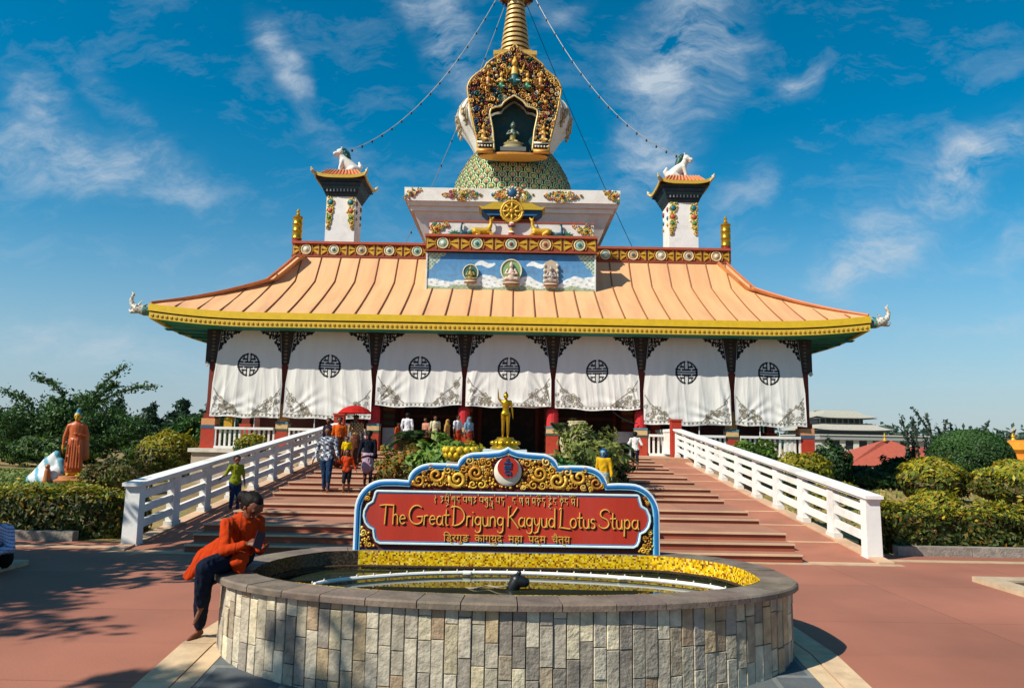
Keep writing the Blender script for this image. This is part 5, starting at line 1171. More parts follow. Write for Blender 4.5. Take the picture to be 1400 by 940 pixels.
organic(mb, 'body', 'skin', pw, .0065, 2, facecol(hc, f, .92, '#6a3c26', up))
mb = MB(); mb.cap(hpR, hpL, .112, .112); 
for a, b, c in ((hpR, knR, anR), (hpL, knL, anL)): mb.cap(a, b, .10, .074); mb.cap(b, b*.5+c*.5, .071, .065); mb.cap(b*.5+c*.5, b*.12+c*.88, .064, .048)
organic(mb, 'trousers', 'cloth', pw, .009, 2, '#141c2c')
mb = MB()
mb.cap((-2.26, 6.57, .74), (-2.23, 6.56, .88), .13, .115, .92); mb.cap((-2.23, 6.56, .86), (-2.22, 6.54, .96), .115, .122, .9); mb.cap(shR, shL, .058, .058)
for a, b, c in ((shR, elR, wrR), (shL, elL, wrL)): mb.cap(a, b, .054, .045); mb.cap(b, b*.12+c*.88, .044, .033)
mb.cap((-2.2, 6.52, 1.0), (-2.185, 6.51, 1.035), .065, .052)
# skirt of the coat: over the lap and hanging behind to the left
mb.chain([(-2.30, 6.66, .76), (-2.46, 6.76, .74), (-2.62, 6.78, .64), (-2.75, 6.74, .50)], [.12, .12, .11, .05], .5, (0, .4, 1)); mb.chain([(-2.22, 6.44, .72), (-2.16, 6.33, .70), (-2.15, 6.32, .64)], [.10, .08, .05], .6, (1, 0, 0)); mb.cap((-2.28, 6.56, .74), (-2.34, 6.40, .73), .105, .08, .7)
def coatc(co):
    o_ = np.tile(np.array(lin('#a83510'), dtype=np.float32), (len(co), 1)); a = (np.abs((co[:, 0]+2.2)+(co[:, 1]-6.42)*.2) < .006) & (co[:, 2] > .75); o_[a] = lin('#7a2208'); return o_
organic(mb, 'coat', 'cloth', pw, .0075, 2, coatc)
mb = MB(); mb.cap(hc+up.normalized()*.035-f*.02, hc+up.normalized()*.03-f*.045, .090, .088); mb.cap(hc+up.normalized()*.075+f*.02, hc+up.normalized()*.07-f*.02, .055, .06); mb.ball(hc-f*.13+up.normalized()*.0+Vector((-.02, 0, 0)), .055, (1, 1, 1)); mb.cap(hc-f*.14, hc-f*.13+Vector((-.02, .02, -.10)), .045, .025)
organic(mb, 'hair', 'hair', pw, .007, 2, '#120d0b')
mb = MB(); q = hc-f*.105+Vector((-.01, 0, 0)); mb.ball(q, (.05, .045, .05), '#0f6a5a', 10, 7); mb.build('hair_band', 'cloth', pw, 'all')
ph_ = thing('mobile_phone', 'dark mobile phone held by the woman in the orange coat', 'phone', (-2.02, 6.22, .86))
mb = MB(); mb.box((-1.965, 6.22, .885), (.075, .012, .15), lin('#2a1214'), rz=R(35), ry=R(25), rx=R(-30)); mb.build('phone_case', 'gloss', ph_)
mb = MB(); mb.box((-1.971, 6.229, .889), (.066, .003, .135), lin('#0a0c10'), rz=R(35), ry=R(25), rx=R(-30)); mb.build('phone_screen', 'gloss', ph_)

# ---- man at the left edge, sitting low on the bed edging
pm = thing('person', 'man in a lavender striped shirt sitting at the left edge of the plaza', 'person', (-6.75, 9.5, 0))
mb = MB(); B_ = Vector((-6.33, 9.45, 0)); v = lambda a, b, c: B_+Vector((a, b, c))
mb.cap(v(-.08, 0, .17), v(.08, 0, .17), .12, .12); mb.cap(v(0, 0, .2), v(.02, -.06, .42), .12, .14, .8); mb.cap(v(-.14, -.06, .52), v(.16, -.08, .52), .06, .06); mb.cap(v(.01, -.08, .52), v(.02, -.14, .66), .05, .045)
head(mb, v(.02, -.18, .74), (.3, -.9, -.3), .85)
for e in (-1, 1): mb.cap(v(e*.1, 0, .16), v(e*.14, -.38, .38), .08, .055); mb.cap(v(e*.14, -.38, .38), v(e*.13, -.46, .07), .05, .03); foot(mb, v(e*.13, -.46, .09), (.1, -1, 0), .85); mb.cap(v(e*.18, -.08, .50), v(e*.27, -.14, .30), .045, .036); mb.cap(v(e*.27, -.14, .30), v(e*.20, -.36, .28), .034, .023); hand(mb, v(e*.20, -.36, .28), (-e*.3, -1, -.3), (0, -.3, 1), .85)
organic(mb, 'body', 'skin', pm, .009, 2, facecol(v(.02, -.18, .74), (.3, -.9, -.3), .85, '#5a3624'))
mb = MB(); mb.cap(v(0, 0, .2), v(.02, -.06, .42), .15, .17, .85); mb.cap(v(-.14, -.06, .51), v(.16, -.08, .51), .085, .085)
for e in (-1, 1): mb.cap(v(e*.18, -.08, .50), v(e*.27, -.14, .30), .072, .056); mb.cap(v(e*.27, -.14, .30), v(e*.21, -.33, .28), .054, .038)
def st_(co):
    o_ = np.tile(np.array(lin('#b4b4cc'), dtype=np.float32), (len(co), 1)); o_[np.sin(co[:, 2]*170+co[:, 0]*60) > .45] = lin('#6f7096'); return o_
organic(mb, 'shirt', 'cloth', pm, .01, 2, st_)
mb = MB(); mb.cap(v(-.08, 0, .16), v(.08, 0, .16), .135, .135)
for e in (-1, 1): mb.cap(v(e*.1, 0, .16), v(e*.14, -.38, .38), .095, .07); mb.cap(v(e*.14, -.38, .38), v(e*.13, -.45, .11), .066, .048)
organic(mb, 'trousers', 'cloth', pm, .01, 2, '#1a1514'); mb = MB(); mb.cap(v(.02, -.165, .79), v(.02, -.15, .77), .085, .085); organic(mb, 'hair', 'hair', pm, .008, 2, '#100c0a')

# ------------------------------------------------------------------ statues
GOLD = '#c99a1c'
rt = standing('golden_statue', 'small golden child statue with one arm raised on a lotus base above the name board', 'statue', (0, 0, 0), 0, .53, None, None, la=[(.06, .0, -.28), (.03, 0, -.25)], ra=[(.10, -.02, .12), (.02, -.02, .27)], stride=.02, statue='#b9901c', vox=.008)
for ch in [o for o in bpy.data.objects if o.parent == rt]: pass
mb = MB(); mb.cap((0, .002, .512), (0, .006, .505), .029, .029); mb.ball((0, .004, .545), .011, (1, 1, 1)); organic(mb, 'hair', 'gold', rt, .004, 1, '#5a5a1c')
mb = MB(); mb.lathe([(.0, -.12), (.165, -.118), (.175, -.10), (.14, -.075), (.16, -.055), (.15, -.03), (.10, .0), (.095, .02), (0, .021)], (0, 0, 0), '#b9921c', 24)
for k in range(14): a = 2*PI*k/14; mb.ball((.15*math.cos(a), .15*math.sin(a), -.045), (.03, .03, .026), '#c9a020', 7, 5)
mb.build('lotus_base', 'gold', rt, 'all'); rt.location = (.04, 8.6, 1.75); rt.rotation_euler = (0, 0, 0)
o = thing('statue_plinth', 'pale blue white plinth behind the name board carrying the golden statue', 'plinth', (.04, 8.6, 0))
mb = MB(); mb.b2(-.20, .28, 8.42, 8.82, 0, 1.57, '#b9c9c9'); mb.build('shaft', 'white', o); mb = MB(); mb.b2(-.21, .29, 8.4, 8.84, 1.56, 1.63, '#cfdcdc'); mb.build('capstone', 'white', o)
def robed(name, label, loc, s, robe, blue, base_):
    rt = thing(name, label, 'statue', (0, 0, 0)); mb = MB()
    mb.cap((0, 0, .95), (0, 0, 1.32), .17, .17, .7, (1, 0, 0)); mb.cap((-.13, 0, 1.36), (.13, 0, 1.36), .08, .08); mb.cap((0, 0, 1.36), (0, 0, 1.52), .06, .055); mb.cap((0, 0, .95), (0, 0, .25), .19, .22, .75, (1, 0, 0)); mb.cap((-.1, 0, .3), (-.11, -.02, .12), .1, .07); mb.cap((.1, 0, .3), (.11, -.02, .12), .1, .07)
    for e in (-1, 1): foot(mb, (e*.1, 0, .1), (e*.1, -1, 0))
    mb.cap((-.19, 0, 1.36), (-.27, .0, 1.05), .055, .05); mb.cap((-.27, 0, 1.05), (-.29, -.02, .78), .045, .03); hand(mb, (-.29, -.02, .78), (0, 0, -1), (-1, 0, 0))
    mb.cap((.19, 0, 1.36), (.27, .02, 1.08), .055, .05); mb.cap((.27, .02, 1.08), (.12, -.16, 1.12), .045, .03); hand(mb, (.12, -.16, 1.12), (-.6, -.2, .2), (0, -1, 0)); mb.cap((.24, .0, 1.1), (.26, .0, .55), .05, .1, .6)
    for k in range(6): mb.cap((-.14+.056*k, -.145, 1.0), (-.17+.068*k, -.16, .25), .012, .018)
    hc = (0, -.02, 1.59); head(mb, hc, (0, -1, 0)); fc = facecol(hc, (0, -1, 0), 1, '#c79a2a')
    def cf(co):
        o_ = fc(co); m = (co[:, 2] < 1.5) & ~((co[:, 2] < .13)) & ~((co[:, 0] < -.2) & (co[:, 2] < .85)); o_[m] = lin(robe); return o_
    for i in range(len(mb.v)): pass
    organic(mb, 'figure', 'gloss', rt, .016, 2, cf)
    mb = MB(); mb.cap((0, .01, 1.655), (0, .03, 1.62), .092, .09); mb.ball((0, .01, 1.76), .05, (1, 1, 1)); organic(mb, 'hair', 'gloss', rt, .014, 1, blue)
    mb = MB(); mb.lathe([(.0, -.12), (.42, -.12), (.44, -.06), (.34, -.02), (.32, .04), (0, .05)], (0, 0, 0), base_, 20); mb.build('base', 'paint', rt, True)
    rt.scale = (s, s, s); rt.location = loc; return rt
robed('garden_statue', 'tall statue in an orange robe with blue hair standing in the left garden', (-14.6, 25, .22), 1.27, '#b5562a', '#1f6f96', '#a8683a').rotation_euler = (0, 0, R(15))
o = thing('painted_rock', 'white and pale blue painted rockwork beside the orange robed garden statue', 'rockwork', (-15.4, 25.2, 0))
mb = MB(); mb.chain([(-15.75, 25.3, .2), (-15.55, 25.3, .6), (-15.4, 25.3, .95)], [.42, .33, .15], .7); mb.chain([(-16.0, 25.2, .1), (-15.3, 25.1, .2)], [.25, .35]); mb.cap((-15.2, 25.3, .3), (-15.25, 25.3, .7), .3, .16)
def cf(co): o_ = np.tile(np.array(lin('#c9d0d0'), dtype=np.float32), (len(co), 1)); o_[np.sin(co[:, 0]*14+co[:, 2]*9) > .4] = lin('#5a9ab0'); return o_
organic(mb, 'rock', 'white', o, .04, 3, cf)
mb = MB(); mb.cap((-15.3, 24.75, .1), (-15.3, 24.75, .45), .12, .09); mb.ball((-15.3, 24.73, .58), .08, (1, 1, 1)); organic(mb, 'small_figure', 'gloss', o, .02, 1, '#a8683a')
g = standing('painted_figurine', 'small painted figurine with blue headscarf and yellow robe behind the right shoulder of the board', 'statue', (1.24, 9.0, .98), R(-25), .66, '#c79a1c', '#c79a1c', 'dress', .9, hair='scarf', skin='#6a94a4', vox=.009, scarf='#1c3f76')
mb = MB(); mb.cap((.06, .06, .52), (.09, .07, .2), .075, .11, .6); organic(mb, 'cloak', 'cloth', g, .01, 2, '#1f4a80')
o = thing('figurine_block', 'plain stone block under the small painted figurine', 'plinth', (1.24, 9, 0)); mb = MB(); mb.b2(1.06, 1.42, 8.85, 9.2, 0, .98, '#a89884'); mb.build('block', 'paint', o)
o = thing('lotus_bowl', 'golden lotus petal bowl beside the golden statue plinth', 'bowl', (-.5, 8.9, 1.5))
mb = MB(); mb.b2(-.66, -.34, 8.8, 9.1, 0, 1.47, '#a89884'); mb.build('pedestal', 'paint', o)
mb = MB(); mb.lathe([(.0, 0), (.1, 0), (.17, .08), (.19, .15), (.16, .16), (0, .14)], (-.5, 8.95, 1.47), '#b99a1c', 20)
for r_ in (0, 1):
    for k in range(14): a = 2*PI*(k+.5*r_)/14; mb.ball((-.5+(.17+.02*r_)*math.cos(a), 8.95+(.17+.02*r_)*math.sin(a), 1.55+r_*.06), (.04, .04, .045), '#c9a81c', 7, 5)
mb.build('petals', 'goldpaint', o, 'all')
o = thing('round_urn', 'big cream coloured round urn among the plants right of the golden statue', 'urn', (1.95, 20, .9))
mb = MB(); mb.lathe([(.0, 0), (.2, 0), (.24, .08), (.42, .35), (.47, .62), (.42, .88), (.25, 1.08), (.2, 1.12), (.26, 1.17), (.24, 1.19), (.18, 1.14), (0, 1.1)], (1.9, 20, 1.08), '#c4b690', 28); mb.build('urn_body', 'paint', o, 'all')
# lions
for s, l in ((-1, 'left'), (1, 'right')):
    t = thing('lion_statue', 'white snow lion statue with a green mane sitting on the %s roof turret' % l, 'statue', (s*7.78, 32.7, 13.75), 0, 'snow lions on the roof turrets')
    t.scale = (1, 1, 1); B_ = Vector((s*7.78, 32.7, 13.77)); d = s if s > 0 else -1
    v = lambda a, b, c: B_+Vector((d*a, b, c)); mb = MB()
    mb.chain([v(-.42, 0, .22), v(-.2, 0, .42), v(.08, 0, .68)], [.27, .26, .24]); mb.chain([v(.08, 0, .68), v(.2, -.02, .9)], [.22, .19]); mb.ball(v(.27, -.08, 1.04), (.2, .19, .19), (1, 1, 1)); mb.cap(v(.36, -.14, 1.0), v(.48, -.2, .95), .12, .09); mb.cap(v(.36, -.12, .90), v(.45, -.18, .85), .07, .05)
    for e in (-1, 1): mb.cap(v(.12, e*.16, .62), v(.22, e*.17, .3), .11, .08); mb.cap(v(.22, e*.17, .3), v(.22, e*.17, .05), .08, .075); mb.cap(v(.22, e*.17, .05), v(.34, e*.18, .04), .08, .06); mb.cap(v(-.38, e*.2, .2), v(-.12, e*.24, .12), .16, .1); mb.cap(v(-.12, e*.24, .07), v(.02, e*.24, .05), .08, .06); mb.cap(v(.2, e*.14-.03, 1.16), v(.16, e*.19-.03, 1.26), .05, .03)
    mb.chain([v(-.6, 0, .15), v(-.7, 0, .4), v(-.62, 0, .6)], [.08, .1, .05])
    organic(mb, 'lion_body', 'gloss', t, .028, 2, '#d2cfc4')
    mb = MB(); mb.chain([v(.14, 0, 1.16), v(.0, 0, .98), v(-.1, 0, .72)], [.15, .19, .15]); mb.chain([v(.2, 0, 1.2), v(.08, 0, 1.2)], [.08, .1])
    for k in range(14): a = random.uniform(-1, 1); b = random.uniform(0, 1); mb.ball(v(.08-.2*b, a*.2, 1.16-.4*b), random.uniform(.05, .09), (1, 1, 1))
    organic(mb, 'mane', 'gloss', t, .028, 1, '#1f4a42')
    mb = MB(); 
    for e in (-1, 1): mb.ball(v(.42, e*.08-.12, 1.08), .03, '#15110f', 6, 5)
    mb.cap(v(.50, -.21, 1.0), v(.52, -.22, .98), .035, .03, col=lin('#5a1c18')); mb.cap(v(.42, -.17, .9), v(.5, -.21, .89), .04, .03, col=lin('#8a2018')); mb.build('face', 'gloss', t, 'all')
    mb = MB(); mb.b2(s*7.78-.72, s*7.78+.72, 32.3, 33.2, 13.70, 13.77, '#a8482c'); mb.build('base_slab', 'paint', t)
# wheel and deer
t = thing('dharma_wheel', 'golden eight spoked wheel on a stand above the centre of the roof', 'wheel', (0, 29.2, 9.93))
mb = MB(); cz = 11.05; r = .44
for rr, th in ((.44, .05), (.36, .03), (.16, .035)): mb.tube([(rr*math.cos(a*PI/16), 29.2, cz+rr*math.sin(a*PI/16)) for a in range(33)], th, '#c9a030', 8)
mb.prism([(.37*math.cos(a*PI/12), cz+.37*math.sin(a*PI/12)) for a in range(24)], 29.22, 29.25, lin('#a8791c'))
for k in range(16): a = k*PI/8; mb.ball((.47*math.cos(a), 29.2, cz+.47*math.sin(a)), .04, '#c9a030', 6, 5)
mb.build('rim', 'goldpaint', t, 'all')
mb = MB()
for k in range(8): a = k*PI/4; mb.tube([(.07*math.cos(a), 29.2, cz+.07*math.sin(a)), (.25*math.cos(a), 29.17, cz+.25*math.sin(a)), (.42*math.cos(a), 29.2, cz+.42*math.sin(a))], [.03, .045, .03], '#d0aa3a', 6)
mb.ball((0, 29.15, cz), (.1, .06, .1), '#b98a28', 10, 7); mb.build('spokes', 'goldpaint', t, 'all')
mb = MB(); mb.lathe([(0, 0), (.2, 0), (.2, .06), (.12, .1), (.14, .2), (.08, .28), (.1, .42), (.16, .5), (.14, .58), (.06, .66), (0, .67)], (0, 29.2, 9.93), ['#d8d0c0', '#c9a030', '#3a5a8a', '#a8482c'], 16); mb.build('stand', 'gloss', t, True)
for s, l in ((-1, 'left'), (1, 'right')):
    t = thing('deer_figure', 'gilded kneeling deer facing the wheel from its %s side' % l, 'statue', (s*1.1, 29.2, 9.93), 0, 'gilded deer beside the wheel'); mb = MB()
    v = lambda a, b, c: Vector((s*(1.1+a), 29.2+b, 9.95+c))
    mb.b2(s*.72, s*1.6, 29.02, 29.38, 9.93, 9.99, (1, 1, 1)); mb.chain([v(.38, 0, .24), v(.1, 0, .24), v(-.14, 0, .26)], [.16, .15, .15]); mb.chain([v(-.14, 0, .3), v(-.24, 0, .5), v(-.25, 0, .68)], [.12, .075, .06]); mb.cap(v(-.25, 0, .70), v(-.35, 0, .82), .075, .035)
    for e in (-1, 1): mb.cap(v(-.15, e*.09, .18), v(-.36, e*.1, .1), .055, .04); mb.cap(v(-.36, e*.1, .1), v(-.2, e*.1, .05), .04, .03); mb.cap(v(.38, e*.1, .2), v(.2, e*.14, .1), .1, .05); mb.cap(v(.2, e*.14, .07), v(.34, e*.14, .05), .04, .03); mb.cap(v(-.24, e*.05, .76), v(-.18, e*.13, .86), .03, .012)
    mb.cap(v(.5, 0, .3), v(.56, 0, .36), .04, .02)
    organic(mb, 'deer_body', 'goldpaint', t, .02, 2, '#c4982a')
for s, l in ((-1, 'left'), (1, 'right')):
    t = thing('victory_banner', 'gilded cylinder finial standing on the %s end of the roof parapet' % l, 'finial', (s*9.2, 30.5, 9.95), 0, 'gilded parapet finials')
    x = s*9.2; mb = MB(); mb.lathe([(0, 0), (.2, 0), (.2, .1), (.17, .12)], (x, 30.55, 9.95), '#8a2a1c', 18); mb.build('base', 'gloss', t, True)
    mb = MB(); mb.lathe([(0, .12), (.2, .12), (.22, .16), (.2, .2), (.2, .45), (.225, .48), (.2, .51), (.2, .75), (.225, .78), (.2, .81), (.2, 1.02), (.23, 1.06), (.19, 1.12), (.08, 1.16), (0, 1.16)], (x, 30.55, 9.95), '#b98e26', 22); mb.build('drum', 'gold', t, True)
    mb = MB(); mb.lathe([(.07, 1.15), (.1, 1.2), (.05, 1.28), (.08, 1.36), (.03, 1.45), (0, 1.5)], (x, 30.55, 9.95), '#d0a830', 14); mb.build('tip', 'gold', t, True)
# ropes with bulbs
def rope(lb, a, b, sag, n, bulbs=True):
    t = thing('light_string', lb, 'light string', a); a = Vector(a); b = Vector(b)
    pts = [a.lerp(b, i/24)-Vector((0, 0, sag*4*(i/24)*(1-i/24))) for i in range(25)]
    mb = MB(); mb.tube(pts, .018, '#8f8a84' if bulbs else '#23303a', 5); mb.build('cord', 'metal', t)
    if bulbs:
        m0 = MB(); m0.ball((0, 0, -.08), (.05, .05, .07), '#2a2420', 7, 5); m0.tube([(0, 0, 0), (0, 0, -.06)], .02, '#1a1a1a', 5); me = m0.mesh('bulb'); me.materials.append(M['gloss'])
        for i in range(n):
            q = (i+.7)/n*24; k = min(23, int(q)); p = pts[k].lerp(pts[k+1], q-k); o = bpy.data.objects.new('bulb', me); C.objects.link(o); o.parent = t; o.location = p-a
rope('string of small bulbs sagging from the spire to the left turret lion', (-.85, 35.6, 24.9), (-7.7, 32.9, 15.05), 1.5, 16)
rope('string of small bulbs sagging from the spire to the right turret lion', (.85, 35.6, 24.9), (7.8, 32.9, 15.05), 1.5, 16)
rope('bare dark guy rope running down right behind the white dome', (.6, 36.6, 24.8), (9.5, 45, 9.9), .5, 0, False)
rope('faint string of bulbs running down left behind the white dome', (-.6, 36.6, 24.8), (-8.0, 44, 10.5), .8, 12)
rope('short cord hung from the curtain above the grey panel on the right', (3.7, 26.9, 2.95), (4.75, 26.95, 2.4), .12, 0, False)
t = thing('offering_lamp', 'small yellow gilded shrine box on the leftmost white balustrade', 'shrine', (-10.25, 27.05, 2.02)); mb = MB()
mb.b2(-10.4, -10.1, 26.95, 27.2, 2.02, 2.3, '#c4962a'); mb.build('box', 'goldpaint', t); mb = MB(); mb.lathe([(.22, 0), (.16, .08), (.05, .22), (0, .26)], (-10.25, 27.07, 2.3), '#c9a030', 4); mb.build('lid', 'goldpaint', t)
# ------------------------------------------------------------------ vegetation
rs = np.random.RandomState(5)
def leafmesh(name, Pn, Nn, size, cols, parent, asp=1.9, orient=.6, axis=None):
    """one small rhombic blade per point"""
    n = len(Pn); r = rs.normal(size=(n, 3)); r /= np.linalg.norm(r, axis=1)[:, None]; nn = Nn*orient+r*(1-orient)+1e-6; nn /= np.linalg.norm(nn, axis=1)[:, None]
    a = rs.normal(size=(n, 3)) if axis is None else axis+rs.normal(size=(n, 3))*.25; a -= nn*(a*nn).sum(1)[:, None]; a /= np.linalg.norm(a, axis=1)[:, None]+1e-9; b = np.cross(nn, a)
    s = (size*rs.uniform(.6, 1.35, n))[:, None]; V = np.stack([Pn-a*s*.5*asp, Pn+b*s*.4+nn*s*.12, Pn+a*s*.5*asp, Pn-b*s*.4+nn*s*.12], 1).reshape(-1, 3)
    F = np.arange(n*4).reshape(n, 4); return npmesh(name, V, F, cols.astype(np.float32), 'leaf', parent)
def palette(n, pal, var=.25):
    p = np.array([lin(c) for c in pal]); k = rs.randint(0, len(p), n); c = p[k]*rs.uniform(1-var, 1+var, n)[:, None]; return np.clip(c, 0, 1)
GRN = ['#3f5a1c', '#4a6a22', '#35501a', '#566f20']; DGR = ['#2a4420', '#31502a', '#263c1c', '#3a5a2c']; YEL = ['#98901e', '#a89a28', '#7f8522', '#a08420', '#6f7c22']; MIX = ['#45581e', '#3a4a1c', '#5a6422', '#6a5a24', '#4f3f20']
def ellip(n, c, r, shell=.35, low=-.6, lump=.18, seed=0):
    d = rs.normal(size=(n*2, 3)); d /= np.linalg.norm(d, axis=1)[:, None]; d = d[d[:, 2] > low][:n]
    k = 1+lump*(np.sin(d[:, 0]*5+seed)*np.sin(d[:, 1]*6+seed*2)+.6*np.sin(d[:, 2]*9+d[:, 0]*7+seed)); q = k*(1-shell*rs.uniform(0, 1, len(d))**2)
    return np.array(c)+d*np.array(r)*q[:, None], d
def bush(name, label, loc, r, n, size, pal=MIX, top=YEL, topz=.35, lump=.1, cat='bush', group=None, stems=True, low=-.75):
    rt = thing(name, label, cat, loc, 0, group); c = (loc[0], loc[1], loc[2]+r[2]*.95)
    P_, N_ = ellip(n, c, r, .4, low, lump, loc[0]); cc = palette(len(P_), pal)
    sh_ = rs.randint(0, len(P_), 26)
    ex = np.concatenate([P_[k]+N_[k]*np.linspace(0, rs.uniform(.12, .32)*r[2], 9)[:, None]+rs.normal(size=(9, 3))*size*.25 for k in sh_ if N_[k][2] > -.1] or [P_[:1]])
    keep = (np.sin(P_[:, 0]*7.3+P_[:, 2]*5)*np.sin(P_[:, 2]*8.1+P_[:, 1]*6)+rs.uniform(-.35, .35, len(P_))) > -.78
    P_ = np.concatenate([P_[keep], ex]); N_ = np.concatenate([N_[keep], np.tile((0, 0, .9), (len(ex), 1))]); cc = palette(len(P_), pal); cl_ = .82+.36*(.5+.5*np.sin(P_[:, 0]*5+P_[:, 2]*7)*np.sin(P_[:, 1]*4+P_[:, 2]*6)); cc = np.clip(cc*cl_[:, None], 0, 1)
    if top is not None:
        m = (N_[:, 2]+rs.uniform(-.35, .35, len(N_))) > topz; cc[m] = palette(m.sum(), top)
    leafmesh('foliage', P_, N_, size, cc, rt)
    mb = MB(); mb.ball(c, (r[0]*.72, r[1]*.72, r[2]*.74), pal[0], 14, 9)
    for k in range(6): a = rs.uniform(0, 6.3); mb.tube([(loc[0], loc[1], loc[2]), (loc[0]+r[0]*.4*math.cos(a), loc[1]+r[1]*.4*math.sin(a), loc[2]+r[2]*.7)], [.03, .015], '#4a3a26', 5)
    mb.build('branches', 'leaf', rt, 'all'); return rt
def hedge(label, x0, x1, y0, y1, h, n, size):
    rt = thing('hedge', label, 'hedge', ((x0+x1)/2, (y0+y1)/2, 0)); w_ = x1-x0; d_ = y1-y0
    t = rs.choice(4, n, p=[.47, .38, .1, .05]); u, v = rs.uniform(0, 1, n), rs.uniform(0, 1, n); P_ = np.zeros((n, 3)); N_ = np.zeros((n, 3))
    m = t == 0; P_[m] = np.stack([x0+u[m]*w_, np.full(m.sum(), y0), v[m]*h], 1); N_[m] = (0, -1, 0)
    m = t == 1; P_[m] = np.stack([x0+u[m]*w_, y0+v[m]*d_, np.full(m.sum(), h)], 1); N_[m] = (0, 0, 1)
    m = t == 2; P_[m] = np.stack([x0+u[m]*w_, np.full(m.sum(), y1), v[m]*h], 1); N_[m] = (0, 1, 0)
    m = t == 3; xe = x0 if abs(x0) < abs(x1) else x1; P_[m] = np.stack([np.full(m.sum(), xe), y0+v[m]*d_, u[m]*h], 1); N_[m] = (-1 if xe == x0 else 1, 0, 0)
    lum = .06*np.sin(P_[:, 0]*2.3)+.05*np.sin(P_[:, 0]*5.1+P_[:, 1]*3)+.04*np.sin(P_[:, 2]*9+P_[:, 0]*7); P_ += N_*(lum+rs.uniform(-.10, .06, n))[:, None]
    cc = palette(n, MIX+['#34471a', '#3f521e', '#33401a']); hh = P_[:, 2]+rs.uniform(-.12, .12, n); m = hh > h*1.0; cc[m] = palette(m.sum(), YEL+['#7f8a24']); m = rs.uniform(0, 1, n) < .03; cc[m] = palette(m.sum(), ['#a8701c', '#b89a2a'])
    keep = (np.sin(P_[:, 0]*6.1+P_[:, 2]*9)*np.sin(P_[:, 2]*12+P_[:, 0]*3.3)+rs.uniform(-.4, .4, n)) > -.72; P_ = P_[keep]; N_ = N_[keep]; cc = cc[keep]
    sh_ = [k for k in rs.randint(0, len(P_), 500) if N_[k][2] > .5]; ex = np.concatenate([P_[k]+np.array((rs.uniform(-.3, .3), rs.uniform(-.3, .3), 1))*np.linspace(0, rs.uniform(.05, .17), 6)[:, None]+rs.normal(size=(6, 3))*.012 for k in sh_])
    P_ = np.concatenate([P_, ex]); N_ = np.concatenate([N_, np.tile((0, -.3, .8), (len(ex), 1))]); cc = np.concatenate([cc, palette(len(ex), YEL)])
    leafmesh('foliage', P_, N_, size, cc, rt); mb = MB(); mb.b2(x0+.08, x1-.08, y0+.1, y1-.1, 0, h-.1, '#2f3a18'); mb.build('branches', 'leaf', rt)
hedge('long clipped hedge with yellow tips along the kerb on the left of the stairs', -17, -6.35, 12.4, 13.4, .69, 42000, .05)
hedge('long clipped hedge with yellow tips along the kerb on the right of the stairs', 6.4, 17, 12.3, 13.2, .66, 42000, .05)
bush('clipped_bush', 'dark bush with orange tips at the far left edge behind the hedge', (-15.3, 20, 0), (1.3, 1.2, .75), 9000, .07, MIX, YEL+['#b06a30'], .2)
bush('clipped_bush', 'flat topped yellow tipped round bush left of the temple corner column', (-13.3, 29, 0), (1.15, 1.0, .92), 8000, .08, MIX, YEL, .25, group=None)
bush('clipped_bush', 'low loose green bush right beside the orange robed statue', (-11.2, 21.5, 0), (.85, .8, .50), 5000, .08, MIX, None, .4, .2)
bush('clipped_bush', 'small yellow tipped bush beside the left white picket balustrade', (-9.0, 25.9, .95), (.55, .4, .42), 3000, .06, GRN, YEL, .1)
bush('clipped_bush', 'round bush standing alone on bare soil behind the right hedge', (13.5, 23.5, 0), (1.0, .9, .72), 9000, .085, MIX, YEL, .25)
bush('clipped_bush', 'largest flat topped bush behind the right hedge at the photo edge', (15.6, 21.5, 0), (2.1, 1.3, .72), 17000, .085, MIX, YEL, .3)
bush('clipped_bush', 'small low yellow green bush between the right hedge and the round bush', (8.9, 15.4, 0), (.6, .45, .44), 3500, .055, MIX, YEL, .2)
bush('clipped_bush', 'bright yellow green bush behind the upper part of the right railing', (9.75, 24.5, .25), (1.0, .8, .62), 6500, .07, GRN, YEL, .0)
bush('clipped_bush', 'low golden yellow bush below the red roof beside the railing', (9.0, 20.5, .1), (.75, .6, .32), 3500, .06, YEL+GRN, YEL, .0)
bush('dome_bush', 'big dark green dome shaped bush on the right', (21.9, 35, 0), (1.85, 1.7, 1.33), 30000, .07, DGR, ['#3f6428', '#38582a'], .3, .015)
bush('garden_shrub', 'dark green shrub at the right corner of the temple platform', (11.2, 25.6, .1), (.62, .5, .8), 5500, .10, DGR, None, 0, .3)
bush('garden_shrub', 'leafy green shrub in front of the right white picket balustrade', (8.6, 26.0, .6), (1.0, .5, .6), 5500, .09, GRN, ['#6a8a34', '#5a7a2c'], .4, .25)
bush('garden_shrub', 'dark shrub in front of the far red roofs', (16.3, 31, 0), (.85, .7, .62), 3500, .12, DGR, None, 0, .25)
bush('garden_shrub', 'low dark shrub between the railing and the far white building', (14.6, 30, 0), (1.15, .8, .42), 3500, .12, DGR, None, 0, .3)
bush('garden_shrub', 'dark green shrub in front of the round bush and below the dome bush', (19.4, 33, 0), (1.1, .8, .62), 4000, .11, DGR+GRN, None, 0, .25)
for (x, y, rx_, lb) in ((-29, 37, 3.0, 'low dark shrub thicket left of the spreading tree foot'), (-22.5, 36.5, 2.6, 'low dark shrub thicket under the spreading tree'), (-18.6, 39.5, 1.8, 'low dark shrub under the right end of the spreading tree')):
    bush('garden_shrub', lb, (x, y, 0), (rx_, 1.1, .75), 6000, .12, DGR+GRN, None, 0, .2)
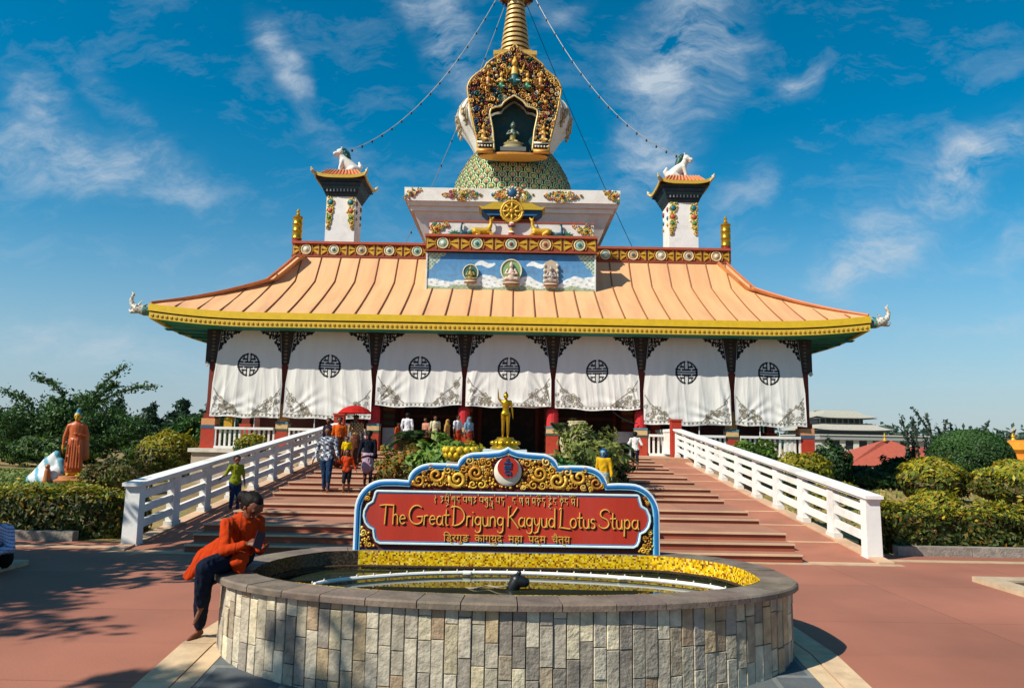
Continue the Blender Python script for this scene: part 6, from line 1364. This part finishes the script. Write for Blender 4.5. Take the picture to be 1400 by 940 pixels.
def tree(name, label, loc, crowns, n, size, pal, tr=.2, spindly=(), group=None, shell=.75, lump=.3, cat='tree'):
    rt = thing(name, label, cat, loc, 0, group); L0 = Vector(loc); mb = MB(); top = max(c[2] for c, r in crowns)
    mb.tube([L0, L0+Vector((.1, 0, top*.35)), L0+Vector((-.05, .1, top*.7))], [tr, tr*.75, tr*.5], '#5a4a36', 8)
    for c, r in crowns:
        e = L0+Vector(c); s_ = L0+Vector((0, 0, top*.3)); mb.tube([s_, s_.lerp(e, .5)+Vector((0, 0, -.15*r[2])), e], [tr*.5, tr*.3, tr*.12], '#5a4a36', 6)
        for k in range(5): d = Vector(rs.normal(size=3)); d.z = abs(d.z)*.6; d = d.normalized(); mb.tube([e, e+Vector((d.x*r[0], d.y*r[1], d.z*r[2]))*.85], [tr*.12, tr*.03], '#5a4a36', 4)
    Ps = []; Ns = []; tot = sum(r[0]*r[2] for c, r in crowns)
    for c, r in crowns:
        k = int(n*r[0]*r[2]/tot); ncl = 26; cc, dd = ellip(ncl, tuple(L0+Vector(c)), r, shell, -.8, lump, c[0]); kk = max(1, k//len(cc))
        for q, d in zip(cc, dd):
            g = rs.normal(size=(kk, 3))*np.array(r)*.17; Ps.append(q+g); Ns.append(np.tile(d*.5, (kk, 1))+g/np.linalg.norm(g, axis=1)[:, None]*.5)
    for (p0, p1, p2) in spindly:
        a, b, c = [np.array(L0+Vector(p)) for p in (p0, p1, p2)]; t = rs.uniform(0, 1, 260)[:, None]; q = (1-t)**2*a+2*t*(1-t)*b+t*t*c; g = rs.normal(size=(260, 3))*size*1.1; Ps.append(q+g); Ns.append(g/np.linalg.norm(g, axis=1)[:, None])
        mb.tube([tuple((1-u)**2*a+2*u*(1-u)*b+u*u*c) for u in np.linspace(0, 1, 9)], [tr*.22]*8+[tr*.06], '#4a4a30', 5)
    mb.build('trunk', 'bark', rt, True); Ps = np.concatenate(Ps); Ns = np.concatenate(Ns); leafmesh('crown', Ps, Ns, size, palette(len(Ps), pal, .35), rt, 1.8, .35); return rt
tree('spreading_tree', 'wide dark tree behind the orange robed statue with long bare twigs sticking out', (-24.5, 42, 0), [((-2.4, 0, 2.0), (2.0, 1.6, 1.2)), ((0, 0, 2.5), (2.0, 1.7, 1.3)), ((2.2, 0, 1.8), (1.8, 1.5, 1.2)), ((.6, -.5, 1.2), (2.6, 1.5, 1.0)), ((-1.2, .5, 3.0), (1.2, 1.0, .7)), ((-3.9, 0, 1.2), (1.4, 1.2, 1.0))], 15000, .13, ['#3a5a2c', '#45682f', '#35502c', '#4a6a38'], .26,
     [((.5, 0, 3.4), (1.0, 0, 4.6), (2.5, 0, 5.6)), ((1.0, 0, 3.4), (2.5, 0, 4.4), (4.2, 0, 4.4)), ((-1.0, 0, 3.6), (-1.6, 0, 4.7), (-2.9, 0, 4.9)), ((-2.6, 0, 3.0), (-3.6, 0, 4.0), (-4.6, 0, 3.9)), ((.9, 0, 3.5), (1.6, 0, 4.6), (1.9, 0, 4.4))])
for k, (x, y, h, w_, lb) in enumerate(((-41, 62, 3.4, 3.8, 'dark broad tree at the far left edge of the garden'), (-36.5, 66, 3.2, 3.6, 'dark tree just left of the wide tree with bare twigs'), (-19.5, 46, 2.7, 2.0, 'bushy tree right of the wide tree with bare twigs'))):
    tree('garden_tree', lb, (x, y, 0), [((-w_*.4, 0, h*.55), (w_*.6, w_*.5, h*.42)), ((w_*.4, 0, h*.55), (w_*.6, w_*.5, h*.42)), ((0, 0, h*.72), (w_*.6, w_*.5, h*.32)), ((0, -.5, h*.35), (w_*.9, w_*.5, h*.35))], 6500, .22, DGR, .25)
tree('garden_tree', 'mid green feathery tree in front of the distant pines on the left', (-16.6, 40, 0), [((-.9, 0, 1.3), (1.1, .9, .9)), ((.7, 0, 1.2), (1.2, .9, .9)), ((0, 0, 1.8), (1.0, .8, .7)), ((0, -.3, .8), (1.8, .9, .7))], 6500, .15, ['#3f6428', '#4a7030', '#35562a'], .12)
for k in range(9):
    x = -34.5+k*2.6; h = [4.0, 4.6, 3.8, 4.9, 5.2, 4.4, 5.0, 4.2, 3.6][k]; lb = ['first', 'second', 'third', 'fourth', 'fifth', 'sixth', 'seventh', 'eighth', 'ninth'][k]
    tree('distant_pine', '%s tree from the left in the far feathery row left of the temple' % lb, (x*1.5-1.0, 92, 0), [((0, 0, h*.8+1.0), (.9, .8, 1.2)), ((-.8, 0, h*.6+.8), (1.2, .9, .8)), ((.9, 0, h*.55+.6), (1.2, .9, .9)), ((0, 0, h*.35), (2.2, 1.2, 1.3))], 1800, .34, ['#2c4634', '#33503a', '#28402e'], .16, group='distant row of trees')
# far wood on the horizon
n = 26000; x = rs.uniform(-420, 420, n); y = rs.uniform(230, 300, n); hm = 5.5+2.2*np.sin(x*.11)+1.6*np.sin(x*.31+1)+1.3*np.sin(x*.9); z = rs.uniform(0, 1, n)**.7*hm
P_ = np.stack([x, y, z], 1); N_ = np.tile((0, -1, .4), (n, 1)); o = leafmesh('far_wood', P_, N_, 1.3, palette(n, ['#31483a', '#2c4434', '#3a5040']), None); tag(o, 'far hazy wood along the horizon', 'wood', kind='stuff')
# palms and cycads
def fronds(name, label, loc, L_, nf, up, droop, pal, lw=.03, ll=.22, th=0, cat='palm', trunkr=.06, nl=24):
    rt = thing(name, label, cat, loc); o_ = np.array(loc)+np.array((0, 0, th)); Ps = []; Ax = []; Nn = []; mb = MB()
    if th: mb.tube([loc, tuple(o_)], [trunkr, trunkr*.8], '#5a4630', 8)
    for k in range(nf):
        a = 2*PI*k/nf+rs.uniform(-.3, .3); el = rs.uniform(*up); l = L_*rs.uniform(.75, 1.1); d = np.array((math.cos(a), math.sin(a), 0.)); pts = []
        for i in range(13): t = i/12; r = l*t*math.cos(el)*(1-.12*t); z = l*t*math.sin(el)-droop*l*t*t; pts.append(o_+d*r+np.array((0, 0, z)))
        mb.tube([tuple(p) for p in pts], [.012*(1-.7*i/12)*L_ for i in range(13)], '#5a6a2c', 4)
        side = np.cross(d, (0, 0, 1)); 
        for j in range(nl):
            t = .12+.88*j/nl; i = t*12; b = min(11, int(i)); p = pts[b]*(1-(i-b))+pts[b+1]*(i-b); tg = pts[b+1]-pts[b]; tg = tg/np.linalg.norm(tg); l2 = ll*L_*math.sin(PI*min(1, t*.85+.15))**.6
            for s in (-1, 1): ax = tg*.55+side*s*.85+np.array((0, 0, -.15)); ax /= np.linalg.norm(ax); Ps.append(p+ax*l2*.5); Ax.append((ax, l2)); Nn.append(np.cross(ax, side*s+np.array((0, 0, .01)))+np.array((0, 0, .6)))
    mb.build('stems', 'bark', rt)
    V = []; F = []
    for p, (ax, l2), nn in zip(Ps, Ax, Nn):
        b = np.cross(ax, nn); b = b/(np.linalg.norm(b)+1e-9)*lw*L_*.5; m = len(V); V += [p-ax*l2*.5, p+b, p+ax*l2*.5+np.array((0, 0, -.04*l2)), p-b]; F.append((m, m+1, m+2, m+3))
    npmesh('fronds', np.array(V), np.array(F), palette(len(F), pal).astype(np.float32), 'leaf', rt); return rt
# planted terrace on the steps behind the board
o = thing('planter', 'stepped stone planter behind the name board filled with palms and shrubs', 'planter', (0, 16, .3)); mb = MB()
for (x0, x1, y0, y1, z) in ((-1.5, 1.7, 12.9, 15.6, .72), (-2.3, 2.0, 15.6, 18.5, 1.0), (-2.7, 2.75, 18.5, 21.5, 1.2)):
    for k in range(int((x1-x0)/.31)+1):
        a = x0+k*.31; b = min(x1, a+.3)
        if b > a: mb.b2(a, b, y0-.06, y0+.06, .2, z, jit('#b07f60', .15))
    mb.b2(x0, x1, y0, y1, .2, z-.03, '#5a4230')
mb.build('stone_walls', 'stone', o)
fronds('fan_palm', 'dark drooping palm in the planter left of the golden statue', (-2.15, 17.2, .95), .85, 20, (.2, 1.2), .55, DGR+['#4a4a2a'], .05, .34, .72)
fronds('fan_palm', 'dark drooping palm at the right end of the planter beside the steps', (2.3, 16.5, .9), .85, 22, (.1, 1.2), .6, DGR+['#4a4a2a'], .05, .34, .55)
fronds('cycad', 'dark spiky cycad on the steps right of the name board', (1.95, 11.75, .25), .50, 18, (.2, 1.1), .45, ['#26381e', '#20301a', '#3a4020'], .04, .28, .16, 'plant', .05)
fronds('cycad', 'low dark spiky plant on the upper right steps', (2.75, 18.5, .85), .55, 16, (.1, 1.0), .5, ['#26381e', '#3a4020'], .04, .28, .1, 'plant', .05)
fronds('slender_palm', 'tall slender variegated palm in front of the cream urn', (1.75, 15.8, .9), .75, 14, (.7, 1.35), .45, ['#6a7a3a', '#7f8a4a', '#55662c'], .035, .26, .55)
fronds('slender_palm', 'feathery palm fronds rising behind the golden statue on the right', (1.5, 18.6, 1.1), 1.0, 10, (.8, 1.4), .4, ['#6a7448', '#4f5f34'], .03, .25, .6)
bush('planter_shrub', 'light green pointed leaf shrub in the planter left of the statue', (-1.2, 14.6, .65), (.62, .5, .52), 3600, .09, GRN, ['#6a8f34', '#5a8030', '#7a9440'], -.2, .25)
bush('planter_shrub', 'dark green leafy shrub in the planter right of the statue', (.95, 14.6, .65), (.62, .5, .38), 3200, .08, DGR, ['#3a6a34'], .2, .25)
bush('planter_shrub', 'tall loose yellow green shrub in front of the cream urn', (1.75, 15.4, .75), (.62, .5, .62), 3600, .075, ['#55662c', '#6f7a38', '#3f4f24'], ['#8f9450', '#7f8a44'], .0, .4)
bush('planter_shrub', 'brown and orange leaved shrub at the left end of the planter', (-2.15, 15.9, .5), (.62, .5, .50), 3600, .075, ['#6a5a2a', '#5f6a2c', '#8a5a2c', '#4f4424'], ['#a8742c', '#6f7a30'], .2, .3)
bush('planter_shrub', 'yellow flowering shrub in the planter just left of the statue plinth', (-.72, 15.6, .9), (.4, .4, .38), 1800, .06, GRN, ['#b8a428', '#9aa030'], .0, .2)
bush('planter_shrub', 'mixed green shrub filling the right middle of the planter', (2.35, 17.3, .8), (.55, .5, .38), 2600, .08, ['#3a4a22', '#4f5a2a'], ['#6f7a38'], .3, .35)
# spiny twig clumps on the right
def twigs(label, loc, specs):
    rt = thing('twiggy_shrub', label, 'shrub', loc); mb = MB(); Ps = []
    for dx, h, bend in specs:
        pts = [np.array(loc)+np.array((dx+bend*(t**2)*h, .3*math.sin(dx*9)*t, h*(t-.18*t*t*abs(bend)))) for t in np.linspace(0, 1, 10)]; mb.tube([tuple(p) for p in pts], [.05]*9+[.015], '#3a4438', 5)
        for _ in range(150): t = rs.uniform(.15, 1)*9; b = min(8, int(t)); Ps.append(pts[b]*(1-(t-b))+pts[b+1]*(t-b)+rs.normal(size=3)*.055)
    mb.build('stems', 'bark', rt, True); Ps = np.array(Ps); leafmesh('leaves', Ps, rs.normal(size=Ps.shape), .10, palette(len(Ps), ['#2c3f34', '#36483a', '#42523a']), rt)
twigs('upright spiny twigs left of the dome bush', (19.9, 36.5, 0), [(-.2, 2.6, -.05), (.0, 3.3, -.12), (.25, 2.5, .0), (.4, 3.2, -.1), (1.6, 3.9, -.32), (1.9, 2.9, -.25), (.1, 2.0, .1), (.8, 2.2, .05)])
twigs('arching twigs rising above the dome bush', (22.2, 37.5, 0), [(-.4, 3.5, -.12), (-.3, 3.2, .12), (.3, 3.0, .05), (1.2, 3.3, .3), (2.0, 2.9, .5)])
# rocks left garden
for k, (x, y, r) in enumerate(((-18.3, 38, .35), (-17.4, 37.6, .28), (-16.8, 38.2, .4), (-15.7, 37.8, .3), (-14.9, 37.5, .22))):
    o = thing('garden_rock', 'pale garden rock, %s from the left in the row edging the left lawn' % ['first', 'second', 'third', 'fourth', 'last'][k], 'rock', (x, y, 0), 0, 'rocks edging the lawn'); mb = MB(); mb.chain([(x-r*.4, y, r*.3), (x+r*.3, y+.1, r*.4)], [r*.7, r*.55], .8); organic(mb, 'rock_body', 'stone', o, .06, 2, '#9a9084')
o = flat('lawn', [(-26, 22), (-12.4, 22), (-12.4, 33), (-30, 36)], .006, '#5f7030', mat('lawn_grass', '#5c6a2a', rough=.95, var=.35, vscale=1.4, bump=1, bscale=40, dirt=.5, dirtcol='#8a7a40', bdist=.04)); struct(o)
n = 9000; P_ = np.stack([rs.uniform(-24, -12.4, n), rs.uniform(22, 33, n), rs.uniform(0, .06, n)], 1); o = leafmesh('lawn_grass', P_, np.tile((0., -.7, .4), (n, 1)), .09, palette(n, ['#6a7a30', '#7f8438', '#55682a']), None, 2.2); tag(o, 'short grass tufts on the left lawn', 'grass', kind='stuff')
n = 5000; P_ = np.stack([rs.uniform(7, 24, n), rs.uniform(14, 34, n), rs.uniform(0, .05, n)], 1); o = leafmesh('dry_grass', P_, np.tile((0., -.7, .4), (n, 1)), .08, palette(n, ['#8a8a40', '#9a8a4a', '#6a7a30']), None, 2.2); tag(o, 'dry grass tufts on the bare soil right of the stairs', 'grass', kind='stuff')
# trees outside the left edge that throw the long shadows over the plaza
tree('plaza_tree', 'leafy tree left of the plaza beyond the man in the striped shirt', (-10.7, 6.9, 0), [((0, 0, 5.2), (2.2, 1.8, 1.3)), ((1.5, .6, 6.0), (1.8, 1.5, 1.1)), ((-1.6, .3, 4.6), (1.8, 1.5, 1.1)), ((.4, -1.0, 4.2), (1.8, 1.3, 1.0))], 9000, .17, GRN, .2, shell=.9)
tree('plaza_tree', 'unseen open crowned tree left of the fountain, thin twigs and added tufts shading it', (-12.6, 3.0, -.35), [((.8, .3, 7.6), (.8, .9, .7)), ((4.1, -2.0, 7.85), (.6, .45, .35)), ((3.7, -1.6, 7.2), (.5, .4, .3)), ((0, 0, 5.2), (.9, .7, .5))], 1500, .13, GRN, .12, [((0, 0, 4), (1.5, .4, 5), (3.4, .9, 5.3)), ((0, 0, 4.6), (1.0, .0, 6.4), (3.0, -.2, 6.9)), ((0, 0, 5), (1.6, -.8, 5.8), (3.2, -1.0, 6.0))], shell=.9)  # out of view; two crown tufts added to drop shade on the fountain wall

# ------------------------------------------------------------------ distant buildings
o = thing('monastery_hall', 'distant grey white hall with two tiered curved roofs beyond the right garden', 'building', (72, 156, 0)); z_ = lambda y: 2.95+(600-y)*.15; x_ = lambda p: 62.0+(p-1113)*.15
mb = MB(); mb.b2(x_(1122), x_(1262), 150, 170, 0, z_(601), '#a8a49c'); mb.build('lower_wall', 'white', o)
mb = MB(); mb.b2(x_(1118), x_(1266), 149.2, 171, z_(601), z_(595.5), '#8f9494'); mb.b2(x_(1117), x_(1267), 149, 171, z_(595.5), z_(594), '#b8b4aa'); mb.build('flat_roof', 'white', o)
for k in range(6): a = x_(1137+k*18.5); mb = MB(); mb.b2(a, a+1.75, 149.9, 150.1, z_(613), z_(602.5), '#20262a'); mb.build('window', 'gloss', o)
mb = MB()
for k in range(7): a = x_(1131+k*18.5); mb.b2(a-.45, a+.65, 149.7, 150, 0, z_(601), '#c9c4b8')
mb.b2(x_(1122), x_(1262), 149.6, 150, 0, z_(614), '#b8b2a4'); mb.build('pillars', 'white', o)
def hip(mb, x0, x1, y0, y1, z0, in_, z1, col, lift=.3):
    n = 8; 
    for (A_, B_, nrm) in (((x0, y0), (x1, y0), (0, 1)), ((x1, y0), (x1, y1), (-1, 0)), ((x1, y1), (x0, y1), (0, -1)), ((x0, y1), (x0, y0), (1, 0))):
        vs = []
        for t in (0, .3, .6, 1):
            for k in range(n+1):
                u = k/n; cx, cy = (x0+x1)/2, (y0+y1)/2; ex, ey = A_[0]+(B_[0]-A_[0])*u, A_[1]+(B_[1]-A_[1])*u; hx, hy = (x1-x0)/2, (y1-y0)/2; fx, fy = (hx-in_*t)/hx, (hy-in_*t)/hy
                vs.append((cx+(ex-cx)*fx, cy+(ey-cy)*fy, z0+(z1-z0)*(t**1.35)+lift*abs(2*u-1)**4*(1-t)**2))
        mb.add(vs, [(i*(n+1)+k, i*(n+1)+k+1, (i+1)*(n+1)+k+1, (i+1)*(n+1)+k) for i in range(3) for k in range(n)], col)
    mb.b2(x0+in_, x1-in_, y0+in_, y1-in_, z1-.05, z1+.05, col); mb.b2(x0+.2, x1-.2, y0+.2, y1-.2, z0-.12, z0-.02, '#6f7a7e')
mb = MB(); mb.b2(x_(1122), x_(1214), 152, 168, z_(594), z_(587), '#4a565c'); mb.build('middle_storey', 'gloss', o)
mb = MB(); hip(mb, x_(1112), x_(1224), 150, 170, z_(588), 3.2, z_(578.5), '#aaa69a'); mb.build('middle_roof', 'paint', o)
mb = MB(); mb.b2(x_(1132), x_(1196), 155, 166, z_(578), z_(570), '#4a565c')
for k in range(8): a = x_(1134+k*8); mb.b2(a, a+.25, 154.8, 155, z_(578), z_(571), '#b8b2a4')
mb.build('upper_storey', 'gloss', o)
mb = MB(); hip(mb, x_(1122), x_(1208), 152, 169, z_(571), 3.4, z_(560), '#a5a294'); mb.b2(x_(1143), x_(1187), 160, 161, z_(560), z_(558.6), '#8f9470'); mb.build('upper_roof', 'paint', o)
o = thing('red_roofed_house', 'low house with pinkish red hipped roof beyond the right garden', 'house', (31, 62, 0))
mb = MB(); mb.b2(28.2, 35.5, 60.3, 66, 0, .3, '#a89a88'); mb.build('wall', 'paint', o)
mb = MB(); mb.add([(27.3, 59.5, .15), (36.2, 59.5, .1), (36.2, 67, .1), (27.3, 67, .15), (31.9, 63, 2.2), (32.9, 63.5, 2.2)], [(0, 1, 5, 4), (1, 2, 5), (2, 3, 4, 5), (3, 0, 4)], '#a8523e'); mb.build('roof', 'paint', o)
mb = MB(); mb.lathe([(0, 0), (.15, 0), (.05, .3), (.1, .4), (0, .7)], (32.1, 63, 2.15), '#c9a030', 8); mb.build('finial', 'goldpaint', o)
o = thing('red_roofed_house', 'second red roof, lower and further right of the pinkish hipped roof', 'house', (36, 66, 0))
mb = MB(); mb.b2(34.5, 41, 65, 70, 0, .4, '#7a6a58'); mb.build('wall', 'paint', o)
mb = MB(); mb.add([(33.8, 64.4, .4), (41.5, 64.4, .4), (41.5, 70.5, .4), (33.8, 70.5, .4), (36.0, 67.3, 1.7), (39, 67.4, 1.7)], [(0, 1, 5, 4), (1, 2, 5), (2, 3, 4, 5), (3, 0, 4)], '#9a4636'); mb.build('roof', 'paint', o)
o = thing('yellow_shrine', 'small yellow orange domed shrine with golden tip at the far right edge', 'shrine', (48.6, 70, 0))
mb = MB(); mb.lathe([(0, 0), (1.5, 0), (1.5, .5), (1.1, .6), (1.05, 1.2), (1.4, 1.6), (1.35, 2.3), (1.0, 2.5), (0, 2.5)], (48.7, 70, 0), ['#a8483a', '#a8483a', '#c97a1c', '#c97a1c', '#d08a20', '#d08a20', '#c97a1c', '#c97a1c'], 20); mb.build('dome', 'paint', o, True)
mb = MB(); mb.lathe([(0, 0), (.25, 0), (.12, .3), (.2, .45), (.1, .8), (0, 1.3)], (47.9, 70, 2.4), '#d0a02c', 10); mb.lathe([(0, 0), (.2, 0), (.1, .3), (0, .7)], (49.4, 70, 2.4), '#d0a02c', 10); mb.build('golden_tip', 'goldpaint', o, True)

sc.cycles.use_adaptive_sampling = True; sc.cycles.max_bounces = 6; sc.cycles.transparent_max_bounces = 4; sc.cycles.caustics_reflective = False; sc.cycles.caustics_refractive = False
